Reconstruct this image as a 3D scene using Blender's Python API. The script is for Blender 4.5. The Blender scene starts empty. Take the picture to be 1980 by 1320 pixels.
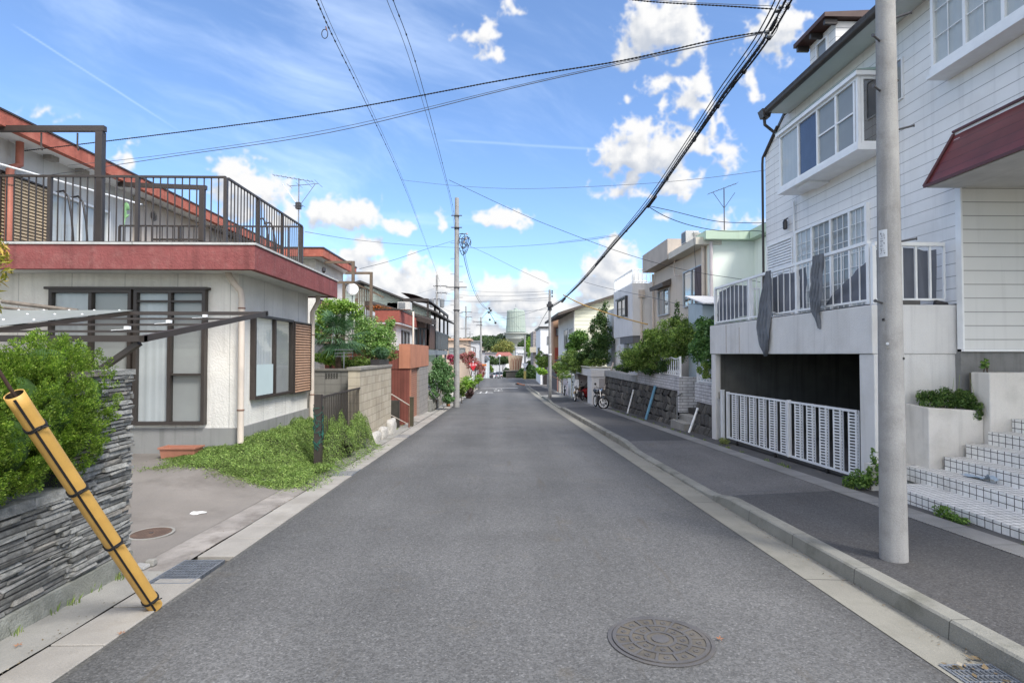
import bpy, math, random
import numpy as np
from mathutils import Vector as V
S = bpy.context.scene
COL = S.collection
R = math.radians
rnd = random.Random(7)
F = 1070.0
PITCH = math.atan(24/F); YAW = math.atan(22.5/F)
CAM = V((0, 0, 1.6))

# ---------------------------------------------------------------- camera survey helpers
def ray(px, py):
    x = (px-990)/F; u = (660-py)/F
    f = math.cos(PITCH)-u*math.sin(PITCH); z = math.sin(PITCH)+u*math.cos(PITCH)
    return V((x*math.cos(YAW)+f*math.sin(YAW), f*math.cos(YAW)-x*math.sin(YAW), z))
def at(px, py, Y):
    d = ray(px, py); return CAM+d*(Y/d.y)
def atX(px, py, X):
    d = ray(px, py); return CAM+d*(X/d.x)
def atZ(px, py, Z):
    d = ray(px, py); return CAM+d*((Z-1.6)/d.z)
SL = 0.0355
def gz(Y):
    "height of the road at a distance"
    if Y < 60: return -SL*Y
    if Y < 80: return -SL*60+(Y-60)*0.012
    if Y < 135: return -SL*60+0.24-(Y-80)*.0485
    return -SL*60+0.24-55*.0485

# ---------------------------------------------------------------- mesh builder
class MB:
    def __init__(s): s.v = []; s.f = []
    def poly(s, pts):
        b = len(s.v); s.v += [tuple(p) for p in pts]; s.f.append(tuple(range(b, b+len(pts)))); return s
    def hexa(s, p):   # 8 corners: bottom 4 (ccw), top 4
        b = len(s.v); s.v += [tuple(q) for q in p]
        for f in ((0,3,2,1),(4,5,6,7),(0,1,5,4),(1,2,6,5),(2,3,7,6),(3,0,4,7)): s.f.append(tuple(b+i for i in f))
        return s
    def box(s, x0, x1, y0, y1, z0, z1):
        if x0 > x1: x0, x1 = x1, x0
        if y0 > y1: y0, y1 = y1, y0
        if z0 > z1: z0, z1 = z1, z0
        return s.hexa([(x0,y0,z0),(x1,y0,z0),(x1,y1,z0),(x0,y1,z0),(x0,y0,z1),(x1,y0,z1),(x1,y1,z1),(x0,y1,z1)])
    def fbox(s, fr, a0, a1, z0, z1, d0, d1):   # box in a wall frame (origin, along, outward)
        O, u, n = fr
        P = lambda a, d, z: (O.x+u.x*a+n.x*d, O.y+u.y*a+n.y*d, O.z+z)
        return s.hexa([P(a0,d0,z0),P(a1,d0,z0),P(a1,d1,z0),P(a0,d1,z0),P(a0,d0,z1),P(a1,d0,z1),P(a1,d1,z1),P(a0,d1,z1)])
    def bar(s, p, q, w, h=None, up=V((0,0,1))):
        p = V(p); q = V(q); h = h or w; d = (q-p).normalized()
        if abs(d.dot(up)) > .98: up = V((0,1,0))
        a = d.cross(up).normalized()*(w/2); b = a.cross(d).normalized()*(h/2)
        return s.hexa([p-a-b, p+a-b, q+a-b, q-a-b, p-a+b, p+a+b, q+a+b, q-a+b])
    def tube(s, pts, r, n=8, caps=True):
        pts = [V(p) for p in pts]; m = len(pts)
        rs = r if isinstance(r, (list, tuple)) else [r]*m
        b = len(s.v); prev = None
        for i, p in enumerate(pts):
            d = (pts[min(i+1, m-1)]-pts[max(i-1, 0)]).normalized()
            if prev is None:
                ref = V((0,0,1)) if abs(d.z) < .9 else V((1,0,0)); a = d.cross(ref).normalized()
            else:
                a = (prev-d*prev.dot(d)).normalized()
            prev = a; c = d.cross(a)
            for k in range(n):
                t = 2*math.pi*k/n; s.v.append(tuple(p+(a*math.cos(t)+c*math.sin(t))*rs[i]))
        for i in range(m-1):
            for k in range(n):
                k2 = (k+1) % n
                s.f.append((b+i*n+k, b+i*n+k2, b+(i+1)*n+k2, b+(i+1)*n+k))
        if caps:
            s.f.append(tuple(b+k for k in range(n))[::-1]); s.f.append(tuple(b+(m-1)*n+k for k in range(n)))
        return s
    def lathe(s, c, prof, n=24):
        b = len(s.v); m = len(prof)
        for r, z in prof:
            for k in range(n):
                t = 2*math.pi*k/n; s.v.append((c[0]+r*math.cos(t), c[1]+r*math.sin(t), c[2]+z))
        for i in range(m-1):
            for k in range(n):
                k2 = (k+1) % n; s.f.append((b+i*n+k, b+i*n+k2, b+(i+1)*n+k2, b+(i+1)*n+k))
        s.f.append(tuple(b+k for k in range(n))[::-1]); s.f.append(tuple(b+(m-1)*n+k for k in range(n)))
        return s
    def extr(s, pts, vec):
        vec = V(vec); pts = [V(p) for p in pts]; n = len(pts); b = len(s.v)
        s.v += [tuple(p) for p in pts]+[tuple(p+vec) for p in pts]
        s.f.append(tuple(range(b, b+n))[::-1]); s.f.append(tuple(range(b+n, b+2*n)))
        for i in range(n):
            j = (i+1) % n; s.f.append((b+i, b+j, b+n+j, b+n+i))
        return s
    def grid(s, fn, nu, nv):
        b = len(s.v)
        for j in range(nv+1):
            for i in range(nu+1): s.v.append(tuple(fn(i/nu, j/nv)))
        w = nu+1
        for j in range(nv):
            for i in range(nu): s.f.append((b+j*w+i, b+j*w+i+1, b+(j+1)*w+i+1, b+(j+1)*w+i))
        return s

ORG = {}
def meta(o, label=None, cat=None, group=None, kind=None):
    if label: o['label'] = label
    if cat: o['category'] = cat
    if group: o['group'] = group
    if kind: o['kind'] = kind
    return o
def thing(name, loc, label, cat, group=None):
    o = bpy.data.objects.new(name, None); COL.objects.link(o); o.location = V(loc)
    o.empty_display_size = .1; ORG[o.name] = V(loc)
    return meta(o, label, cat, group)
def _obj(name, verts, faces, m, org, smooth=False, bevel=0, fix=True):
    me = bpy.data.meshes.new(name)
    if isinstance(verts, np.ndarray):
        vv = verts-np.array(org)
        nf = len(faces); k = faces.shape[1]
        me.vertices.add(len(vv)); me.vertices.foreach_set('co', vv.astype(np.float32).ravel())
        me.loops.add(nf*k); me.loops.foreach_set('vertex_index', faces.astype(np.int32).ravel())
        me.polygons.add(nf); me.polygons.foreach_set('loop_start', np.arange(0, nf*k, k, dtype=np.int32))
        me.polygons.foreach_set('loop_total', np.full(nf, k, dtype=np.int32)); me.update(calc_edges=True)
    else:
        me.from_pydata([(v[0]-org[0], v[1]-org[1], v[2]-org[2]) for v in verts], [], faces)
        if fix:
            import bmesh
            bm = bmesh.new(); bm.from_mesh(me); bmesh.ops.recalc_face_normals(bm, faces=bm.faces); bm.to_mesh(me); bm.free()
    me.materials.append(m)
    if smooth:
        me.polygons.foreach_set('use_smooth', [True]*len(me.polygons))
        if smooth == 'auto':
            try: me.set_sharp_from_angle(angle=R(40))
            except Exception: pass
    o = bpy.data.objects.new(name, me); COL.objects.link(o)
    if bevel:
        md = o.modifiers.new('Bevel', 'BEVEL'); md.width = bevel; md.segments = 2; md.limit_method = 'ANGLE'
    return o
def part(name, mb, m, parent, smooth=False, bevel=0, label=None):
    vs, fs = (mb.v, mb.f) if isinstance(mb, MB) else mb
    o = _obj(name, vs, fs, m, ORG[parent.name], smooth, bevel)
    o.parent = parent; ORG[o.name] = ORG[parent.name]
    if label: o['label'] = label
    return o
def solo(name, mb, m, label=None, cat=None, group=None, kind=None, smooth=False, bevel=0):
    vs, fs = (mb.v, mb.f) if isinstance(mb, MB) else mb
    a = np.array(vs); lo = a.min(0); hi = a.max(0)
    org = V((float(lo[0]+hi[0])/2, float(lo[1]+hi[1])/2, float(lo[2])))
    o = _obj(name, vs, fs, m, org, smooth, bevel); o.location = org; ORG[o.name] = org
    return meta(o, label, cat, group, kind)
def struct(name, mb, m, **k): return solo(name, mb, m, kind='structure', **k)
def copy_tree(o, delta, label=None, group=None, rotz=0, parent=None):
    c = o.copy(); COL.objects.link(c)
    if parent: c.parent = parent
    else:
        c.location = o.location+V(delta); c.rotation_euler.z += rotz
        if label: c['label'] = label
        if group: c['group'] = group
    for ch in list(o.children): copy_tree(ch, (0,0,0), parent=c)
    return c

# ---------------------------------------------------------------- materials
_M = {}
class NT:
    def __init__(s, nt): s.n = nt.nodes; s.l = nt.links
    def new(s, t, **kw):
        nd = s.n.new(t)
        for k, v in kw.items():
            if k.startswith('i_'): nd.inputs[k[2:].replace('_', ' ')].default_value = v
            else: setattr(nd, k, v)
        return nd
    def link(s, a, b): s.l.new(a, b)
    def val(s, inp, x):
        if isinstance(x, (int, float)): inp.default_value = x
        elif isinstance(x, (tuple, list)):
            inp.default_value = (*x, 1.0) if len(inp.default_value) == 4 and len(x) == 3 else x
        else: s.link(x, inp)
    def math(s, op, a, b=0.0, c=None, clamp=False):
        nd = s.n.new('ShaderNodeMath'); nd.operation = op; nd.use_clamp = clamp
        s.val(nd.inputs[0], a); s.val(nd.inputs[1], b)
        if c is not None: s.val(nd.inputs[2], c)
        return nd.outputs[0]
    def vm(s, op, a, b=(0,0,0)):
        nd = s.n.new('ShaderNodeVectorMath'); nd.operation = op
        s.val(nd.inputs[0], a)
        if op == 'SCALE': s.val(nd.inputs['Scale'], b); return nd.outputs[0]
        s.val(nd.inputs[1], b)
        return nd.outputs['Value'] if op in ('LENGTH', 'DOT_PRODUCT') else nd.outputs[0]
    def mix(s, f, a, b, blend='MIX'):
        nd = s.n.new('ShaderNodeMix'); nd.data_type = 'RGBA'; nd.blend_type = blend
        s.val(nd.inputs[0], f); s.val(nd.inputs[6], a); s.val(nd.inputs[7], b); return nd.outputs[2]
    def noise(s, vec, scale, detail=3, rough=.55, out='Fac'):
        nd = s.n.new('ShaderNodeTexNoise'); s.link(vec, nd.inputs['Vector'])
        nd.inputs['Scale'].default_value = scale; nd.inputs['Detail'].default_value = detail; nd.inputs['Roughness'].default_value = rough
        return nd.outputs[out]
    def ramp(s, f, stops):
        nd = s.n.new('ShaderNodeValToRGB'); s.link(f, nd.inputs[0]); cr = nd.color_ramp
        while len(cr.elements) < len(stops): cr.elements.new(.5)
        for e, (p, c) in zip(cr.elements, stops):
            e.position = p; e.color = (*c, 1) if isinstance(c, (tuple, list)) else (c, c, c, 1)
        return nd.outputs[0]
    def mr(s, f, a, b, c=0.0, d=1.0, smooth=False):
        nd = s.n.new('ShaderNodeMapRange'); nd.clamp = True
        if smooth: nd.interpolation_type = 'SMOOTHSTEP'
        s.val(nd.inputs[0], f); nd.inputs[1].default_value = a; nd.inputs[2].default_value = b
        nd.inputs[3].default_value = c; nd.inputs[4].default_value = d; return nd.outputs[0]

def base_mat(name):
    m = bpy.data.materials.new(name); m.use_nodes = True
    t = NT(m.node_tree); b = m.node_tree.nodes['Principled BSDF']
    pos = t.new('ShaderNodeNewGeometry')
    return m, t, b, pos

def mat(name, c, rough=.7, var=.12, vs=3.0, stain=0, bump=0, bs=60, metal=0, dirt=None, streak=0, spec=.4, fine=0, axis=None, lines=None):
    """general surface: colour with broad and fine variation, streaks, bump and optional joints.
    lines = list of (axis, pitch, width, darkness, offset)"""
    if name in _M: return _M[name]
    m, t, b, g = base_mat(name)
    P = g.outputs['Position']
    col = None
    n1 = t.noise(P, vs, 4)
    f = t.mr(n1, .3, .7, 1-var, 1+var)
    if fine:
        n2 = t.noise(P, 180, 2); f = t.math('MULTIPLY', f, t.mr(n2, .3, .7, 1-fine, 1+fine))
    if streak:
        sv = t.vm('MULTIPLY', P, (9, 9, .5)); n3 = t.noise(sv, 1.0, 4)
        f = t.math('MULTIPLY', f, t.mr(n3, .52, .75, 1, 1-streak))
    height = None
    if lines:
        sep = t.new('ShaderNodeSeparateXYZ'); t.link(P, sep.inputs[0])
        nsep = t.new('ShaderNodeSeparateXYZ'); t.link(g.outputs['True Normal'], nsep.inputs[0])
        for ax, pitch, w, dk, off in lines:
            q = t.math('FRACT', t.math('MULTIPLY_ADD', sep.outputs[ax], 1/pitch, 50+off))
            ln = t.math('LESS_THAN', q, w/pitch)
            na = t.math('ABSOLUTE', nsep.outputs[ax]); ln = t.math('MULTIPLY', ln, t.math('LESS_THAN', na, .8))
            f = t.math('MULTIPLY', f, t.math('SUBTRACT', 1.0, t.math('MULTIPLY', ln, dk)))
            hh = t.math('SUBTRACT', 1.0, ln)
            height = hh if height is None else t.math('MINIMUM', height, hh)
    cc = t.vm('SCALE', tuple(c), f)
    if dirt:
        n4 = t.noise(P, dirt[3] if len(dirt) > 3 else 1.3, 6, .65)
        cc = t.mix(t.mr(n4, .5, .72, 0, dirt[1]), cc, dirt[0])
    t.link(cc, b.inputs['Base Color'])
    b.inputs['Roughness'].default_value = rough; b.inputs['Metallic'].default_value = metal
    b.inputs['Specular IOR Level'].default_value = spec
    nrm = None
    if height is not None:
        bp = t.new('ShaderNodeBump', i_Strength=.6, i_Distance=.01); t.link(height, bp.inputs['Height']); nrm = bp.outputs[0]
    if bump:
        bp = t.new('ShaderNodeBump', i_Strength=min(1, bump), i_Distance=.01); t.link(t.noise(P, bs, 3), bp.inputs['Height'])
        if nrm is not None: t.link(nrm, bp.inputs['Normal'])
        nrm = bp.outputs[0]
    if nrm is not None: t.link(nrm, b.inputs['Normal'])
    _M[name] = m; return m

def brick_mat(name, c1, c2, mortar, bw, bh, ms, plane='yz', rough=.8, offset=.5, bump=.4, stain=None, off=(0,0)):
    if name in _M: return _M[name]
    m, t, b, g = base_mat(name); P = g.outputs['Position']
    sep = t.new('ShaderNodeSeparateXYZ'); t.link(P, sep.inputs[0])
    com = t.new('ShaderNodeCombineXYZ'); i = {'x': 0, 'y': 1, 'z': 2}
    t.link(t.math('ADD', sep.outputs[i[plane[0]]], off[0]), com.inputs[0]); t.link(t.math('ADD', sep.outputs[i[plane[1]]], off[1]), com.inputs[1])
    br = t.new('ShaderNodeTexBrick', offset=offset); t.link(com.outputs[0], br.inputs['Vector'])
    br.inputs['Scale'].default_value = 1; br.inputs['Brick Width'].default_value = bw; br.inputs['Row Height'].default_value = bh
    br.inputs['Mortar Size'].default_value = ms; br.inputs['Mortar Smooth'].default_value = .1
    br.inputs['Color1'].default_value = (*c1, 1); br.inputs['Color2'].default_value = (*c2, 1); br.inputs['Mortar'].default_value = (*mortar, 1)
    f = t.mr(t.noise(P, 2.2, 5), .3, .7, .85, 1.15)
    f = t.math('MULTIPLY', f, t.mr(t.noise(P, 70, 3), .3, .7, .9, 1.1))
    sv = t.vm('MULTIPLY', P, (7, 7, .6)); f = t.math('MULTIPLY', f, t.mr(t.noise(sv, 1.0, 4), .5, .75, 1, .78))
    cc = t.vm('SCALE', br.outputs['Color'], f)
    if stain: cc = t.mix(t.mr(t.noise(P, 1.1, 5), .48, .7, 0, stain[1]), cc, stain[0])
    t.link(cc, b.inputs['Base Color']); b.inputs['Roughness'].default_value = rough
    bp = t.new('ShaderNodeBump', i_Strength=bump, i_Distance=.012); bp.invert = True
    t.link(br.outputs['Fac'], bp.inputs['Height'])
    bp2 = t.new('ShaderNodeBump', i_Strength=.3, i_Distance=.005); t.link(t.noise(P, 80, 3), bp2.inputs['Height']); t.link(bp.outputs[0], bp2.inputs['Normal'])
    t.link(bp2.outputs[0], b.inputs['Normal'])
    _M[name] = m; return m

def leaf_mat(name, c1, c2, c3=None, trans=.35, rough=.5, k=1.65, ns=2.5, na=.25):
    if name in _M: return _M[name]
    c1, c2, c3 = [None if c is None else tuple(x*k for x in c) for c in (c1, c2, c3)]
    m, t, b, g = base_mat(name)
    rp = g.outputs['Random Per Island']
    stops = [(0, c1), (.7, c2), (1, c3 or c2)]
    col = t.ramp(rp, stops)
    n = t.noise(g.outputs['Position'], ns, 3)
    col = t.vm('SCALE', col, t.mr(n, .3, .7, 1-na, 1+na))
    t.link(col, b.inputs['Base Color']); b.inputs['Roughness'].default_value = rough; b.inputs['Specular IOR Level'].default_value = .3
    tr = t.new('ShaderNodeBsdfTranslucent'); t.link(t.vm('MULTIPLY', col, (1.1, 1.3, .6)), tr.inputs[0])
    mx = t.new('ShaderNodeMixShader'); mx.inputs[0].default_value = trans
    t.link(b.outputs[0], mx.inputs[1]); t.link(tr.outputs[0], mx.inputs[2])
    out = m.node_tree.nodes['Material Output']; t.link(mx.outputs[0], out.inputs[0])
    _M[name] = m; return m

def glass_mat(name, tint=(.95,.98,.98), refl=.05, clear=.94, ior=1.28):
    if name in _M: return _M[name]
    m, t, b, g = base_mat(name)
    tr = t.new('ShaderNodeBsdfTransparent'); tr.inputs[0].default_value = (*[clear*x for x in tint], 1)
    gl = t.new('ShaderNodeBsdfGlossy'); gl.inputs['Roughness'].default_value = .02
    cth = t.math('ABSOLUTE', t.vm('DOT_PRODUCT', g.outputs['Normal'], g.outputs['Incoming']))
    fr5 = t.math('POWER', t.math('SUBTRACT', 1.0, cth), 4.0)
    mx = t.new('ShaderNodeMixShader'); t.link(t.math('MULTIPLY_ADD', fr5, .85, refl), mx.inputs[0])
    bp = t.new('ShaderNodeBump', i_Strength=.05, i_Distance=.02); t.link(t.noise(g.outputs['Position'], 3, 1), bp.inputs['Height']); t.link(bp.outputs[0], gl.inputs['Normal'])
    t.link(tr.outputs[0], mx.inputs[1]); t.link(gl.outputs[0], mx.inputs[2])
    t.link(mx.outputs[0], m.node_tree.nodes['Material Output'].inputs[0])
    _M[name] = m; return m

def sheer_mat(name, c, alpha=.6):
    if name in _M: return _M[name]
    m, t, b, g = base_mat(name)
    b.inputs['Base Color'].default_value = (*c, 1); b.inputs['Roughness'].default_value = .9
    tr = t.new('ShaderNodeBsdfTransparent'); mx = t.new('ShaderNodeMixShader'); mx.inputs[0].default_value = alpha
    t.link(tr.outputs[0], mx.inputs[1]); t.link(b.outputs[0], mx.inputs[2])
    t.link(mx.outputs[0], m.node_tree.nodes['Material Output'].inputs[0])
    _M[name] = m; return m

def asphalt_mat(name, c, speck=.35, patch=.12, brown=0, tracks=False):
    m, t, b, g = base_mat(name); P = g.outputs['Position']
    vo = t.new('ShaderNodeTexVoronoi'); t.link(P, vo.inputs['Vector']); vo.inputs['Scale'].default_value = 95
    sp = t.new('ShaderNodeSeparateColor'); t.link(vo.outputs['Color'], sp.inputs[0])
    f = t.mr(sp.outputs[0], 0, 1, 1-speck, 1+speck)
    hi = t.math('GREATER_THAN', sp.outputs[1], .96)
    f = t.math('MULTIPLY_ADD', hi, 1.6*speck, f)
    f = t.math('MULTIPLY', f, t.mr(t.noise(P, 28, 4), .3, .7, 1-patch*.8, 1+patch*.8))
    f = t.math('MULTIPLY', f, t.mr(t.noise(P, .8, 5), .3, .7, 1-patch, 1+patch))
    sv = t.vm('MULTIPLY', P, (1.6, .12, 1)); f = t.math('MULTIPLY', f, t.mr(t.noise(sv, 1.0, 4), .35, .7, 1-patch*.7, 1+patch*.7))
    cc = t.vm('SCALE', tuple(c), f)
    st = t.mr(t.noise(P, 1.9, 6, .7), .60, .76, 0, .45+brown)
    cc = t.mix(st, cc, (c[0]*1.2, c[1]*1.02, c[2]*.76))
    if tracks:
        sx = t.new('ShaderNodeSeparateXYZ'); t.link(P, sx.inputs[0])
        wob = t.math('MULTIPLY_ADD', t.noise(P, .25, 2), .5, -.25)
        xx = t.math('ADD', sx.outputs[0], wob)
        trk = t.math('MULTIPLY', t.math('COSINE', t.math('MULTIPLY', xx, 4.1)), t.mr(t.noise(P, .5, 4), .3, .7, .3, 1))
        cc = t.vm('SCALE', cc, t.math('MULTIPLY_ADD', trk, .08, 1.0))
        sv2 = t.vm('MULTIPLY', P, (5.5, .55, 1)); dr = t.mr(t.noise(sv2, 1.0, 5, .6), .62, .76, 0, .6)
        cc = t.mix(dr, cc, (c[0]*.78, c[1]*.66, c[2]*.50))
        pa = t.mr(t.noise(t.vm('ADD', P, (9, 3, 0)), .33, 2), .49, .51, .97, 1.035); cc = t.vm('SCALE', cc, pa)
        ed = t.mr(t.math('ABSOLUTE', t.math('ADD', sx.outputs[0], -.04)), 1.95, 2.35, 1.0, .80); cc = t.vm('SCALE', cc, ed)
        vc = t.new('ShaderNodeTexVoronoi', feature='DISTANCE_TO_EDGE'); t.link(t.vm('ADD', P, t.vm('SCALE', t.noise(P, 3, 4, .6, 'Color'), .5)), vc.inputs['Vector']); vc.inputs['Scale'].default_value = .32
        cr = t.math('MULTIPLY', t.mr(vc.outputs['Distance'], .0, .0035, 1, 0), t.mr(t.noise(P, .22, 2), .50, .60, 0, .5)); cc = t.mix(cr, cc, (.03, .03, .03))
    t.link(cc, b.inputs['Base Color']); b.inputs['Roughness'].default_value = .85; b.inputs['Specular IOR Level'].default_value = .35
    bp = t.new('ShaderNodeBump', i_Strength=.55, i_Distance=.004)
    t.link(t.math('SUBTRACT', 1.0, vo.outputs['Distance']), bp.inputs['Height']); t.link(bp.outputs[0], b.inputs['Normal'])
    return m

def island_mat(name, stops, rough=.85, bump=.6, bs=50, fine=.15):
    "each loose piece of the mesh gets its own tone"
    m, t, b, g = base_mat(name); P = g.outputs['Position']
    col = t.ramp(g.outputs['Random Per Island'], stops)
    f = t.mr(t.noise(P, 22, 5), .3, .7, 1-fine*1.6, 1+fine*1.6); f = t.math('MULTIPLY', f, t.mr(t.noise(P, 120, 2), .3, .7, 1-fine, 1+fine))
    t.link(t.vm('SCALE', col, f), b.inputs['Base Color']); b.inputs['Roughness'].default_value = rough
    bp = t.new('ShaderNodeBump', i_Strength=bump, i_Distance=.008); t.link(t.noise(P, bs, 5, .7), bp.inputs['Height']); t.link(bp.outputs[0], b.inputs['Normal'])
    return m

# ---------------------------------------------------------------- foliage
def leaves(blobs, n, size, seed=0, clump=18, spread=.28, elong=1.9, outward=.5, droop=0.2, clip=None, sizevar=.35):
    g = np.random.default_rng(seed)
    B = np.array([b[:6] for b in blobs], float)
    w = (B[:, 3]*B[:, 4]*B[:, 5])**(2/3); w /= w.sum()
    # clump centres on and in the shells
    nc = max(6, int(clump*len(blobs)))
    ci = g.choice(len(B), nc, p=w)
    d = g.normal(size=(nc, 3)); d /= np.linalg.norm(d, axis=1)[:, None]
    rr = 1-np.abs(g.normal(size=nc))*.22
    C = B[ci, :3]+d*B[ci, 3:6]*np.clip(rr, .15, 1.05)[:, None]*.85
    CR = B[ci, 3:6]*spread*g.uniform(.6, 1.3, nc)[:, None]
    li = g.integers(0, nc, n)
    e = g.normal(size=(n, 3)); e /= np.linalg.norm(e, axis=1)[:, None]
    rad = g.uniform(.35, 1.0, n)**.6
    P = C[li]+e*CR[li]*rad[:, None]*1.25
    # a share of leaves filling the body
    k = g.random(n) < .25
    bi = g.choice(len(B), n, p=w); e2 = g.normal(size=(n, 3)); e2 /= np.linalg.norm(e2, axis=1)[:, None]
    P2 = B[bi, :3]+e2*B[bi, 3:6]*(g.uniform(.2, .92, n)**.5)[:, None]
    P[k] = P2[k]
    if clip is not None:
        keep = clip(P); P = P[keep]; e = e[keep]; n = len(P)
    nrm = g.normal(size=(n, 3)); nrm /= np.linalg.norm(nrm, axis=1)[:, None]
    nrm = nrm*(1-outward)+e[:n]*outward+np.array([0, 0, .35]); nrm /= np.linalg.norm(nrm, axis=1)[:, None]
    t = g.normal(size=(n, 3))+np.array([0, 0, -droop*2]); t -= nrm*(t*nrm).sum(1)[:, None]; t /= np.linalg.norm(t, axis=1)[:, None]
    s = np.cross(nrm, t)
    L = size*(1+g.uniform(-sizevar, sizevar, n))[:, None]; W = L/elong/2
    a = P-t*L*.5; b = P-s*W+nrm*L*.06; c = P+t*L*.5; dd = P+s*W+nrm*L*.06
    vv = np.empty((n*4, 3)); vv[0::4] = a; vv[1::4] = b; vv[2::4] = c; vv[3::4] = dd
    return vv, np.arange(n*4).reshape(n, 4), C

def trunk_mb(base, centres, r0, seed=0, nl=6, top=None):
    g = random.Random(seed); mb = MB(); base = V(base)
    cs = [V(c) for c in centres]; mid = sum(cs, V((0,0,0)))/len(cs); top = V(top) if top else V((mid.x, mid.y, mid.z))
    pts = []; k = 7
    for i in range(k+1):
        t = i/k; p = base.lerp(top, t); p.x += math.sin(t*5+seed)*r0*.8*t; p.y += math.cos(t*4+seed)*r0*.8*t; pts.append(p)
    mb.tube(pts, [r0*(1.25-.2*min(1, t*3))*(1-.65*t) if (t := i/k) or True else 0 for i in range(k+1)], 8)
    pick = g.sample(cs, min(nl, len(cs)))
    for c in pick:
        i = g.randint(k//2, k); s = pts[i]; q = s.lerp(c, .5)+V((g.uniform(-.1,.1), g.uniform(-.1,.1), .05))*(c-s).length
        mb.tube([s, q, c], [r0*.38, r0*.22, r0*.08], 5)
    return mb

BARK = mat('bark', (.10, .075, .055), .9, .3, 12, bump=.8, bs=40)
def tree(name, label, base, blobs, n, size, lm, r0=.06, seed=0, cat='tree', group=None, nl=7, **kw):
    th = thing(name, base, label, cat, group)
    vv, ff, C = leaves(blobs, n, size, seed, **kw)
    part('crown' if cat == 'tree' else 'foliage', (vv, ff), lm, th)
    part('trunk' if cat == 'tree' else 'stem', trunk_mb(base, C, r0, seed, nl), BARK, th, smooth=True)
    return th
# ================================================================ render, camera, sky, sun
S.render.engine = 'CYCLES'
S.cycles.use_denoising = True
S.cycles.max_bounces = 6; S.cycles.diffuse_bounces = 3; S.cycles.glossy_bounces = 3; S.cycles.transparent_max_bounces = 12
S.cycles.caustics_reflective = False; S.cycles.caustics_refractive = False
S.view_settings.view_transform = 'Standard'; S.view_settings.look = 'None'
S.view_settings.exposure = 1.13; S.view_settings.gamma = 1
cam = bpy.data.cameras.new('camera'); camo = bpy.data.objects.new('camera', cam); COL.objects.link(camo)
cam.sensor_width = 36; cam.lens = 36*F/1980; cam.clip_end = 6000; cam.clip_start = .05
camo.location = CAM; camo.rotation_euler = (R(90)+PITCH, 0, -YAW); S.camera = camo

SUN_EL, SUN_AZ = R(50), R(138)      # azimuth measured clockwise from +Y
sd = V((math.cos(SUN_EL)*math.sin(SUN_AZ), math.cos(SUN_EL)*math.cos(SUN_AZ), math.sin(SUN_EL)))
sl = bpy.data.lights.new('sun', 'SUN'); sl.energy = 2.0; sl.angle = R(16); sl.color = (1, .96, .9)
so = bpy.data.objects.new('sun', sl); COL.objects.link(so); so.rotation_euler = sd.to_track_quat('Z', 'Y').to_euler(); so.location = (0, 0, 50)

W = bpy.data.worlds.new('World'); S.world = W; W.use_nodes = True
wt = NT(W.node_tree)
for n_ in list(W.node_tree.nodes): W.node_tree.nodes.remove(n_)
sky = wt.new('ShaderNodeTexSky', sky_type='NISHITA'); sky.sun_disc = False
sky.sun_elevation = SUN_EL; sky.sun_rotation = SUN_AZ; sky.air_density = 1.0; sky.dust_density = .6; sky.ozone_density = 1.5; sky.altitude = 100
# cloud cover painted into an all-round sky map: R cover, G how sunlit, B thin high cloud
CL = [(1290,45,85,80,1),(1335,20,40,60,.9),(1225,95,35,30,.7),
      (1262,285,88,62,1.05),(1330,275,50,42,.95),(1225,350,50,38,.75),(1165,375,40,22,.45),(1300,345,50,30,.7),
      (1362,150,38,50,.75),(1385,225,26,60,.6),(1280,165,38,20,.5),(1213,185,14,10,.4),(1295,215,14,26,.45),(1345,195,40,30,.5),
      (1500,55,62,60,.75),(1540,30,40,40,.7),(1463,165,16,36,.4),(1400,290,24,45,.3),
      (930,75,34,42,.55),(958,95,22,26,.5),(985,15,25,20,.4),
      (640,420,48,26,1),(700,412,55,34,1),(670,432,80,20,.9),(772,441,34,15,.8),
      (455,350,45,40,.9),(505,365,62,52,1.05),(560,410,40,40,.9),(460,400,60,40,.9),
      (250,318,24,22,.6),(235,300,14,30,.4),(255,270,14,8,.35),(70,230,60,14,.25),
      (965,428,42,19,.9),(850,428,15,20,.45),(988,438,30,12,.7),
      (700,492,36,34,1),(675,520,40,30,.9),(712,540,60,40,.9),(790,525,46,28,.8),(808,505,24,20,.95),(860,545,44,34,.95),(760,575,110,44,1),(880,600,110,40,.9),
      (965,560,56,38,1),(1000,585,90,45,1),(1035,545,38,26,.9),(920,565,40,26,.8),(1100,595,60,32,.85),
      (1200,482,34,32,.95),(1185,525,44,40,1),(1215,555,50,44,.95),(1170,570,60,40,.9),(1270,405,30,14,.45),(1440,430,50,14,.35),
      (600,630,180,50,.75),(960,645,260,42,.85),(1250,640,170,50,.7),(590,545,40,60,.6)]

def perlin(x, y, seed):
    g = np.random.default_rng(seed); pm = g.permutation(512); pm = np.concatenate([pm, pm]); ang = g.uniform(0, 2*np.pi, 512)
    gx, gy = np.cos(ang).astype(np.float32), np.sin(ang).astype(np.float32)
    xi = np.floor(x).astype(np.int32); yi = np.floor(y).astype(np.int32); xf = x-xi; yf = y-yi
    u = xf*xf*xf*(xf*(xf*6-15)+10); v = yf*yf*yf*(yf*(yf*6-15)+10)
    def h(i, j):
        k = pm[(pm[i & 511]+j) & 511]; return gx[k], gy[k]
    def dot(i, j, a, b): p, q = h(i, j); return p*a+q*b
    n00 = dot(xi, yi, xf, yf); n10 = dot(xi+1, yi, xf-1, yf); n01 = dot(xi, yi+1, xf, yf-1); n11 = dot(xi+1, yi+1, xf-1, yf-1)
    return ((n00*(1-u)+n10*u)*(1-v)+(n01*(1-u)+n11*u)*v)*1.5
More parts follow.
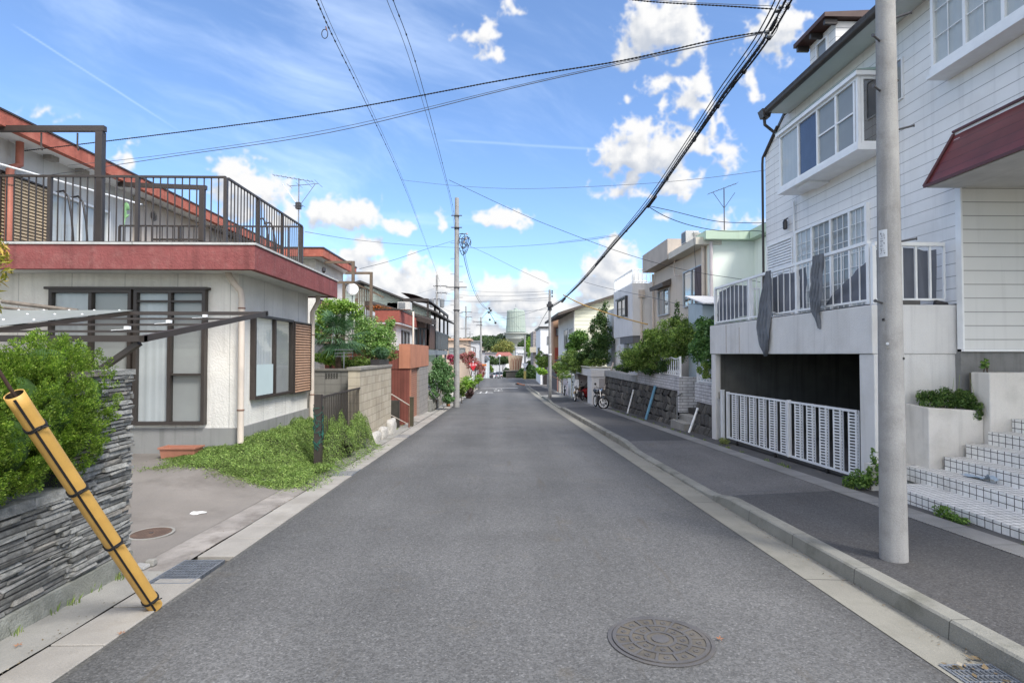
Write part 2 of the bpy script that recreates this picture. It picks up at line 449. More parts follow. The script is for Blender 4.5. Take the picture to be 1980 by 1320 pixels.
def fbm(x, y, o, seed, gain=.5, bil=False):
    a = 1.0; s_ = 0; t_ = 0
    for k in range(o):
        n_ = perlin(x*2**k+k*17.3, y*2**k+k*5.1, seed+k); s_ = s_+a*(1-2*np.abs(n_) if bil else n_); t_ += a; a *= gain
    return s_/t_
def sstep(a, b, x): t_ = np.clip((x-a)/(b-a), 0, 1); return t_*t_*(3-2*t_)
def cover(u, v):
    wx = fbm(u*9, v*9, 4, 50)*.040+fbm(u*30, v*30, 3, 80)*.012; wy = fbm(u*9+40, v*9, 4, 60)*.034+fbm(u*30, v*30+9, 3, 90)*.010
    P, Q = u+wx, v+wy; acc = np.full(u.shape, -3.0, np.float32)
    for px, py, a, b_, s_ in CL:
        u0 = (px-967.5)/F; v0 = (684-py)/F; dx = (P-u0)*F/a; dy = (Q-v0)*F/b_
        dy = np.where(dy < 0, dy*1.18, dy); l = np.sqrt(dx*dx+dy*dy); d_ = (1-l*.93)*s_
        k = .14; h_ = np.clip(.5+.5*(acc-d_)/k, 0, 1); acc = acc*h_+d_*(1-h_)+k*h_*(1-h_)
    det = (fbm(u*24, v*24, 6, 10, .55, True)-.42)*.62+fbm(u*13, v*13, 6, 30, .58)*.50
    return acc+det
SW_, SH_ = 4096, 2048
img = bpy.data.images.new('sky_cover', SW_, SH_, float_buffer=True, is_data=True)
lon = ((np.arange(SW_)+.5)/SW_-.5)*2*np.pi; lat = ((np.arange(SH_)+.5)/SH_-.5)*np.pi
A = np.zeros((SH_, SW_, 4), np.float32); A[..., 3] = 1
lo4, la4 = np.meshgrid(lon[::4], lat[::4])
gx_ = np.cos(lo4)*np.cos(la4)*3; gy_ = np.sin(lo4)*np.cos(la4)*3
nn_ = fbm(gx_+30, gy_+30, 6, 3, .55)
al_ = sstep(-.10, .22, nn_)*.92*(la4 > 0); A[..., 0] = np.repeat(np.repeat(al_, 4, 0), 4, 1); A[..., 1] = .85
# the half of the sky in front, drawn at full detail (map column 0 .. looks along -X; +Y is at a quarter turn)
# environment lookup: u = atan2(y, -x)/2pi + .5 in Blender -> direction = (-cos, -sin)... solved below
j0 = int(SH_*.5)-20; j1 = int(SH_*(.5+62/180))
az = lon  # azimuth measured so that 0 = +Y
i0 = int((.5-64/360)*SW_); i1 = int((.5+64/360)*SW_)
LO, LA = np.meshgrid(lon[i0:i1], lat[j0:j1])
U = np.tan(LO).astype(np.float32); V2 = (np.tan(LA)/np.cos(LO)).astype(np.float32)
d0 = cover(U, V2); Uh, Vh = U[::2, ::2], V2[::2, ::2]
up_ = lambda a_: np.repeat(np.repeat(a_, 2, 0), 2, 1)[:U.shape[0], :U.shape[1]]
d1 = cover(Uh+.016, Vh+.030); d2 = cover(Uh+.035, Vh+.065); g0 = up_(d0[::2, ::2]-d1); d1 = up_(d1); d2 = up_(d2)
al = sstep(-.02, .46, d0)
lit = np.clip(.93-.62*np.clip(d1, 0, .8)-.34*np.clip(d2, 0, .8)+.55*g0-.02, 0, 1)
ca, sa = math.cos(.42), math.sin(.42)
cu = U*ca-V2*sa*-1; cv = V2*ca-U*sa*-1
cu, cv = U*ca-V2*sa, U*sa+V2*ca
cw = fbm(U*2, V2*2, 3, 200)
cir = sstep(-.12, .75, fbm(cu*1.6+cw*.3, cv*7+cw*.5, 7, 220, .66)*.8+fbm(U*1.3, V2*1.6, 3, 240)*.9)*.24
cir = cir*(.25+.75*sstep(.55, .0, np.abs(U+.35)*.6))+.02
cir2 = sstep(.0, .6, fbm(U*1.2+3, V2*9, 6, 260, .6))*sstep(.32, .12, V2)*.55
cir = np.maximum(cir, cir2)
def seg(p, q, w, k):
    ax_, ay_ = (p[0]-967.5)/F, (684-p[1])/F; bx, by = (q[0]-967.5)/F, (684-q[1])/F; L = math.hypot(bx-ax_, by-ay_); dx, dy = (bx-ax_)/L, (by-ay_)/L
    s_ = (U-ax_)*dx+(V2-ay_)*dy; e = np.abs(-(U-ax_)*dy+(V2-ay_)*dx+fbm(U*9, V2*9, 3, 300)*.0015)
    return np.exp(-(e/w)**2)*sstep(-.02, .04, s_)*sstep(L, L*.55, s_)*k
cir = np.maximum(cir, np.maximum(seg((30, 52), (420, 300), .0013, .20), seg((850, 268), (1300, 292), .0025, .13)))
e_ = sstep(0, .06, (LO-lon[i0]))*sstep(0, .06, lon[i1]-LO)*sstep(R(62), R(56), LA)
B_ = A[j0:j1, i0:i1]
B_[..., 0] = al*e_+B_[..., 0]*(1-e_); B_[..., 1] = lit*e_+B_[..., 1]*(1-e_); B_[..., 2] = np.clip(cir, 0, 1)*e_
A = np.roll(A, -SW_//4, axis=1)
img.pixels.foreach_set(A.ravel()); img.update(); img.pack()
tc = wt.new('ShaderNodeTexCoord'); env = wt.new('ShaderNodeTexEnvironment'); env.image = img; env.interpolation = 'Cubic'
wt.link(tc.outputs['Generated'], env.inputs[0])
es = wt.new('ShaderNodeSeparateColor'); wt.link(env.outputs[0], es.inputs[0])
cc = wt.mix(es.outputs[1], (.60, .65, .74), (1.0, 1.0, 1.0))
tint = wt.mix(1.0, sky.outputs[0], (.86, 1.04, 1.26), 'MULTIPLY')
skc = wt.mix(es.outputs[2], tint, (8.0, 9.0, 10.2))
bg1 = wt.new('ShaderNodeBackground'); wt.link(skc, bg1.inputs[0]); bg1.inputs[1].default_value = .092
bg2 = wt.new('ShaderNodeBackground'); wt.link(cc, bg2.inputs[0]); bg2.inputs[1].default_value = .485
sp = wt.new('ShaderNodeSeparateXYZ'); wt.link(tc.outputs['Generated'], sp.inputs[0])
wt.link(wt.mr(sp.outputs[1], .0, .5, 1.35, .455, True), bg2.inputs[1]); wt.link(wt.mix(wt.mr(sp.outputs[1], .0, .5, 1, 0), cc, (1.0, .93, .83)), bg2.inputs[0])   # unseen clouds behind the viewer, brightened and warmed as added fill light
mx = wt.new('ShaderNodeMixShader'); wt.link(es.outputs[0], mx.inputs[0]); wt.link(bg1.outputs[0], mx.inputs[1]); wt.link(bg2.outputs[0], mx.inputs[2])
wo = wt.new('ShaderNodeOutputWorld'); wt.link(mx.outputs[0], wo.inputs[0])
W.cycles.sampling_method = 'MANUAL'; W.cycles.sample_map_resolution = 1024
# ================================================================ common materials
ASPH = asphalt_mat('asphalt_road', (.116, .115, .113), .32, .12, tracks=True)
ASPH_D = asphalt_mat('asphalt_dark', (.078, .076, .076), .30, .12)
ASPH_L = asphalt_mat('asphalt_pale', (.135, .13, .125), .25, .18)
CONC = mat('concrete', (.30, .29, .265), .9, .18, 2.5, bump=.5, bs=90, fine=.12, dirt=((.16, .15, .125), .55), spec=.25)
CONC_L = mat('concrete_lids', (.33, .31, .28), .9, .16, 1.8, bump=.5, bs=90, fine=.12, dirt=((.22, .20, .17), .5, 0, 2.5), spec=.25)
CONC_K = mat('concrete_kerb', (.25, .245, .215), .9, .16, 2.2, bump=.5, bs=90, fine=.14, dirt=((.11, .11, .085), .8, 0, 2.6), lines=[(1, .9, .008, .6, .3)])
CONC_G = mat('concrete_gutter', (.255, .245, .21), .9, .16, 1.6, bump=.4, bs=90, fine=.14, dirt=((.13, .125, .10), .7, 0, 1.6), lines=[(1, 2.6, .012, .6, .35)])
CONC_P = mat('concrete_pole', (.33, .325, .315), .85, .12, 3.0, bump=.5, bs=110, fine=.14, streak=.3, dirt=((.19, .18, .165), .65, 0, 3.2))
GROUND = mat('soil', (.14, .125, .09), .95, .3, 1.2, bump=.6, bs=25)
DRIVE = mat('driveway_concrete', (.215, .195, .175), .9, .16, .9, bump=.4, bs=80, fine=.16, dirt=((.12, .105, .092), .75, 0, 1.1))
WHITE = mat('white_paint', (.80, .80, .79), .45, .05, 4, bump=.1, bs=60)
WHITE_M = mat('white_metal', (.84, .85, .85), .35, .05, 6)
STUCCO_L = mat('stucco_offwhite', (.76, .74, .69), .9, .07, 2, bump=1, bs=38, streak=.16, fine=.08, dirt=((.50, .46, .39), .45, 0, .9), lines=[(0, .82, .012, .35, .2), (1, .82, .012, .35, .1)])
STUCCO_W = mat('stucco_white', (.72, .71, .69), .9, .06, 1.5, bump=.6, bs=70, streak=.16, fine=.05, dirt=((.50, .48, .44), .45, 0, 1.0))
STUCCO_B = mat('stucco_beige', (.66, .57, .47), .9, .06, 1.2, bump=.4, bs=60, streak=.10)
STUCCO_MINT = mat('stucco_mint', (.84, .90, .82), .9, .05, 1.2, bump=.3, bs=60, streak=.06)
STUCCO_G = mat('stucco_palegrey', (.72, .71, .70), .9, .06, 1.2, bump=.4, bs=60, streak=.14)
SIDING = mat('siding_white', (.86, .855, .84), .6, .05, 1.0, bump=.15, bs=90, streak=.14, dirt=((.60, .58, .54), .4, 0, .8), lines=[(2, .165, .010, .55, 0.1), (1, 2.9, .006, .4, .2)])
SIDING_C = mat('siding_cream', (.74, .73, .58), .7, .05, 1.0, lines=[(2, .30, .035, .45, 0)])
SIDING_G = mat('siding_palegreen', (.66, .74, .64), .7, .08, 1.0, streak=.1, lines=[(2, .22, .02, .25, 0)])
RED_F = mat('fascia_red', (.235, .070, .066), .8, .16, 3, bump=1, bs=32, fine=.14, streak=.3, dirt=((.33, .17, .15), .35, 0, 7))
RED_O = mat('fascia_faded_red', (.42, .125, .085), .8, .2, 3, bump=.7, bs=40, streak=.35, dirt=((.5, .24, .17), .4, 0, 6))
BROWN_M = mat('brown_metal', (.045, .036, .031), .45, .12, 6, spec=.5)
BROWN_L = mat('weathered_brown', (.17, .125, .09), .7, .2, 6)
DARK_M = mat('dark_metal', (.035, .032, .034), .35, .1, 6, spec=.5)
GREY_M = mat('grey_metal', (.26, .27, .28), .4, .12, 8, metal=.6)
GALV = mat('galvanised', (.34, .37, .42), .4, .15, 12, metal=.7)
PIPE_C = mat('pipe_pale', (.62, .54, .46), .6, .08, 4, streak=.2)
BLACKR = mat('black_rubber', (.012, .012, .013), .6, .1, 8)
CABLE = mat('cable_black', (.012, .012, .015), .55, .1, 8)
CABLE_G = mat('cable_grey', (.10, .11, .13), .5, .1, 8)
INSIDE = mat('dark_interior', (.020, .020, .022), .9, .1, 2)
CURT = mat('curtain_pale', (.60, .61, .62), .95, .06, 3)
CURT_B = mat('curtain_blue', (.10, .13, .22), .95, .1, 3)
SCREEN = mat('insect_screen', (.36, .36, .36), .9, .05, 3)
SCREEN_T = mat('insect_screen_pale', (.40, .395, .385), .9, .05, 3)
FROST = mat('frosted_film', (.50, .60, .60), .8, .03, 3)
LOUV = mat('louvre_tan', (.40, .245, .155), .7, .1, 6, streak=.2)
GLASS = glass_mat('window_glass'); GLASS_R = glass_mat('window_glass_reflective', refl=.3, clear=.7)
WOODW = mat('weathered_wood', (.22, .19, .16), .9, .25, 9, streak=.3)

def strip(xa, xb, y0, y1, dz=0.0, step=.5, za=0.0, zb=0.0):
    "a sheet following the road between two edges (numbers or functions of distance)"
    fa = xa if callable(xa) else (lambda y: xa); fb_ = xb if callable(xb) else (lambda y: xb)
    ga = za if callable(za) else (lambda y: za); gb = zb if callable(zb) else (lambda y: zb)
    n = max(1, int((y1-y0)/step)); mb = MB()
    for i in range(n+1):
        y = y0+(y1-y0)*i/n
        mb.v += [(fa(y), y, gz(y)+dz+ga(y)), (fb_(y), y, gz(y)+dz+gb(y))]
    for i in range(n): mb.f.append((2*i, 2*i+1, 2*i+3, 2*i+2))
    return mb

# ================================================================ ground, road, pavement
def terr(x, y):
    h = gz(y)-.09 if y < 130 else gz(130)-.09
    if abs(x) > 40 and y < 300: h += -(abs(x)-40)*.01
    return h
mb = MB(); ys = [-40,-20,-10]+[i*2 for i in range(-4, 66)]+[140,160,200,260,320,380,450,520,600,700,900,1400,2500,4500]
xs = [-3000,-1500,-700,-300,-120,-60,-30,-14,-6,-3,0,3,6,14,30,60,120,300,700,1500,3000]
for y in ys:
    for x in xs: mb.v.append((x, y, terr(x, y)))
w_ = len(xs)
for j in range(len(ys)-1):
    for i in range(w_-1): mb.f.append((j*w_+i, j*w_+i+1, (j+1)*w_+i+1, (j+1)*w_+i))
struct('ground', mb, GROUND)

def XR(y): return 2.37 if y < 28 else 2.37+.55*min(1, (y-28)/40)**1.3
XL = -2.29
struct('road', strip(XL, XR, -8, 61, .0), ASPH)
struct('road', strip(-3.0, 3.2, 61, 132, .0), ASPH)
mb = MB()
for i in range(20):
    y = 61+i*.8
struct('cross_street', MB().poly([(-60,63,gz(63)+.004),(-3.0,63,gz(63)+.004),(-3.0,77,gz(77)+.004),(-60,77,gz(77)+.004)]).poly([(3.2,63,gz(63)+.004),(60,63,gz(63)+.004),(60,77,gz(77)+.004),(3.2,77,gz(77)+.004)]), ASPH_L)

def sm(a, b, y): t = max(0, min(1, (y-a)/(b-a))); return t*t*(3-2*t)
def kh(y):
    h = .11
    for a, b, c, d in ((6.6, 7.3, 11.0, 12.6), (24.5, 25.5, 30.5, 31.7), (37, 38, 42, 43)): h -= .085*sm(a, b, y)*(1-sm(c, d, y))
    return h
G1 = lambda y: XR(y)+.34
G2 = lambda y: XR(y)+.49
SW = lambda y: 4.20 if y < 28 else 4.20+.4*min(1, (y-28)/40)
struct('gutter', strip(XR, G1, -8, 61, .004, za=0, zb=-.012), CONC_G)
# kerb with its dropped lengths
mb = MB(); n = 260
for i in range(n+1):
    y = -8+69*i/n; z = gz(y); k = kh(y); a = G1(y); b = G2(y)
    mb.v += [(a, y, z-.05), (a+.012, y, z+k-.012), (a+.028, y, z+k), (b, y, z+k), (b, y, z-.05)]
for i in range(n):
    for q in range(4): mb.f.append((5*i+q, 5*i+q+1, 5*i+5+q+1, 5*i+5+q))
struct('kerb', mb, CONC_K)
def walk(y0, y1, m): struct('pavement', strip(G2, SW, y0, y1, .0, .3, za=lambda y: kh(y)-.004, zb=lambda y: .12), m)
walk(-8, 6.95, ASPH_D); walk(6.95, 12.3, ASPH_L); walk(12.3, 19.5, ASPH_D); walk(19.5, 25.0, ASPH_D); walk(25.0, 29.5, ASPH_L); walk(29.5, 35, ASPH_D); walk(35, 40, CONC); walk(40, 61, ASPH_D)
struct('pavement_edging', strip(SW, lambda y: SW(y)+.30, -8, 61, .124, .5), mat('edging_blocks', (.25, .245, .235), .9, .16, 2, bump=.4, bs=90, fine=.12, dirt=((.15, .14, .12), .6, 0, 1.4), lines=[(1, .53, .01, .6, .1)]))
struct('forecourt', strip(lambda y: SW(y)+.30, 6.2, -8, 24, .112, 1.0), mat('forecourt_asphalt', (.095, .092, .09), .95, .2, 1.5, bump=.5, bs=80, fine=.2))
struct('forecourt', strip(lambda y: SW(y)+.30, 6.2, 24, 61, .112, 1.0), CONC)

# left edge: channel lids, joint and concrete apron
mb = MB(); y = -3.0; k = 0
while y < 60:
    if not (4.29 < y+.26 < 4.86):
        j = rnd.uniform(-.004, .004); z0 = gz(y)+.006+j; z1 = gz(y+.52)+.006+j
        mb.hexa([(-2.655,y,z0-.08),(-2.335,y,z0-.08),(-2.335,y+.52,z1-.08),(-2.655,y+.52,z1-.08),(-2.655,y,z0),(-2.335,y,z0),(-2.335,y+.52,z1),(-2.655,y+.52,z1)])
    y += .53
struct('gutter_lids', mb, CONC_L, bevel=.006)
struct('gutter_bed', strip(-3.02, -2.29, -8, 61, -.035), mat('damp_joint', (.075, .068, .058), .95, .2, 6, bump=.4))
struct('asphalt_lip', strip(-2.335, -2.285, -8, 60, -.004, za=.0, zb=.0), asphalt_mat('asphalt_lip', (.10, .098, .092), .3, .2))
def apron(y0, y1, m): struct('apron', strip(lambda y: -3.02, lambda y: -2.675-.006*math.sin(y*5), y0, y1, .0, .2), m)
apron(-8, 4.6, CONC); apron(4.6, 8.4, mat('apron_patched', (.29, .265, .24), .9, .25, 3, bump=.6, bs=70, fine=.15, dirt=((.14, .12, .105), .8, 0, 3.5))); apron(8.4, 61, CONC)
def rise(x, y): return .36*sm(4.8, 8.7, y)*sm(2.95, 4.4, -x)+.0
mb = MB().grid(lambda u, v: (-12+(12-3.02)*u, 4.5+(9.0-4.5)*v, gz(4.5+4.5*v)+.002+rise(-12+8.98*u, 4.5+4.5*v)), 40, 22)
struct('driveway', mb, DRIVE)
struct('back_yard', MB().grid(lambda u, v: (-12+(12-3.02)*u, 9.0+3.6*v, gz(9+3.6*v)+.002+rise(-12+8.98*u, 9.0+3.6*v)), 20, 8), GROUND)

# distant wooded hill
import mathutils
def hn(x, y): return mathutils.noise.noise(V((x/60, y/60, 0)))*.6+mathutils.noise.noise(V((x/14, y/14, 3)))*.4
mb = MB().grid(lambda u, v: (lambda x, y: (x, y, -5.0+(20+8*hn(x*1.6, 40)+5*mathutils.noise.noise(V((x/120, 5, 0))))*math.sin(min(1, v*1.15)*math.pi/2)**1.2*(1 if v < .9 else .9)+2.6*hn(x*4, y*4)*min(1, v*3)+(0 if x > -70 else -(abs(x)-70)*.06)))(-420+840*u, 430+260*v), 260, 60)
struct('hill', mb, mat('hill_woods', (.045, .065, .04), .95, .45, .12, bump=1, bs=.4), smooth=True)
vv, ff, _ = leaves([(x, 560+20*math.sin(x), 15+3*math.sin(x*.05)-(max(0, -x-70))*.06, 16, 20, 6) for x in range(-260, 300, 14)], 24000, 2.6, 5, clump=16, elong=1.3)
solo('hill_trees', (vv, ff), leaf_mat('far_leaves', (.028, .045, .032), (.05, .075, .045), (.07, .095, .055), k=1.0), 'dark wooded ridge of far trees on the skyline behind the water tower', 'trees', kind='stuff')

# road lettering and stop line before the crossing
LINE = mat('road_paint', (.62, .62, .60), .7, .2, 6, dirt=((.25, .25, .25), .5, 0, 8))
struct('stop_line', MB().poly([(-2.1,59.0,gz(59)+.008),(1.9,60.2,gz(60.2)+.008),(1.9,60.7,gz(60.7)+.008),(-2.1,59.5,gz(59.5)+.008)]), LINE)
def text_mesh(body, size, ext=0.0):
    cu = bpy.data.curves.new('lettering', 'FONT'); cu.body = body; cu.size = size; cu.extrude = ext; cu.align_x = 'CENTER'; cu.align_y = 'CENTER'
    ob = bpy.data.objects.new('lettering', cu); COL.objects.link(ob); bpy.context.view_layer.update()
    me = bpy.data.meshes.new_from_object(ob); bpy.data.objects.remove(ob); bpy.data.curves.remove(cu)
    mb = MB(); mb.v = [tuple(v.co) for v in me.vertices]; mb.f = [tuple(p.vertices) for p in me.polygons]; return mb
def place(mb, fn): mb.v = [tuple(fn(V(v))) for v in mb.v]; return mb
def lay(ch, x, y, w, l):
    t = text_mesh(ch, 1.0); return place(t, lambda v: (x+v.x*w, y+v.y*l, gz(y+v.y*l)+.009))
struct('road_lettering', lay('止', -1.25, 47, 1.5, 6.0), LINE)
struct('road_lettering', lay('ま', -.2, 52, 1.3, 5.0), LINE)
struct('road_lettering', lay('れ', -.2, 57, 1.3, 2.4), LINE)

# ================================================================ manhole cover, grates
t = thing('manhole_cover', at(1288, 1232, 3.36)*0+V((.99, 3.36, gz(3.36))), 'large round iron manhole cover with rings of studded pads in the road', 'manhole cover')
IRON = mat('cast_iron', (.135, .128, .125), .55, .15, 8, metal=.35, bump=.3, bs=150, dirt=((.19, .16, .12), .5, 0, 5))
IRON_D = mat('cast_iron_recess', (.105, .095, .080), .8, .2, 8, dirt=((.15, .12, .08), .5, 0, 6))
c = V((.962, 3.345, gz(3.345)+.003)); tilt = lambda p: (p[0], p[1], gz(p[1])+(p[2]-c.z)+.003)
def tl(mb): mb.v = [tilt(v) for v in mb.v]; return mb
part('rim', tl(MB().lathe(c, [(.312, 0), (.312, .004), (.290, .005), (.290, .001), (.286, .001), (.286, -.002)], 56)), IRON, t)
part('disc', tl(MB().lathe(c, [(.284, -.002), (.284, .0035), (.001, .0035)], 56)), IRON_D, t)
mb = MB()
def arc(r0, r1, a0, a1, z0, z1, n=6):
    for i in range(n):
        p = a0+(a1-a0)*i/n; q = a0+(a1-a0)*(i+1)/n
        pt = lambda r, a, z: (c.x+r*math.cos(a), c.y+r*math.sin(a), c.z+z)
        mb.hexa([pt(r0,p,z0),pt(r1,p,z0),pt(r1,q,z0),pt(r0,q,z0),pt(r0,p,z1),pt(r1,p,z1),pt(r1,q,z1),pt(r0,q,z1)])
for r0, r1 in ((.262,.284),(.166,.184),(.080,.096)): arc(r0, r1, 0, 2*math.pi, .0035, .009, 48)
arc(.0, .052, 0, 2*math.pi, .0035, .009, 24)
for k in range(13): a = 2*math.pi*k/13; arc(.184, .262, a-.035, a+.035, .0035, .009, 1)
for k in range(8): a = 2*math.pi*(k+.3)/8; arc(.096, .166, a-.05, a+.05, .0035, .009, 1)
studs_from = len(mb.v)
for cnt, r, ph in ((13, .222, .5), (8, .131, .8)):
    for k in range(cnt):
        a = 2*math.pi*(k+ph)/cnt; mb.lathe((c.x+r*math.cos(a), c.y+r*math.sin(a), c.z), [(.017, .0035), (.017, .0075), (.009, .0075), (.009, .0045)], 12)
part('raised_pattern', tl(mb), IRON, t)

def grate(x0, x1, y0, y1, label, nx, ny):
    g = thing('drain_grate', ((x0+x1)/2, (y0+y1)/2, gz((y0+y1)/2)), label, 'drain grate', 'steel drain grates')
    z = lambda y: gz(y)+.010
    fr = MB()
    for a, b, c_, d in ((x0,x1,y0,y0+.012),(x0,x1,y1-.012,y1),(x0,x0+.012,y0+.012,y1-.012),(x1-.012,x1,y0+.012,y1-.012)):
        fr.hexa([(a,c_,z(c_)-.03),(b,c_,z(c_)-.03),(b,d,z(d)-.03),(a,d,z(d)-.03),(a,c_,z(c_)),(b,c_,z(c_)),(b,d,z(d)),(a,d,z(d))])
    part('frame', fr, GALV, g)
    bb = MB()
    for i in range(1, nx):
        x = x0+(x1-x0)*i/nx; bb.hexa([(x-.0025,y0,z(y0)-.03),(x+.0025,y0,z(y0)-.03),(x+.0025,y1,z(y1)-.03),(x-.0025,y1,z(y1)-.03),(x-.0025,y0,z(y0)-.001),(x+.0025,y0,z(y0)-.001),(x+.0025,y1,z(y1)-.001),(x-.0025,y1,z(y1)-.001)])
    for i in range(1, ny):
        y = y0+(y1-y0)*i/ny; bb.hexa([(x0,y-.004,z(y)-.02),(x1,y-.004,z(y)-.02),(x1,y+.004,z(y)-.02),(x0,y+.004,z(y)-.02),(x0,y-.004,z(y)-.003),(x1,y-.004,z(y)-.003),(x1,y+.004,z(y)-.003),(x0,y+.004,z(y)-.003)])
    part('bars', bb, GALV, g)
    part('pit', MB().poly([(x0,y0,z(y0)-.032),(x1,y0,z(y0)-.032),(x1,y1,z(y1)-.032),(x0,y1,z(y1)-.032)]), INSIDE, g)
grate(-2.70, -2.36, 4.30, 4.84, 'steel drain grate in the left channel beside the stone wall end', 13, 9)
grate(-2.66, -2.33, 8.8, 9.34, 'steel drain grate half covered by the creeping plants on the left', 10, 6)
grate(-2.66, -2.33, 14.0, 14.5, 'steel drain grate in the left channel just past the block wall', 8, 5)
grate(2.40, 2.69, 2.52, 3.02, 'steel drain grate in the right gutter at the bottom corner', 11, 9)

t = thing('utility_cover', (-3.47, 5.62, gz(5.62)+rise(-3.47, 5.62)), 'small rusty round cover set in the driveway left of the road', 'manhole cover')
c0 = (-3.47, 5.62, gz(5.62)+rise(-3.47, 5.62)+.006)
RUST = mat('rusty_iron', (.13, .085, .065), .8, .2, 8, dirt=((.2, .12, .08), .5, 0, 8), lines=[(0, .03, .008, .45, 0), (1, .045, .008, .45, 0)])
part('lid', MB().lathe(c0, [(.175, -.004), (.175, .006), (.001, .006)], 40), RUST, t)
part('rim', MB().lathe(c0, [(.205, -.004), (.205, .004), (.182, .005), (.180, -.003)], 40), CONC, t)
part('keyhole', MB().lathe((c0[0], c0[1], c0[2]+.006), [(.02, 0), (.02, .002), (.008, .002)], 14), DARK_M, t)
mb = MB(); pts = []
for k in range(16):
    a = 2*math.pi*k/16; r = 1+.25*math.sin(3*a)+.15*math.sin(5*a+1); pts.append((-3.42+.085*r*math.cos(a), 6.35+.06*r*math.sin(a), gz(6.35)+rise(-3.42, 6.35)+.004))
solo('paint_spot', mb.extr(pts, (0, 0, .006)), WHITE, 'white spill of dried paint on the driveway behind the small rusty cover', 'spill')

# ================================================================ stone wall, hedge, guy guard
SLATE = island_mat('slate', [(0, (.13, .13, .122)), (.5, (.21, .21, .20)), (.85, (.29, .29, .27)), (1, (.21, .185, .155))], .85, .9, 45, .2)
t = thing('stone_wall', (-3.1, 3.0, gz(3)), 'wall of thin stacked grey slate slabs under the bright green hedge', 'wall')
mb = MB(); g_ = random.Random(3)
def course_rows(y0, y1, z0, z1, xf, flip=False):
    z = z0
    while z < z1-.012:
        h = min(g_.uniform(.026, .044), z1-z); y = y0-g_.uniform(0, .1)
        while y < y1:
            l = g_.uniform(.10, .36); a = max(y, y0); b = min(y+l, y1)
            if b-a > .02:
                pr = g_.uniform(-.004, .030); j = lambda s=.006: g_.uniform(-s, s); tl_ = g_.uniform(-.003, .003)
                x1 = xf+pr; x0 = xf-.08; e = .0035
                mb.hexa([(x0,a+e,z+.007),(x1+j(.008),a+e+j(.004),z+.008+tl_+j(.002)),(x1+j(.012),b-e+j(.004),z+.008-tl_+j(.002)),(x0,b-e,z+.004),
                         (x0,a+e,z+h-.002),(x1+j(.012),a+e+j(.004),z+h-.001+tl_+j(.003)),(x1+j(.012),b-e+j(.004),z+h-.001-tl_+j(.003)),(x0,b-e,z+h-.002)])
            y += l
        z += h
course_rows(1.2, 3.98, .0, .60, -3.03); course_rows(3.98, 4.62, .0, 1.43, -3.03)
z = .60
for y in [1.2+.31*i for i in range(9)]:
    mb.hexa([(-3.40,y+.003,z+.003),(-3.01+g_.uniform(-.01,.02),y+.003,z+.003),(-3.01+g_.uniform(-.01,.02),y+.3,z+.003),(-3.40,y+.3,z+.003),(-3.40,y+.003,z+.065),(-3.02,y+.003,z+.06),(-3.02,y+.3,z+.065),(-3.40,y+.3,z+.06)])
for y in (3.97, 4.30):
    mb.hexa([(-3.42,y+.003,1.433),(-3.0,y+.003,1.433),(-3.0,y+.325,1.433),(-3.42,y+.325,1.433),(-3.42,y+.003,1.475),(-2.995,y+.003,1.47),(-3.0,y+.325,1.475),(-3.42,y+.325,1.47)])
part('stone_facing', mb, SLATE, t)
part('core', MB().box(-3.38, -3.075, 1.2, 4.60, -.1, .598).box(-3.38, -3.075, 3.98, 4.60, .598, 1.43), mat('dark_mortar', (.05, .05, .048), .95, .2, 9), t)
part('footing', MB().box(-3.40, -3.0, 1.2, 4.62, -.26, -.002), mat('mossy_render', (.20, .205, .18), .95, .25, 5, bump=1, bs=60, fine=.2, dirt=((.50, .51, .47), .6, 0, 3.0)), t)

HEDGE = leaf_mat('hedge_leaves', (.045, .095, .012), (.16, .26, .03), (.31, .39, .07), .35, k=1.08, ns=9, na=.5)
hb = []
for i in range(7):
    y = 2.35+i*.27; hb.append((-3.30+.03*math.sin(i*2.1), y, 1.13+.03*math.sin(i*3), .36, .26, .50))
hb += [(-3.06, 3.98, .98, .20, .2, .25), (-3.30, 4.18, 1.52, .2, .14, .16), (-3.15, 3.9, 1.55, .24, .24, .17), (-3.06, 4.02, 1.02, .22, .20, .28), (-3.10, 4.16, 1.30, .26, .19, .33), (-3.02, 3.80, 1.22, .24, .24, .36), (-3.0, 3.45, 1.05, .22, .25, .34), (-3.10, 3.6, 1.30, .27, .3, .32), (-3.08, 3.1, 1.2, .3, .3, .36), (-3.08, 2.6, 1.2, .3, .3, .36), (-3.06, 2.7, .88, .26, .35, .32), (-3.06, 3.15, .92, .25, .3, .30), (-3.08, 3.5, 1.0, .24, .24, .33), (-3.12, 3.8, 1.15, .24, .22, .38), (-3.2, 4.06, 1.30, .22, .16, .34), (-3.25, 3.3, 1.42, .3, .3, .25), (-3.25, 2.75, 1.42, .3, .3, .26)]
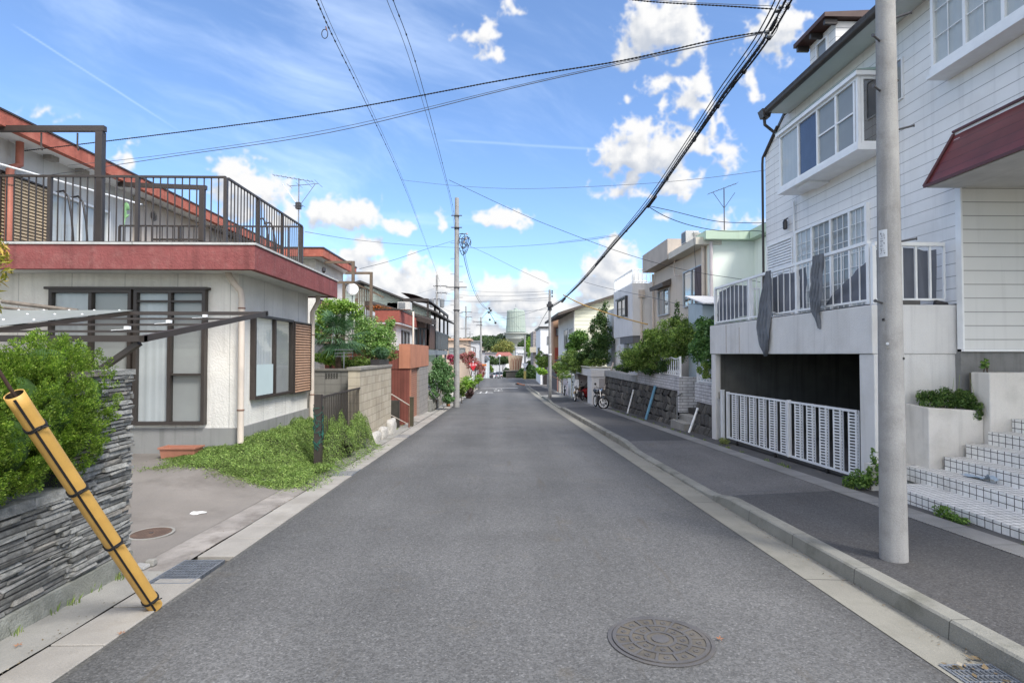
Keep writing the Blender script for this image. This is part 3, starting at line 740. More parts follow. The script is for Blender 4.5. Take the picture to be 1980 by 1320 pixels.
def hedge_leaves():
    g = np.random.default_rng(11); vv = []; N = 7200
    B = np.array(hb); w = (B[:,3]*B[:,4]*B[:,5])**(2/3); w /= w.sum()
    # upright fan sprays, dozens of scale leaflets each
    bi = g.choice(len(B), N, p=w); d = g.normal(size=(N,3)); d /= np.linalg.norm(d, axis=1)[:,None]
    C = B[bi,:3]+d*B[bi,3:6]*(g.uniform(.35, 1.0, N)**.28*.95)[:,None]
    for c, o in zip(C, d):
        ax = o*.8+np.array([0,0,.75])+g.normal(size=3)*.18; ax /= np.linalg.norm(ax)
        side = np.cross(ax, g.normal(size=3)); side /= np.linalg.norm(side); nr = np.cross(ax, side)
        L = g.uniform(.045, .085); k = 52
        tt = g.random(k); sp_ = (g.random(k)-.5)*2*(.15+.55*np.sin(np.pi*np.clip(tt*.9+.1,0,1)))
        p = c+ax*(tt*L)[:,None]+side*(sp_*L*.55)[:,None]+nr*(g.normal(size=k)*.010)[:,None]
        dr = ax+side*(sp_*1.1)[:,None]+g.normal(size=(k,3))*.25; dr /= np.linalg.norm(dr, axis=1)[:,None]
        n2 = np.cross(dr, nr+g.normal(size=(k,3))*.5); n2 /= np.linalg.norm(n2, axis=1)[:,None]
        l = g.uniform(.010, .018, k)[:,None]; w2 = .0036
        q = np.empty((k*4,3)); q[0::4] = p-dr*l*.4; q[1::4] = p+n2*w2; q[2::4] = p+dr*l*.6; q[3::4] = p-n2*w2; vv.append(q)
    v = np.concatenate(vv); return v, np.arange(len(v)).reshape(-1, 4), C
t = thing('hedge', (-3.3, 3.2, .66), 'clipped bright green conifer hedge growing on top of the slate wall', 'hedge')
vv, ff, C = hedge_leaves(); part('foliage', (vv, ff), HEDGE, t)
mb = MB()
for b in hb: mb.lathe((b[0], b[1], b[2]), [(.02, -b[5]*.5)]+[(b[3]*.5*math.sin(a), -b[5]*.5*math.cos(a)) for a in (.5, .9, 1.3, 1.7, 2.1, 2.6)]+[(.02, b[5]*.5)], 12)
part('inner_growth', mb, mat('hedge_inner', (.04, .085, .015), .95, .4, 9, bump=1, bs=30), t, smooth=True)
part('stem', MB().tube([(-3.3, 2.6, .62), (-3.3, 2.6, 1.2)], .02).tube([(-3.3, 3.2, .62), (-3.28, 3.2, 1.2)], .02).tube([(-3.28, 3.8, .62), (-3.26, 3.85, 1.1)], .02), BARK, t)

p0 = atZ(300, 1172, gz(3.75)+.01); p1 = at(27, 762, 2.88)
t = thing('guy_wire_guard', p0, 'yellow plastic guy wire tube with black bands leaning by the slate wall', 'guy wire guard')
YEL = mat('yellow_plastic', (.56, .33, .085), .45, .10, 5, fine=.05, dirt=((.45, .22, .05), .4, 0, 6), spec=.4)
ax = (p1-p0).normalized(); n_ = 28; mb = MB()
L = (p1-p0).length; r = .045
a_ = ax.cross(V((0,1,0))).normalized(); b_ = ax.cross(a_)
for i in range(25):
    s = i/24*L
    for k in range(n_):
        th = 2*math.pi*k/n_; mb.v.append(tuple(p0+ax*s+(a_*math.cos(th)+b_*math.sin(th))*r))
for k in range(n_):
    th = 2*math.pi*k/n_; mb.v.append(tuple(p0+ax*L+(a_*math.cos(th)+b_*math.sin(th))*(r-.004)))
for k in range(n_):
    th = 2*math.pi*k/n_; mb.v.append(tuple(p0+ax*(L-.9)+(a_*math.cos(th)+b_*math.sin(th))*(r-.004)))
for i in range(26):
    for k in range(n_): k2 = (k+1) % n_; mb.f.append((i*n_+k, i*n_+k2, (i+1)*n_+k2, (i+1)*n_+k))
part('tube', mb, YEL, t, smooth=True)
bore = MB()
for s_b in (L-.8, L-.002):
    for k in range(n_):
        th = 2*math.pi*k/n_; bore.v.append(tuple(p0+ax*s_b+(a_*math.cos(th)+b_*math.sin(th))*(r-.006)))
for k in range(n_): bore.f.append((k, (k+1)%n_, n_+(k+1)%n_, n_+k))
part('bore', bore, mat('bore_dark', (.05, .035, .02), .8), t, smooth=True)
# slit along the front of the tube, straps with loose ends
tow = (CAM-(p0+p1)/2); tow = (tow-ax*tow.dot(ax)).normalized(); sd_ = ax.cross(tow).normalized()
f1 = (tow*.93-sd_*.25).normalized()
part('slit', MB().bar(p0+ax*.01+f1*(r-.002), p0+ax*(L-.01)+f1*(r-.002), .012, .008, up=tow), BLACKR, t)
for s in (.045, .36, .62, .88):
    q = p0+ax*(L*s); mb = MB()
    ring = [q+(a_*math.cos(2*math.pi*k/20)+b_*math.sin(2*math.pi*k/20))*(r+.003)+ax*.006*math.sin(k) for k in range(21)]
    mb.tube(ring, .0048, 6); mb.tube([p+ax*.011 for p in ring], .0042, 6)
    mb.tube([q+tow*(r+.006), q+tow*(r+.012)+sd_*.03+ax*.012, q+tow*(r+.004)+sd_*.055-ax*.004], .004, 6)
    part('strap', mb, BLACKR, t, smooth=True)
end = p1+ax*1.2; part('wire', MB().tube([p1-ax*.5, p1, p1+ax*.5+V((0,0,.01)), end], .0085, 8), mat('rusty_wire', (.06, .035, .025), .8, .2, 20), t, smooth=True)
for k, (px_, py_, s) in enumerate(((292, 1092, .075),)):
    q = atZ(px_, py_, gz(4.55)); mb = MB()
    mb.hexa([q+V(v)*s for v in ((-.5,-.45,0),(.55,-.5,0),(.5,.5,0),(-.55,.45,0),(-.45,-.4,.62),(.5,-.42,.7),(.42,.42,.66),(-.5,.4,.6))])
    solo('concrete_lump', mb, CONC, 'small broken concrete lump by the foot of the slate wall', 'rubble', bevel=.008)
q = atZ(272, 1098, gz(4.5)); solo('flat_stone', MB().hexa([q+V(v) for v in ((-.07,-.03,0),(.05,-.04,0),(.06,.05,0),(-.05,.06,0),(-.06,-.02,.03),(.04,-.03,.022),(.05,.04,.025),(-.04,.05,.03))]), CONC_P, 'flat pale stone lying between the wall foot and the concrete lump', 'rubble', bevel=.005)
# fallen leaves
LF = leaf_mat('fallen_leaf', (.35, .10, .03), (.42, .18, .07), None, .1, k=1.0)
for px_, py_, lb in ((235, 1223, 'orange fallen leaf on the left edge of the road'), (35, 1248, 'red fallen leaf on the apron below the slate wall'), (1392, 1236, 'brown fallen leaf beside the large manhole cover')):
    q = atZ(px_, py_, gz(3.5)+.012); q.z = gz(q.y)+.012; mb = MB()
    for a in range(5):
        th = a*1.2; mb.poly([q, q+V((math.cos(th-.3)*.014, math.sin(th-.3)*.014, .004)), q+V((math.cos(th)*.026, math.sin(th)*.026, .001+.006*(a%2))), q+V((math.cos(th+.3)*.014, math.sin(th+.3)*.014, .003))])
    solo('fallen_leaf', mb, LF, lb, 'leaf')
# ================================================================ windows and walls
def frame_of(O, u, n): return (V(O), V(u), V(n))
def window(parent, fr, a0, a1, z0, z1, fills, fm, fw=.035, depth=.06, lat=None, mull=None, glass=None, rails=None, name='window', gap=.0):
    """fr: wall frame. fills: one backing material per pane, left to right in a; mull: pane edges"""
    mb = MB(); n = len(fills)
    ed = mull or [a0+(a1-a0)*i/n for i in range(n+1)]
    mb.fbox(fr, a0, a1, z0, z0+fw, 0, depth).fbox(fr, a0, a1, z1-fw, z1, 0, depth)
    mb.fbox(fr, a0, a0+fw, z0+fw, z1-fw, 0, depth).fbox(fr, a1-fw, a1, z0+fw, z1-fw, 0, depth)
    for e in ed[1:-1]: mb.fbox(fr, e-fw/2, e+fw/2, z0+fw, z1-fw, 0, depth-.004)
    if rails:
        for i, zr in rails: mb.fbox(fr, ed[i]+fw/2, ed[i+1]-fw/2, zr-fw*.3, zr+fw*.3, .012, depth-.012)
    if lat:
        for i in range(n):
            c, r_ = lat; A, B = ed[i]+fw/2, ed[i+1]-fw/2
            for k in range(1, c): x = A+(B-A)*k/c; mb.fbox(fr, x-.005, x+.005, z0+fw, z1-fw, depth*.55, depth*.55+.008)
            for k in range(1, r_): z = z0+fw+(z1-z0-2*fw)*k/r_; mb.fbox(fr, A, B, z-.005, z+.005, depth*.55, depth*.55+.010)
    w = part(name, mb, fm, parent)
    O, u, nn = fr
    for i, m in enumerate(fills):
        A, B = ed[i]+.005, ed[i+1]-.005
        if m in (CURT, CURT_B):
            bk = MB(); k = max(6, int((B-A)/.035)); ph = rnd.random()*6
            for j in range(k+1):
                a = A+(B-A)*j/k; d = .006+.008*(1+math.sin(j*1.9+ph+.6*math.sin(j*.7)))
                p = O+u*a+nn*d; bk.v += [(p.x, p.y, O.z+z0+.01), (p.x, p.y, O.z+z1-.01)]
            for j in range(k): bk.f.append((2*j, 2*j+1, 2*j+3, 2*j+2))
            part('curtain', bk, m, w, smooth=True)
        else:
            part('backing' if m is INSIDE else 'blind' if m not in (SCREEN, SCREEN_T) else 'screen', MB().fbox(fr, A, B, z0+.01, z1-.01, .002, .008), m, w)
    part('glass', MB().poly([O+u*(a0+fw)+nn*(depth*.5)+V((0,0,z0+fw)), O+u*(a1-fw)+nn*(depth*.5)+V((0,0,z0+fw)), O+u*(a1-fw)+nn*(depth*.5)+V((0,0,z1-fw)), O+u*(a0+fw)+nn*(depth*.5)+V((0,0,z1-fw))]), glass or GLASS, w)
    return w
def louvre(parent, fr, a0, a1, z0, z1, m, fm, n=24, depth=.07, name='shutter_box'):
    mb = MB(); fw = .025
    mb.fbox(fr, a0, a1, z0, z0+fw, 0, depth).fbox(fr, a0, a1, z1-fw, z1, 0, depth).fbox(fr, a0, a0+fw, z0+fw, z1-fw, 0, depth).fbox(fr, a1-fw, a1, z0+fw, z1-fw, 0, depth)
    w = part(name, mb, fm, parent); O, u, nn = fr; sl_ = MB(); h = (z1-z0-2*fw)/n
    for i in range(n):
        z = z0+fw+i*h; P = lambda a, d, zz: O+u*a+nn*d+V((0,0,zz))
        sl_.hexa([P(a0+fw,.004,z),P(a1-fw,.004,z),P(a1-fw,depth-.01,z),P(a0+fw,depth-.01,z),P(a0+fw,.004,z+h*.95),P(a1-fw,.004,z+h*.95),P(a1-fw,depth-.034,z+h*.86),P(a0+fw,depth-.034,z+h*.86)])
    part('slats', sl_, m, w); return w
FX = lambda X, s=1: frame_of((X, 0, 0), (0,1,0), (s,0,0))    # wall facing the road, a = distance
FY = lambda Y: frame_of((0, Y, 0), (1,0,0), (0,-1,0))         # wall facing the camera, a = X

def railing(parent, p, q, z0, z1, m, pitch, bw=.016, pw=.04, post_at=(), name='railing', top=.035, foot=.02, zq=None):
    "vertical bar railing from p to q (x,y) with posts as its own parts; zq: (z0,z1) at the far end"
    p = V((p[0], p[1], 0)); q = V((q[0], q[1], 0)); L = (q-p).length; n = max(2, int(L/pitch)); mb = MB(); zq = zq or (z0, z1)
    Z = lambda t, k: (z0, z1)[k]*(1-t)+zq[k]*t
    P = lambda t, z: p.lerp(q, t)+V((0, 0, z))
    mb.bar(P(0, Z(0,1)-top/2), P(1, Z(1,1)-top/2), top*1.3, top); mb.bar(P(0, Z(0,0)+foot*2), P(1, Z(1,0)+foot*2), foot, foot)
    for i in range(n+1):
        t = i/n
        if any(abs(t-s) < .4/n for s in post_at): continue
        mb.bar(P(t, Z(t,0)+foot*2.4), P(t, Z(t,1)-top), bw, bw)
    r_ = part(name, mb, m, parent)
    for s in post_at: part('post', MB().bar(P(s, Z(s,0)), P(s, Z(s,1)-top*.9), pw, pw), m, r_)
    return r_

# ================================================================ left house
H = thing('house', (-8, 12, 0), 'off-white flat-roofed house with dark red fascia and a railed roof terrace', 'house')
part('wall', MB().box(-12.5, -4.13, 8.8, 11.95, .44, 3.0), STUCCO_L, H)
part('foundation', MB().box(-12.5, -4.10, 8.77, 11.98, -.5, .438), mat('foundation_grey', (.27, .27, .26), .9, .1, 2, bump=.3, bs=60, streak=.3), H)
# roof slab: fascia ring, soffit, deck and cap flashing
part('fascia', MB().box(-12.5, -3.62, 8.20, 8.30, 2.84, 3.20).box(-3.72, -3.62, 8.30, 12.35, 2.84, 3.20).box(-12.5, -3.72, 12.25, 12.35, 2.84, 3.20), RED_F, H, bevel=.006)
part('roof_deck', MB().box(-12.5, -3.72, 8.30, 12.25, 2.86, 3.19), STUCCO_W, H)
part('roof_cap', MB().box(-12.5, -3.60, 8.18, 8.45, 3.203, 3.235).box(-3.87, -3.60, 8.45, 12.37, 3.203, 3.235), mat('flashing_grey', (.50, .50, .48), .7, .12, 5, streak=.2, lines=[(0, 1.8, .02, .4, 0)]), H)
# terrace railings
part('terrace_floor', MB().box(-12.5, -3.9, 8.46, 12.2, 3.20, 3.24), CONC_P, H)
railing(H, (-12.0, 8.36), (-4.13, 8.36), 3.23, 4.27, BROWN_M, .107, .014, .05, post_at=(0.0, .177, .341, .506, .670, .834, 1.0), top=.03)
railing(H, (-4.13, 8.42), (-4.13, 11.55), 3.23, 4.27, BROWN_M, .105, .014, .05, post_at=(.34, .67, 1.0), top=.03)
railing(H, (-7.9, 11.6), (-4.2, 11.6), 3.23, 4.27, BROWN_M, .107, .014, .04, post_at=(0.0, .33, .66), top=.03)
# large sliding windows to the yard
fr = FY(8.8)
window(H, fr, -7.0, -5.74, .50, 2.60, [CURT, SCREEN_T], BROWN_M, .05, .10, name='sliding_door')
window(H, fr, -5.70, -4.60, .50, 2.60, [CURT, SCREEN_T], BROWN_M, .05, .10, rails=[(0, 2.42), (1, 2.42), (1, 1.28)], name='sliding_door')
part('lintel_trim', MB().box(-7.06, -4.56, 8.68, 8.80, 2.602, 2.64), BROWN_M, H)
fr = FX(-4.13)
window(H, fr, 9.22, 10.92, .84, 2.26, [CURT, SCREEN_T], BROWN_M, .045, .09, glass=glass_mat('window_glass_side', refl=.03, clear=.95))
louvre(H, fr, 10.93, 11.88, .82, 2.24, LOUV, BROWN_M, 26, .11)
part('notice_board', MB().box(-4.075, -4.065, 9.30, 10.00, .90, 1.42), FROST, H)
# downpipes
def downpipe(parent, pts, r_, m, straps, name='downpipe'):
    d = part(name, MB().tube(pts, r_, 12), m, parent, smooth='auto')
    for z in straps:
        x, y = pts[-1][0], pts[-1][1]; part('pipe_clip', MB().lathe((x, y, z), [(r_+.006, 0), (r_+.006, .02)], 14), RUSTY, d)
    return d
RUSTY = mat('rust_clip', (.20, .10, .07), .8, .2, 9)
downpipe(H, [(-4.22, 8.66, 2.9), (-4.22, 8.66, 2.82), (-4.15, 8.68, 2.70), (-4.05, 8.70, 2.58), (-4.03, 8.70, 2.45), (-4.03, 8.70, .22)], .048, PIPE_C, (.72, 2.3))
downpipe(H, [(-3.95, 12.05, 2.86), (-3.95, 12.05, 2.72), (-4.0, 12.02, 2.6), (-4.05, 12.0, 2.5), (-4.05, 12.0, .1)], .05, PIPE_C, (.72, 2.0))
# upper storey behind
UPW = mat('upper_render', (.60, .60, .58), .9, .06, 2, bump=.3, bs=60, streak=.12, lines=[(1, .9, .012, .3, 0)])
part('upper_wall', MB().box(-12.5, -8.1, 6.5, 21, 3.24, 5.10), UPW, H)
part('upper_wall', MB().box(-8.098, -8.05, 12.3, 21, 3.0, 5.08), mat('upper_render_tan', (.50, .44, .38), .9, .1, 2, bump=.4), H)
part('upper_eave', MB().box(-12.5, -7.7, 6.3, 21.4, 5.10, 5.13), WHITE, H)
part('upper_fascia', MB().box(-7.70, -7.58, 6.2, 21.5, 5.08, 5.30), RED_O, H)
part('upper_roof_edge', MB().box(-12.5, -7.56, 6.15, 21.55, 5.302, 5.33), BROWN_M, H)
part('upper_roof_edge', MB().box(-12.5, -7.72, 6.2, 21.4, 5.14, 5.29), STUCCO_W, H)
fr = FX(-8.1)
window(H, fr, 9.95, 11.5, 3.26, 4.52, [CURT, CURT], WHITE_M, .04, .08, name='terrace_door')
louvre(H, fr, 8.95, 9.92, 3.26, 4.54, mat('louvre_sand', (.42, .33, .22), .7, .1, 5), BROWN_M, 22, .12)
PIPE_R = mat('pipe_red', (.42, .15, .10), .6, .1, 5)
downpipe(H, [(-7.95, 9.25, 5.1), (-7.95, 9.25, 4.72), (-7.95, 9.1, 4.62), (-7.9, 9.02, 4.55), (-7.9, 9.02, 3.3)], .055, PIPE_R, (4.3,))
mb = MB(); vc = atX(296, 418, -8.05)
for k in range(-3, 4): hh = math.sqrt(max(0, .012-(k*.032)**2)); mb.bar(vc+V((.02, -hh, k*.032)), vc+V((.02, hh, k*.032)), .012, .012)
part('wall_vent', mb, BROWN_M, H)
for px_, py_ in ((100, 310), (160, 332)):
    q = atX(px_, py_, -7.95); part('eave_light', MB().box(q.x-.08, q.x+.06, q.y-.09, q.y+.09, 5.02, 5.098), mat('lamp_shell', (.30, .28, .25), .6), H)

# things standing on the terrace
t = thing('drying_frame', (-6.2, 8.62, 3.24), 'tall dark brown drying frame at the front of the roof terrace', 'drying frame', 'brown drying frames')
part('post', MB().bar((-6.17, 8.60, 3.24), (-6.17, 8.60, 5.02), .105, .09), BROWN_M, t)
part('beam', MB().bar((-6.10, 8.60, 5.07), (-11, 8.60, 5.03), .07, .085), BROWN_M, t)
for px_ in (80, 150): q = at(px_, 258, 8.6); part('hook', MB().tube([(q.x, 8.6, 5.0), (q.x, 8.6, 4.80), (q.x+.02, 8.6, 4.76), (q.x+.01, 8.6, 4.73)], .012), BROWN_M, t)
t = thing('drying_frame', (-6.1, 11.3, 3.24), 'lower brown drying frame at the back of the roof terrace', 'drying frame', 'brown drying frames')
part('post', MB().bar((-6.05, 11.3, 3.24), (-6.05, 11.3, 4.93), .10, .08), BROWN_M, t)
part('beam', MB().bar((-5.97, 11.3, 4.97), (-7.75, 11.3, 5.03), .07, .085), BROWN_M, t)
part('crossbar', MB().bar((-5.97, 11.25, 3.90), (-7.0, 11.25, 3.90), .03, .04), BROWN_M, t)
for (pxa, pya, lb, Y) in ((118, 372, 'dark curved ladder handrail near the terrace door', 10.2), (505, 425, 'dark curved ladder handrail at the far terrace corner', 11.3)):
    q = at(pxa, pya, Y); k = .9 if Y < 11 else .62
    t = thing('ladder_rail', (q.x+.1, q.y, 3.24), lb, 'ladder rail', 'curved ladder rails')
    for dy in (0, .35):
        part('side_rail', MB().tube([(q.x-.12*k, q.y+dy, q.z-.0), (q.x+.05*k, q.y+dy, q.z+.03), (q.x+.15*k, q.y+dy, q.z-.1*k), (q.x+.22*k, q.y+dy, q.z-.5*k), (q.x+.30*k, q.y+dy, 3.24)], .018), DARK_M, t, smooth=True)
p = atX(-5, 316, -7.2); q = atX(272, 395, -6.6)
t = thing('laundry_pole', p, 'long pale laundry pole slanting above the roof terrace', 'laundry pole'); part('pole', MB().tube([p, q], .016), WHITE_M, t); part('end_cap', MB().tube([q, q+(q-p).normalized()*.03], .019), GREY_M, t)
q = at(243, 395, 11.0); mb = MB()
for k in range(5): mb.tube([(q.x+.03*math.cos(a)+.01*k, q.y, q.z-.12+.16*math.sin(a)*(1-.05*k)-.0) for a in [i*.7 for i in range(9)]], .008, 6)
mb.tube([(q.x, q.y, q.z-.25), (q.x-.04, q.y, q.z-.5), (q.x-.02, q.y, q.z-.9)], .008, 6)
solo('garden_hose', mb, mat('hose_green', (.22, .42, .20), .5), 'pale green hose coiled on the terrace wall', 'hose', smooth=True)

def antenna(base, h, label, seed, arms, mat_=GREY_M, tripod=False, scale=1, heading=0.0, name='tv_antenna'):
    t = thing(name, base, label, 'antenna', 'roof antennas'); b = V(base); top = b+V((0, 0, h))
    part('mast', MB().tube([b, top], .018*scale, 6), mat_, t)
    ca, sa = math.cos(heading), math.sin(heading)
    def L(x, y, z): return top+V((x*ca-y*sa, x*sa+y*ca, z))*1.0
    for (bx0, bx1, z, tilt, ne, el) in arms:
        mb = MB(); mb.tube([L(bx0, 0, z-tilt*.5), L(bx1, 0, z+tilt*.5)], .010*scale, 5)
        for i in range(ne):
            s = i/(ne-1); x = bx0+(bx1-bx0)*s; zz = z-tilt*.5+tilt*s; e = el*(.6+.4*s)
            mb.tube([L(x, -e, zz), L(x, e, zz)], .006*scale, 4)
        part('boom', mb, mat_, t)
    if tripod:
        part('stays', MB().tube([L(-.35, 0, -.12), L(0, 0, -.62)], .009*scale, 5).tube([L(.35, 0, -.12), L(0, 0, -.62)], .009*scale, 5), mat_, t)
    return t
ab = at(577, 470, 12.0); topz = at(577, 345, 12).z
t = antenna((ab.x, 12.0, 3.24), topz-3.24, 'tall tv antenna rising behind the terrace corner', 1, [(-.55, .30, .0, -.14, 10, .10), (-.2, .42, -.14, .06, 4, .26), (-.10, .10, -.60, .0, 5, .10)], GREY_M, True, .75)
q = at(577, 398, 12); part('junction_box', MB().box(q.x-.05, q.x+.05, 11.95, 12.05, q.z-.07, q.z+.07), DARK_M, t)

# ================================================================ carport
t = thing('carport', (-4.6, 6.6, gz(6.6)), 'dark metal carport frame with only part of its grey roof sheet left', 'carport')
zc = lambda y: 1.744+.161*(y-5.3)
B3 = V
def cb(x0, y0, x1, y1, w, h, dz=0): return MB().bar((x0, y0, zc(y0)+dz), (x1, y1, zc(y1)+dz), w, h)
part('front_beam', cb(-3.35, 5.3, -9, 5.3, .05, .06), BROWN_M, t)
part('side_beam', cb(-3.37, 5.27, -3.37, 8.05, .04, .062), BROWN_M, t)
part('back_beam', cb(-3.35, 8.0, -9, 8.0, .05, .05), BROWN_M, t)
for y in (5.95, 6.6, 7.3): part('purlin', cb(-3.40, y, -9, y, .024, .024, -.01), BROWN_M, t)
for x in (-5.3, -7.2): part('rafter', cb(x, 5.33, x, 7.98, .04, .05, .0), BROWN_M, t)
for x, y in ((-3.95, 5.95), (-3.9, 6.6), (-3.85, 7.3)):
    mb = MB().box(x-.03, x+.02, y-.02, y+.02, zc(y)+.01, zc(y)+.045).bar((x-.02, y, zc(y)+.012), (x-.16, y-.02, zc(y)-.0), .012, .005); part('clip', mb, WHITE_M, t)
part('roof_sheet', MB().hexa([(-9,5.28,zc(5.28)+.045),(-5.28,5.28,zc(5.28)+.045),(-5.28,8.05,zc(8.05)+.035),(-9,8.05,zc(8.05)+.035),(-9,5.28,zc(5.28)+.051),(-5.28,5.28,zc(5.28)+.051),(-5.28,8.05,zc(8.05)+.041),(-9,8.05,zc(8.05)+.041)]), mat('polycarbonate_grey', (.30, .33, .325), .35, .08, 2, streak=.15), t)
mb = MB()
for x in (-5.5, -5.85, -6.2, -6.55, -6.9, -7.25, -7.6, -7.95):
    for y in (5.95, 6.6, 7.3, 7.95): mb.lathe((x+(y-6)*.05, y, zc(y)+.045), [(.014, 0), (.014, .006), (.008, .012), (.003, .014)], 8)
part('washers', mb, WHITE_M, t)
part('post', MB().bar((-4.25, 5.45, gz(5.4)), (-4.25, 5.45, zc(5.3)-.03), .08, .08), BROWN_M, t)
part('brace', MB().bar((-3.43, 5.33, zc(5.3)-.04), (-3.95, 5.42, 1.38), .05, .05), BROWN_M, t)
# garden pole and shade behind the carport on the left
q0 = at(5, 583, 8.4); q1 = at(150, 601, 8.4)
solo('bamboo_pole', MB().tube([q0, q1], .03).tube([q0+V((-.3,0,-.06)), q1+V((-.1,0,-.05))], .02), WOODW, 'weathered pole propped against the wall above the carport roof', 'pole')

# yellowing tree at the left edge
YL = leaf_mat('yellow_leaves', (.10, .12, .02), (.28, .24, .04), (.40, .22, .05), .3)
tree('small_tree', 'slender tree with yellowing pointed leaves at the left edge above the hedge', (-4.22, 4.5, gz(4.5)), [(-4.22, 4.5, 2.35, .24, .24, .34), (-4.24, 4.5, 2.05, .2, .2, .25)], 1500, .085, YL, .02, 21, elong=6, outward=.2, droop=-.6)

# ================================================================ creeping plants, pot, fence
def groundz(X, Y):
    sx = np.clip((-X-2.95)/1.45, 0, 1); sx = sx*sx*(3-2*sx); sy = np.clip((Y-4.8)/3.9, 0, 1); sy = sy*sy*(3-2*sy)
    return -SL*Y+.36*sy*sx
def gc_h(X, Y):
    "height of the creeping plants over the yard"
    near = sstep(7.7, 9.5, Y); far = sstep(12.6, 12.1, Y)
    a = np.exp(-((X+3.80)/.50)**2)*.50*near; b = np.exp(-((X+2.95)/.20)**2)*.86*sstep(9.0, 9.9, Y)
    c = .17*sstep(7.7, 8.5, Y)*sstep(-4.9, -4.2, X)
    lump = .75+.5*fbm(X*2.1, Y*1.7, 3, 401)+.25*fbm(X*7, Y*7, 2, 402)
    return np.maximum(np.maximum(a, b), c*np.ones_like(X))*far*lump
def gc_den(X, Y):
    e = fbm(X*1.6, Y*2.2, 3, 411)*.5
    d = sstep(7.62, 8.1, Y+e*.9)*sstep(-5.05, -4.45, X+e*.7)*sstep(-2.55, -2.80-.1, X-e*.35+.0)*sstep(12.7, 12.3, Y)
    thin = .10*sstep(7.35, 7.9, Y)*sstep(-5.2, -4.7, X)*sstep(-2.40, -2.65, X)
    return np.maximum(d, thin*(fbm(X*3, Y*3, 2, 421) > -.05))*((X > -4.08) | (Y < 8.74))
g = np.random.default_rng(5); n = 150000
X = g.uniform(-5.2, -2.4, n*3); Y = g.uniform(7.35, 12.6, n*3)
keep = g.random(n*3) < gc_den(X, Y); X = X[keep][:n]; Y = Y[keep][:n]; m_ = len(X)
dn = gc_den(X, Y); hh = gc_h(X, Y)*sstep(.1, .9, dn)
Z = groundz(X, Y)+.012+hh*(1-.30*g.random(m_)**2)+g.random(m_)**2*.035*dn
gx_e = (gc_h(X+.04, Y)-gc_h(X-.04, Y))/.08; gy_e = (gc_h(X, Y+.04)-gc_h(X, Y-.04))/.08
sn = np.stack([-gx_e, -gy_e, np.ones(m_)], 1); sn /= np.linalg.norm(sn, axis=1)[:,None]
nr = g.normal(size=(m_,3))*.55+sn*.9; nr /= np.linalg.norm(nr, axis=1)[:,None]
tt = g.normal(size=(m_,3))+np.array([0,-.5,.3]); tt -= nr*(tt*nr).sum(1)[:,None]; tt /= np.linalg.norm(tt, axis=1)[:,None]; ss = np.cross(nr, tt)
l = (g.uniform(.014, .032, m_)*(.8+.5*g.random(m_)**3))[:,None]; wr = np.where(g.random(m_) < .35, .10, .26)[:,None]; P0 = np.stack([X, Y, Z], 1)
vv = np.empty((m_*4,3)); vv[0::4] = P0-tt*l*.5; vv[1::4] = P0-ss*l*wr; vv[2::4] = P0+tt*l*.6; vv[3::4] = P0+ss*l*wr
GCL = leaf_mat('creeper_leaves', (.055, .09, .022), (.135, .20, .05), (.25, .31, .10), .3, ns=5, na=.35)
solo('ground_cover', (vv, np.arange(m_*4).reshape(-1,4)), GCL, 'dense mat of small-leaved green creeper spilling from the yard over the apron', 'ground cover', kind='stuff')
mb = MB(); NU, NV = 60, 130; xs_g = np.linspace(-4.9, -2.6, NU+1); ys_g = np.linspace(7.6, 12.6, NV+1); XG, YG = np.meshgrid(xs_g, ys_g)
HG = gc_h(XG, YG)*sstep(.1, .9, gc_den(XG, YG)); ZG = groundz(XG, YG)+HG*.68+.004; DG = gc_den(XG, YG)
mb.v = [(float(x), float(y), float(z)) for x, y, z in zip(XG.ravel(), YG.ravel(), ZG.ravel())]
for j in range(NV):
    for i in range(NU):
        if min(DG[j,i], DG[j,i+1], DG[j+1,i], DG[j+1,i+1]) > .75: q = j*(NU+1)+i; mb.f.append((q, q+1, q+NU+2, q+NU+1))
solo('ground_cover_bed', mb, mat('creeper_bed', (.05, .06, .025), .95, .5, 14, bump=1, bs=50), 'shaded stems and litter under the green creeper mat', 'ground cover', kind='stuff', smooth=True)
mb = MB(); gg = random.Random(44)
for k in range(34):
    x = gg.uniform(-4.6, -2.75); y = 7.9+gg.uniform(-.1, .25); a = -math.pi/2+gg.uniform(-1.0, 1.0); pts = []
    for j in range(6):
        zz = float(groundz(np.array(x), np.array(y)))+.012+.02*math.sin(j*1.3)**2; pts.append((x, y, zz)); a += gg.uniform(-.5, .5); x += math.cos(a)*.08; y += math.sin(a)*.08
    mb.tube(pts, .0022, 4)
solo('creeper_runners', mb, mat('runner_stem', (.16, .18, .07), .8), 'thin bare runners of the creeper reaching over the driveway concrete', 'runners', kind='stuff')
POT = mat('terracotta', (.40, .17, .11), .75, .1, 6, streak=.15)
t = thing('planter', (-4.75, 8.42, .03), 'empty terracotta trough planter below the large window', 'planter')
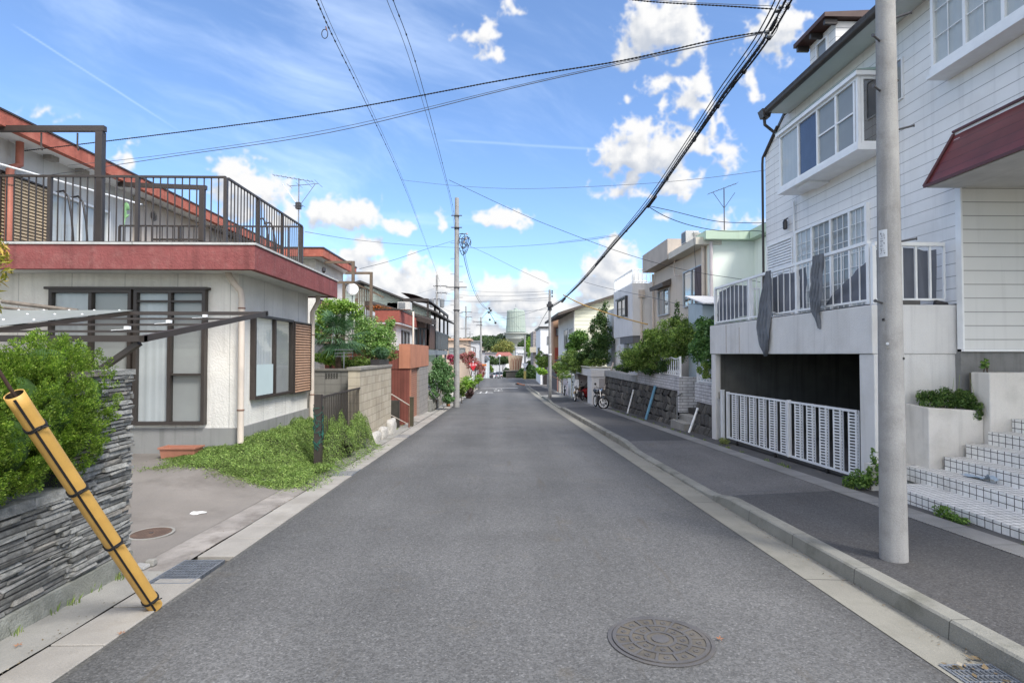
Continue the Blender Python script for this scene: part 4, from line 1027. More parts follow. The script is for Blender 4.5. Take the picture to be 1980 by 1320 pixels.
def trough(x0, x1, y0, y1, z0, z1, th=.015, fl=.02):
    mb = MB(); o = [(x0+fl,y0+fl),(x1-fl,y0+fl),(x1-fl,y1-fl),(x0+fl,y1-fl)]; O2 = [(x0,y0),(x1,y0),(x1,y1),(x0,y1)]; I = [(x0+th,y0+th),(x1-th,y0+th),(x1-th,y1-th),(x0+th,y1-th)]; I2 = [(x0+fl+th,y0+fl+th),(x1-fl-th,y0+fl+th),(x1-fl-th,y1-fl-th),(x0+fl+th,y1-fl-th)]
    rings = [[(a,b,z0) for a,b in o], [(a,b,z1) for a,b in O2], [(a,b,z1) for a,b in I], [(a,b,z0+.03) for a,b in I2]]
    for r_ in rings: mb.v += r_
    for k in range(3):
        for i in range(4): mb.f.append((4*k+i, 4*k+(i+1)%4, 4*k+4+(i+1)%4, 4*k+4+i))
    mb.f.append((0,3,2,1)); mb.f.append((12,13,14,15)); return mb
gzp = float(groundz(np.array(-4.75), np.array(8.4)))
part('trough', trough(-5.02, -4.50, 8.28, 8.52, gzp+.004, gzp+.165), POT, t)
part('rim', MB().box(-5.035, -4.485, 8.265, 8.28, gzp+.14, gzp+.168).box(-5.035, -5.02, 8.28, 8.535, gzp+.14, gzp+.168).box(-4.5, -4.485, 8.28, 8.535, gzp+.14, gzp+.168), POT, t, bevel=.003)
t = thing('fence', (-3.0, 10.5, gz(10)), 'low dark brown bar fence sunk in green creeper before the block wall', 'fence')
mb = MB(); y = 9.4
while y < 11.85: mb.bar((-3.0, y, gz(y)), (-3.0, y, .86), .016, .016); y += .105
part('bars', mb, BROWN_M, t)
part('rail', MB().bar((-3.0, 9.3, .875), (-3.0, 11.9, .875), .03, .03).bar((-3.0, 9.3, .02), (-3.0, 11.9, .0), .02, .02), BROWN_M, t)
part('post', MB().bar((-3.0, 9.22, gz(9.2)), (-3.0, 9.22, .93), .11, .11), BROWN_M, t)
mb = MB(); gg = random.Random(9)
for k in range(60):
    z = gg.uniform(.1, .78); a = gg.uniform(0, 6.28); mb.tube([(-3.0+.075*math.cos(a), 9.22+.075*math.sin(a), z), (-3.0+.085*math.cos(a+.9), 9.22+.085*math.sin(a+.9), z+gg.uniform(-.08,.08)), (-3.0+.075*math.cos(a+1.8), 9.22+.075*math.sin(a+1.8), z+gg.uniform(-.1,.1))], .005, 4)
solo('plant_netting', mb, mat('net_teal', (.02, .12, .09), .8), 'teal plastic netting wrapped round the brown fence post', 'netting')

# ================================================================ block walls
BLK = brick_mat('blocks_beige', (.40, .345, .26), (.46, .41, .32), (.26, .22, .17), .36, .182, .006, 'yz', .9, 0.5, .5, stain=((.30, .27, .21), .5))
BLK_G = brick_mat('blocks_grey', (.19, .185, .165), (.23, .22, .195), (.13, .125, .11), .36, .182, .006, 'xz', .9, 0.0, .5, stain=((.12, .115, .10), .6))
t = thing('block_wall', (-3.1, 13.6, gz(13.6)), 'beige concrete block wall with coping beside the road', 'wall')
part('blocks', MB().hexa([(-3.25,11.9,gz(11.9)+.22),(-3.0,11.9,gz(11.9)+.22),(-3.0,15.3,gz(15.3)+.22),(-3.25,15.3,gz(15.3)+.22),(-3.25,11.9,1.245),(-3.0,11.9,1.245),(-3.0,15.3,1.245),(-3.25,15.3,1.245)]), BLK, t)
part('coping', MB().box(-3.28, -2.975, 11.87, 15.33, 1.247, 1.315), mat('coping_grey', (.24, .225, .20), .9, .2, 4, bump=.5), t, bevel=.008)
part('footing', MB().hexa([(-3.27,11.9,gz(12)-.2),(-2.98,11.9,gz(12)-.2),(-2.98,15.3,gz(15)-.2),(-3.27,15.3,gz(15)-.2),(-3.27,11.9,gz(11.9)+.218),(-2.98,11.9,gz(11.9)+.218),(-2.98,15.3,gz(15.3)+.218),(-3.27,15.3,gz(15.3)+.218)]), CONC, t)
GRAN = island_mat('granite', [(0, (.32, .30, .27)), (1, (.48, .46, .42))], .9, .8, 30)
def boulder(c_, sx, sy, sz, seed, label, m=GRAN, group=None, cat='stone'):
    gg = random.Random(seed); import bmesh
    bm = bmesh.new(); bmesh.ops.create_icosphere(bm, subdivisions=3, radius=1)
    mb = MB()
    for v in bm.verts:
        p = v.co.copy(); k = 1+.16*mathutils.noise.noise(p*1.7+V((seed, 0, 0)))+.05*mathutils.noise.noise(p*5+V((seed, 2, 0)))
        q = V([max(-.78, min(.78, c)) for c in p])*k*1.15
        mb.v.append((c_[0]+q.x*sx, c_[1]+q.y*sy, c_[2]+q.z*sz))
    mb.f = [tuple(v.index for v in f.verts) for f in bm.faces]; bm.free()
    return solo('boulder', mb, m, label, cat, group, smooth=True)
boulder((-2.93, 13.0, gz(13)+.08), .10, .42, .17, 1, 'near granite boulder at the foot of the beige block wall', group='granite foot stones')
boulder((-2.93, 13.9, gz(13.9)+.10), .10, .36, .19, 2, 'middle granite boulder at the foot of the beige block wall', group='granite foot stones')
boulder((-2.94, 15.0, gz(15)+.15), .12, .38, .26, 3, 'tall far granite boulder at the end of the beige block wall', group='granite foot stones')
t = thing('block_wall', (-5, 12.6, gz(12.6)), 'weathered grey block wall running behind the fence to the house', 'wall')
part('blocks', MB().box(-8.05, -3.26, 12.6, 12.75, gz(12.6)-.2, 1.215), BLK_G, t)
part('coping', MB().box(-8.05, -3.29, 12.57, 12.78, 1.217, 1.265), mat('coping_dark', (.17, .16, .14), .9, .2, 4, bump=.5), t)
mb = MB()
for i in range(5):
    for j in range(3):
        x = -3.93+i*.06; z = 1.06+j*.045; mb.tube([(x+.02*math.cos(a), 12.595, z+.016*math.sin(a)) for a in [k*1.05 for k in range(7)]], .006, 4)
part('openwork_block', mb, mat('opening_dark', (.05, .048, .042), .9), t)
# ================================================================ white house on the right
X1 = 6.0; GXF = 4.88
GLH = glass_mat('window_glass_house', refl=.02, clear=.95)
H2 = thing('house', (7.5, 9, gz(8)), 'white clapboard house with a balcony over its open garage beside the near pole', 'house')
# main road wall as an outline with the sloped far top corner, pierced only by surface windows
part('wall', MB().extr([(6.0, 7.03, 2.26), (6.0, 12.32, 2.26), (6.0, 12.32, 6.10), (6.0, 11.55, 6.62), (6.0, 7.03, 6.62)], (7, 0, 0)), SIDING, H2)
part('upper_wall', MB().box(6.0, 13, 1.5, 7.028, 4.42, 6.62), SIDING, H2)
part('porch_wall', MB().box(5.965, 13, 7.0, 7.028, 1.66, 4.40), mat('siding_porch', (.70, .70, .68), .65, .05, 1, streak=.1, lines=[(2, .178, .010, .6, 0.0)]), H2)
part('porch_soffit', MB().box(6.0, 13, 1.5, 6.998, 4.395, 4.418), WHITE, H2)
part('corner_board', MB().box(5.94, 5.964, 6.98, 7.07, 1.66, 4.40), WHITE_M, H2)
part('porch_sill', MB().box(5.93, 13, 6.96, 6.998, 1.63, 1.658), WHITE_M, H2)
part('base_wall', MB().box(5.95, 13, 7.03, 7.20, -.2, 1.63), mat('base_concrete', (.24, .24, .235), .9, .2, 3, bump=.4, streak=.4, dirt=((.12, .115, .11), .7, 0, 3)), H2)
# roof with eave, gutter
part('roof', MB().hexa([(5.50,1.0,6.66),(9.5,1.0,9.2),(9.5,11.6,9.2),(5.50,11.30,6.66),(5.50,1.0,6.72),(9.5,1.0,9.3),(9.5,11.6,9.3),(5.50,11.30,6.72)]).poly([(9.5,1,9.25),(13,1,7),(13,11.6,7),(9.5,11.6,9.25)]), mat('roof_slate', (.06, .055, .055), .8, .2, 4, lines=[(1, .3, .02, .4, 0)]), H2)
part('soffit', MB().box(5.56, 5.998, 1.0, 11.30, 6.60, 6.625), mat('soffit_pale', (.62, .66, .64), .7, .03), H2)
GUT = mat('gutter_dark', (.055, .048, .045), .45, .15, 8)
mb = MB(); n = 8
prof = [(5.50+.062*math.cos(a), 6.60+.062*math.sin(a)) for a in [math.pi*(1+i/n) for i in range(n+1)]]
prof2 = [(5.50+.054*math.cos(a), 6.60+.054*math.sin(a)) for a in [math.pi*(2-i/n) for i in range(n+1)]]
pr = prof+prof2; mb.extr([(x, 1.0, z) for x, z in pr], (0, 10.35, 0))
part('gutter', mb, GUT, H2, smooth='auto')
part('gutter_outlet', MB().hexa([(5.44,11.22,6.50),(5.58,11.22,6.50),(5.58,11.38,6.50),(5.44,11.38,6.50),(5.40,11.19,6.66),(5.61,11.19,6.66),(5.61,11.41,6.66),(5.40,11.41,6.66)]), GUT, H2)
d = part('downpipe', MB().tube([(5.5, 11.32, 6.5), (5.52, 11.34, 6.38), (5.78, 11.50, 6.30), (5.97, 11.62, 6.26)], .032, 8), GUT, H2, smooth='auto')
part('downpipe', MB().tube([(5.96, 11.70, 6.50), (5.96, 12.36, 6.05), (5.96, 12.38, 5.9), (5.96, 12.38, 2.3)], .028, 8), GUT, H2, smooth='auto')
part('verge', MB().extr([(5.98, 11.45, 6.63), (5.98, 12.34, 6.06), (5.98, 12.34, 6.13), (5.98, 11.47, 6.70)], (.3, 0, 0)), GUT, H2)
# dormer
dm = part('dormer', MB().box(6.15, 8.5, 9.9, 10.74, 6.7, 7.70), SIDING, H2)
part('dormer_roof', MB().hexa([(5.88,9.78,7.72),(8.6,9.78,7.72),(8.6,10.86,7.72),(5.88,10.86,7.72),(5.88,9.78,7.80),(8.6,9.78,7.95),(8.6,10.86,7.95),(5.88,10.86,7.80)]), mat('dormer_roof', (.085, .045, .038), .6, .2, 5), dm)
part('rafter_tail', MB().box(5.92, 6.15, 9.84, 9.90, 7.62, 7.715), GUT, dm); part('rafter_tail', MB().box(5.92, 6.15, 10.3, 10.36, 7.62, 7.715), GUT, dm); part('rafter_tail', MB().box(5.92, 6.15, 10.76, 10.82, 7.62, 7.715), GUT, dm)
window(dm, FX(6.15, -1), 10.12, 10.48, 6.85, 7.58, [SCREEN], WHITE_M, .03, .04, rails=[(0, 7.22)])
# bay window
BY0, BY1, BXF = 8.40, 10.82, 5.55
bay = part('bay_window', MB().box(BXF-.03, 5.999, BY0-.03, BY1+.03, 4.76, 4.86).box(BXF-.05, 5.999, BY0-.05, BY1+.05, 5.92, 5.99), WHITE_M, H2)
part('bay_roof', MB().hexa([(BXF-.06,BY0-.06,5.992),(5.999,BY0-.06,5.992),(5.999,BY1+.06,5.992),(BXF-.06,BY1+.06,5.992),(BXF-.06,BY0-.06,6.0),(5.999,BY0-.06,6.06),(5.999,BY1+.06,6.06),(BXF-.06,BY1+.06,6.0)]), mat('flashing_green', (.30, .40, .37), .6), bay)
part('bay_bracket', MB().box(5.62, 5.999, 9.9, 10.3, 4.72, 4.758), WHITE_M, bay)
fx = frame_of((BXF+.05, 0, 0), (0,1,0), (-1,0,0))
part('bay_core', MB().box(BXF+.06, 5.99, BY0+.06, BY1-.01, 4.861, 5.919), INSIDE, bay)
window(bay, fx, BY0, BY1, 4.862, 5.918, [SCREEN, SCREEN, SCREEN, CURT_B, CURT], WHITE_M, .045, .05, mull=[BY0, 8.50, 8.98, 9.52, 10.14, BY1], glass=GLH, rails=[(1, 5.40), (2, 5.40)])
fy = frame_of((0, BY0+.05, 0), (1,0,0), (0,-1,0))
window(bay, fy, BXF+.055, 5.995, 4.862, 5.918, [mat('room_shade', (.10, .07, .055), .9, .4, 3)], WHITE_M, .04, .05, glass=GLASS_R)
# other windows
fr = FX(X1, -1)
w = window(H2, fr, 8.82, 11.02, 2.30, 4.07, [CURT, SCREEN, SCREEN, CURT], WHITE_M, .05, .06, lat=(3, 7), glass=GLH, mull=[8.82, 9.28, 9.82, 10.42, 11.02], name='lattice_door')
louvre(H2, fr, 11.12, 12.2, 2.30, 4.0, WHITE_M, WHITE_M, 28, .06, name='shutter')
window(H2, fr, 8.02, 8.32, 5.40, 6.02, [SCREEN], WHITE_M, .018, .03)
bw = window(H2, frame_of((5.80, 0, 0), (0,1,0), (-1,0,0)), 5.6, 7.18, 5.38, 6.9, [CURT, CURT, CURT], WHITE_M, .045, .06, lat=(2, 4), glass=GLH)
part('bay_box', MB().box(5.80, 5.998, 5.6, 7.18, 5.30, 6.95), WHITE, bw)
part('bay_sill', MB().box(5.70, 5.998, 5.56, 7.22, 5.26, 5.30).box(5.72, 5.80, 5.6, 7.18, 5.30, 5.378), WHITE_M, bw)
part('porch_lantern', MB().lathe((5.92, 10.98+.35, 4.18), [(.01, .22), (.03, .2), (.05, .16), (.045, .02), (.025, 0)], 8).tube([(5.92, 11.33, 4.38), (5.98, 11.33, 4.42)], .012), DARK_M, H2)
part('downpipe', MB().tube([(5.96, 11.06, 4.7), (5.96, 11.06, 2.3)], .02, 6), WHITE_M, H2)
# entrance awning
AW = mat('awning_red', (.15, .036, .036), .3, .3, 2.5, streak=.15, fine=.05, lines=[(1, 99, .001, 0, 0)], spec=.6)
AWm = mat('awning_slats', (.155, .034, .034), .32, .25, 2.0, spec=.6, lines=[(2, .145, .010, .55, .05)])
aw = part('awning', MB().extr([(6.0, 7.13, 4.48), (5.50, 7.00, 3.76), (5.50, 3.0, 3.76), (6.0, 3.0, 4.48)], (.02, 0, .03)).poly([(6.0,7.13,4.48),(6.0,7.04,3.79),(5.50,7.0,3.77)]), AWm, H2)
part('awning_trim', MB().bar((6.0, 7.14, 4.50), (5.49, 7.01, 3.77), .035, .03).bar((5.49, 7.01, 3.765), (5.49, 3.0, 3.765), .03, .035).bar((5.99, 7.14, 4.53), (5.99, 3.0, 4.53), .03, .03), mat('awning_edge', (.10, .035, .035), .5), aw)
part('awning_soffit', MB().box(5.52, 6.0, 3.0, 7.0, 3.745, 3.757), mat('soffit_grey', (.50, .50, .49), .8), aw)
part('porch_ceiling', MB().box(6.002, 13, 3.0, 6.998, 3.76, 3.79), mat('ceiling_pale', (.55, .55, .54), .8), H2)
part('transom_wall', MB().box(6.002, 6.02, 3.0, 6.998, 3.79, 4.39), WHITE, H2)

# garage: slab, pillars, walls, dark inside
SL0, SL1 = 1.60, 2.24
ga = part('garage_slab', MB().box(4.84, 5.97, 7.10, 12.68, SL0, SL1), STUCCO_W, H2, bevel=.01)
part('rust_drips', MB().box(4.835, 4.8395, 11.75, 11.77, SL0+.02, SL1-.02).box(4.835, 4.8395, 11.10, 11.115, SL0+.02, SL1-.1), mat('rust_streak', (.42, .36, .32), .9, .2, 8), ga)
part('garage_side_wall', MB().box(4.90, 5.96, 7.12, 7.35, -.4, SL0-.002), STUCCO_W, H2)
part('pillar', MB().box(4.86, 5.12, 7.10, 7.40, -.4, SL0-.004), STUCCO_W, H2, bevel=.01)
part('pillar', MB().box(4.86, 4.98, 12.42, 12.66, -.5, SL0-.004), STUCCO_W, H2, bevel=.01)
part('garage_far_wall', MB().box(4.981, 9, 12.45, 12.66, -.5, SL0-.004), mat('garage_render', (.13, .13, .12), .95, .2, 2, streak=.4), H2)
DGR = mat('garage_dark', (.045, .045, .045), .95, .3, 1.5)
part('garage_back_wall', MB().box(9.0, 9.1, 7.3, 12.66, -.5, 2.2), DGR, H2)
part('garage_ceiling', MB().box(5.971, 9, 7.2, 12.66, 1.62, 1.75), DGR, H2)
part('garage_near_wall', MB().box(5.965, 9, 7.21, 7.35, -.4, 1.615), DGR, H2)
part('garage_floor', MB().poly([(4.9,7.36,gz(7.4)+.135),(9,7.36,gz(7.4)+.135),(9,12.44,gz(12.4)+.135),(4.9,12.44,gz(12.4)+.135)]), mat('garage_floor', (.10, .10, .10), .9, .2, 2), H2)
part('conduit', MB().tube([(4.95, 12.36, 1.58), (4.95, 12.36, .72)], .012, 6).box(4.91, 4.99, 12.32, 12.40, .60, .74), mat('conduit_grey', (.35, .33, .29), .6), H2)
# balcony railing
railing(H2, (4.95, 7.30), (4.95, 12.60), 2.26, 3.12, WHITE_M, .20, .014, .055, post_at=(0.0, .34, .67, 1.0), top=.045, foot=.03)
railing(H2, (4.95, 7.22), (5.90, 7.22), 2.26, 3.08, WHITE_M, .17, .026, .05, post_at=(0.0,), top=.05, foot=.03)
railing(H2, (4.95, 12.63), (5.98, 12.63), 2.26, 3.12, WHITE_M, .13, .02, .04, top=.04)
part('deck_channel', MB().box(4.90, 4.93, 7.26, 12.60, 2.242, 2.262), DARK_M, H2)
part('deck_gap', MB().box(4.98, 5.50, 7.12, 7.18, 2.241, 2.30), DARK_M, H2)

# balcony netting and hanging cloths
NET = sheer_mat('shade_net', (.115, .125, .155), .93); NETC = mat('shade_cloth', (.155, .17, .195), .95, .14, 6, bump=.5, bs=30)
_b = NETC.node_tree.nodes['Principled BSDF']
def cloth(name, label, fn, nu, nv, m, group=None, cat='shade cloth'): return solo(name, MB().grid(fn, nu, nv), m, label, cat, group, smooth=True)
def netf(y0, y1, z0f, z1f, x=4.985, amp=.018, ph=0.0): return lambda u, v: (x+amp*math.sin(u*17+ph+3*v)*math.cos(u*7+ph)+.01*math.sin(v*9+ph), y0+(y1-y0)*u, z0f(u)+(z1f(u)-z0f(u))*v)
cloth('shade_net', 'grey shade net tied to the far end of the balcony railing', netf(10.9, 12.55, lambda u: 2.34+.05*math.sin(u*6)*(1-u), lambda u: 3.04-.30*max(0, .25-u)*4*.2-.03*math.sin(u*9)), 40, 14, NET, 'grey shade nets tied to the balcony railing')
cloth('shade_net', 'grey shade net on the balcony railing between the two hanging cloths', netf(8.9, 10.1, lambda u: 2.34+.03*math.sin(u*8), lambda u: 3.02-.04*abs(math.sin(u*5)), ph=2), 40, 14, NET, 'grey shade nets tied to the balcony railing')
cloth('shade_net', 'sagging triangular shade net on the balcony railing next to the pole', netf(7.35, 8.35, lambda u: 2.33, lambda u: 2.36+.52*(1-u)**.8, ph=4), 30, 12, NET, 'grey shade nets tied to the balcony railing')
cloth('shade_net', 'grey shade net across the short side of the balcony right of the pole', lambda u, v: (4.98+.85*u, 7.27+.02*math.sin(u*22+2*v), 2.30+(.70-.02*math.sin(u*9))*v+.03*u*math.sin(v*3)), 40, 14, NET, 'grey shade nets tied to the balcony railing')
def hang(yc, zt, zb, w, label, seed):
    # a limp cloth slung over the rail, gathered at the top and folded to a point at the foot
    def fn(u, v):
        t_ = 1-v; prof = np.interp(t_, [0, .18, .5, .78, .92, 1], [.30, .55, .85, 1.0, .62, .10]) if seed == 1 else np.interp(t_, [0, .15, .4, .6, .75, 1], [.75, .85, .85, .95, .70, .06])
        s_ = u-.5; cx = np.interp(t_, [0, .3, .7, 1], [0, .02, .14, .10]) if seed == 1 else np.interp(t_, [0, .5, .8, 1], [0, .0, .03, -.05])
        x = 4.845-.05*math.sin(t_*2.4)-.03*math.sin(s_*24+seed+t_*7)*(.5+.5*t_)-.012*math.sin(s_*47+2-t_*9)
        return (x, yc+cx+s_*w*prof, zt+(zb-zt)*t_+s_*.10*t_)
    return cloth('hanging_cloth', label, fn, 44, 40, NETC, 'grey cloths hanging over the balcony rail', 'cloth')
hang(9.88, 3.10, 1.60, .52, 'long twisted grey cloth hanging from the balcony rail past the slab edge', 1)
hang(8.30, 3.11, 2.02, .34, 'shorter grey cloth hanging over the balcony rail nearer the pole', 2)
solo('clutter', MB().hexa([(5.72,7.13,2.245),(5.92,7.16,2.245),(5.92,7.22,2.245),(5.72,7.20,2.245),(5.73,7.14,2.31),(5.90,7.16,2.28),(5.90,7.21,2.28),(5.73,7.19,2.31)]), DARK_M, 'dark object lying on the slab at the right end of the balcony', 'clutter', bevel=.01)

# ================================================================ accordion gates
GW = mat('gate_white', (.78, .80, .82), .4, .06, 5, streak=.08)
def gate(y0, y1, n, label, flip):
    t = thing('accordion_gate', (GXF, (y0+y1)/2, gz((y0+y1)/2)), label, 'gate', 'white accordion gates across the garage')
    zb = lambda y: -.085-(y-7.3)*.026; zt = lambda y: .835-(y-7.3)*.012; L = (y1-y0)/n
    for i in range(n):
        a = y0+i*L; b = a+L; mid = a+L*.55; s = 1 if flip else 1
        xa, xm = GXF, GXF+.055
        # post, louvred leaf turned a little, plain gap leaf
        part('post', MB().hexa([(xa-.008,a,zb(a)),(xa+.010,a,zb(a)),(xa+.010,a+.03,zb(a)),(xa-.008,a+.03,zb(a)),(xa-.008,a,zt(a)),(xa+.010,a,zt(a)),(xa+.010,a+.03,zt(a)),(xa-.008,a+.03,zt(a))]), GW, t)
        mb = MB(); P = lambda u, z: V((xm-(xm-xa)*u, a+.031+(mid-a-.031)*u, z))
        z0 = zb(a)+.05; z1 = zt(a)-.05
        for u0, u1 in ((0, .12), (.88, 1)): mb.hexa([P(u0,z0-.04), P(u1,z0-.04), P(u1,z0-.04)+V((.007,0,0)), P(u0,z0-.04)+V((.007,0,0)), P(u0,z1+.04), P(u1,z1+.04), P(u1,z1+.04)+V((.007,0,0)), P(u0,z1+.04)+V((.007,0,0))])
        k = 19
        for j in range(k):
            z = z0+(z1-z0)*(j+.1)/k; h = (z1-z0)/k*.52
            mb.hexa([P(.12,z), P(.88,z), P(.88,z)+V((.005,0,0)), P(.12,z)+V((.005,0,0)), P(.12,z+h), P(.88,z+h), P(.88,z+h)+V((.005,0,0)), P(.12,z+h)+V((.005,0,0))])
        part('louvre_panel', mb, GW, t)
        part('top_rail', MB().bar((xa+.001, a+.031, zt(a)-.02), (xa+.001, b-.001, zt(b)-.02), .016, .035), GW, t); part('bottom_rail', MB().bar((xa+.001, a+.031, zb(a)+.02), (xa+.001, b-.001, zb(b)+.02), .016, .035), GW, t)
    part('post', MB().box(GXF-.025, GXF+.035, y1, y1+.045, zb(y1), zt(y1)+.01), GW, t)
    for y in ([y0+L*1.0, y1-L*1.05] if flip else [y0+.05, y0+L*2.0]):
        c_ = part('caster', MB().bar((GXF, y, zb(y)), (GXF, y, zb(y)-.04), .025, .025), DARK_M, t)
        zc_ = gz(y)+.112+.035
        part('wheel', MB().tube([(GXF-.015, y, zc_), (GXF+.015, y, zc_)], .034, 14), BLACKR, c_)
    return t
gate(7.50, 9.27, 5, 'nearer white accordion gate next to the utility pole', False)
gate(9.36, 11.78, 6, 'farther white accordion gate ending at the thin garage pillar', True)
t = thing('gate_post', (4.88, 12.0, gz(12)+.11), 'free-standing slim white post at the far end of the accordion gates', 'post')
part('post', MB().box(4.84, 4.90, 12.02, 12.10, gz(12)+.11, .80), GW, t); part('cap', MB().box(4.835, 4.905, 12.015, 12.105, .80, .815), WHITE_M, t)

# ================================================================ utility pole on the right
def pole(x, y, z0, z1, r0, r1, label, name='utility_pole'):
    t = thing(name, (x, y, z0), label, 'utility pole', 'concrete utility poles')
    part('shaft', MB().tube([(x, y, z0+(z1-z0)*i/10) for i in range(11)], [r0+(r1-r0)*i/10 for i in range(11)], 32), CONC_P, t, smooth='auto'); return t
PY = 4.42; PX = at(1728.5, 1088, PY).x
bz = gz(PY)+.09
t = pole(PX, PY, bz-.05, 8.4, .099, .044, 'big near concrete utility pole standing on the right pavement')
part('base_collar', MB().lathe((PX, PY, bz), [(.150, -.03), (.145, .004), (.125, .012), (.098, .014)], 28), ASPH_L, t, smooth='auto')
BOLT = mat('bolt_steel', (.10, .10, .105), .5, metal=.5)
def r_at(z): return .099-(.055)*(z-bz+.05)/(8.4-bz+.05)
for (px_, py_, side) in ((1706, 586, -1), (1747, 253, 1), (1740, 38, 1), (1765, 468, 1), (1693, 178, -1), (1690, 82, -1)):
    z = at(px_, py_, PY).z; rr = r_at(z)
    a = (PX+side*(rr-.005), PY-.02, z); b = (PX+side*(rr+.085), PY-.075, z+.012)
    part('step_bolt', MB().tube([a, b], .0085, 10).tube([b, (b[0]+side*.006, b[1]-.004, b[2])], .013, 8), BOLT, t)
for (px_, py_) in ((1707, 617), (1744, 693), (1738, 152)):
    z = at(px_, py_, PY-.08).z; rr = r_at(z); dx = max(-.9*rr, min(.9*rr, at(px_, py_, PY-.06).x-PX)); dy = -math.sqrt(max(0, rr*rr-dx*dx))
    part('bolt_hole', MB().tube([(PX+dx, PY+dy+.01, z), (PX+dx, PY+dy-.004, z)], .011, 12), BLACKR, t)
SIGNW = mat('plate_white', (.66, .68, .70), .5, .05, 5)
def curved(px0, px1, z0, z1, dr, n=8):
    mb = MB(); pts = []
    for i in range(n+1):
        px_ = px0+(px1-px0)*i/n; q = at(px_, 500, PY); dx = max(-.999, min(.999, (q.x-PX)/.085)); a = math.asin(dx); pts.append(a)
    for a in pts:
        zz = (z0+z1)/2; R_ = r_at(zz)+dr; mb.v += [(PX+R_*math.sin(a), PY-R_*math.cos(a), z0), (PX+R_*math.sin(a), PY-R_*math.cos(a), z1), (PX+(R_-.004)*math.sin(a), PY-(R_-.004)*math.cos(a), z0), (PX+(R_-.004)*math.sin(a), PY-(R_-.004)*math.cos(a), z1)]
    for i in range(n):
        b = 4*i; mb.f += [(b,b+4,b+5,b+1),(b+2,b+3,b+7,b+6),(b+1,b+5,b+7,b+3),(b,b+2,b+6,b+4)]
    return mb, pts
z1p = at(1706, 441, PY-.1).z; z0p = at(1706, 494, PY-.1).z
mb, aa = curved(1693, 1706, z0p, z1p, .006); pl = part('number_plate', mb, SIGNW, t)
gg = random.Random(4)
INK = mat('plate_ink', (.05, .055, .07), .6)
mb = MB(); a0, a1 = aa[1], aa[-1]
for row in range(9):
    z = z1p-.02-(z1p-z0p-.04)*(row+.5)/9; R_ = r_at(z)+.0072
    for st in range(4):
        a = a0+(a1-a0)*gg.uniform(.25, .75); dz = gg.uniform(-.006, .006); l = gg.uniform(.03, .08)
        if gg.random() < .5: mb.hexa([(PX+(R_+k)*math.sin(q), PY-(R_+k)*math.cos(q), z+dz+h) for h in (0, .0022) for q, k in ((a-l, 0), (a+l, 0), (a+l, .001), (a-l, .001))])
        else: mb.hexa([(PX+(R_+k)*math.sin(q), PY-(R_+k)*math.cos(q), z+h) for h in (-.007, .007) for q, k in ((a-.010, 0), (a+.010, 0), (a+.010, .001), (a-.010, .001))])
part('characters', mb, INK, pl)
for pyv, rr_ in ((664, .011), (672, .010)):
    q = at(1707, pyv, PY-.1); dx = q.x-PX; R_ = r_at(q.z); a = math.asin(max(-.75, min(.75, dx/R_)))
    n_v = V((math.sin(a), -math.cos(a), 0)); c_ = V((PX, PY, q.z))+n_v*(R_+.0005)
    part('round_tag', MB().tube([c_, c_+n_v*.003], rr_, 14), SIGNW if pyv == 664 else CONC, t)

# ================================================================ steps and planters
TILE = None
def tile_mat():
    m, t, b, g = base_mat('step_tiles'); P = g.outputs['Position']; N = g.outputs['True Normal']
    sp_ = t.new('ShaderNodeSeparateXYZ'); t.link(P, sp_.inputs[0]); ns = t.new('ShaderNodeSeparateXYZ'); t.link(N, ns.inputs[0])
    ln = None
    for ax, pitch, off, w in ((0, .082, .035, .0075), (1, .088, .02, .0085), (2, .0775, .0, .008)):
        q = t.math('FRACT', t.math('MULTIPLY_ADD', sp_.outputs[ax], 1/pitch, 40+off/pitch))
        l_ = t.math('MULTIPLY', t.math('LESS_THAN', q, w/pitch), t.math('LESS_THAN', t.math('ABSOLUTE', ns.outputs[ax]), .7))
        ln = l_ if ln is None else t.math('MAXIMUM', ln, l_)
    f = t.mr(t.noise(P, 7, 4), .3, .7, .86, 1.08); f = t.math('MULTIPLY', f, t.mr(t.noise(P, 50, 3), .3, .75, 1.03, .88))
    col = t.vm('SCALE', (.82, .81, .78), f)
    col = t.mix(t.mr(t.noise(P, 2.2, 6, .7), .56, .72, 0, .55), col, (.34, .32, .28))
    col = t.mix(ln, col, (.055, .05, .047)); t.link(col, b.inputs['Base Color']); b.inputs['Roughness'].default_value = .5
    bp = t.new('ShaderNodeBump', i_Strength=.7, i_Distance=.006); bp.invert = True; t.link(ln, bp.inputs['Height']); t.link(bp.outputs[0], b.inputs['Normal']); return m
TILE = tile_mat()
st = thing('entrance_steps', (5.2, 5.5, gz(6)+.1), 'white tiled entrance steps with dark joints at the right edge', 'steps')
SX = [4.66, 5.12, 5.42, 5.68, 5.94, 6.22, 6.5]; SZ = [.035, .19, .345, .50, .655, .81]
for i in range(6):
    y1 = [6.62, 6.95, 6.68, 6.66, 6.64, 6.62][i]
    xe = SX[i+1] if i < 5 else 7.4
    part('step', MB().box(SX[i], xe-.002 if i < 5 else xe, 1.2, y1 if i != 1 else 6.95, -.35 if i == 0 else SZ[i-1]-.02, SZ[i]), TILE, st)
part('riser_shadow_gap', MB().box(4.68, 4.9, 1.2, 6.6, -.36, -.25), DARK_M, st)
PLW = mat('planter_render', (.68, .65, .60), .95, .07, 2, bump=.8, bs=60, streak=.22, fine=.06, dirt=((.42, .40, .35), .5, 0, 1.8))
t = thing('planter', (5.6, 6.9, .15), 'lower rendered planter box beside the tiled steps, full of trailing greenery', 'planter box', 'rendered planter boxes')
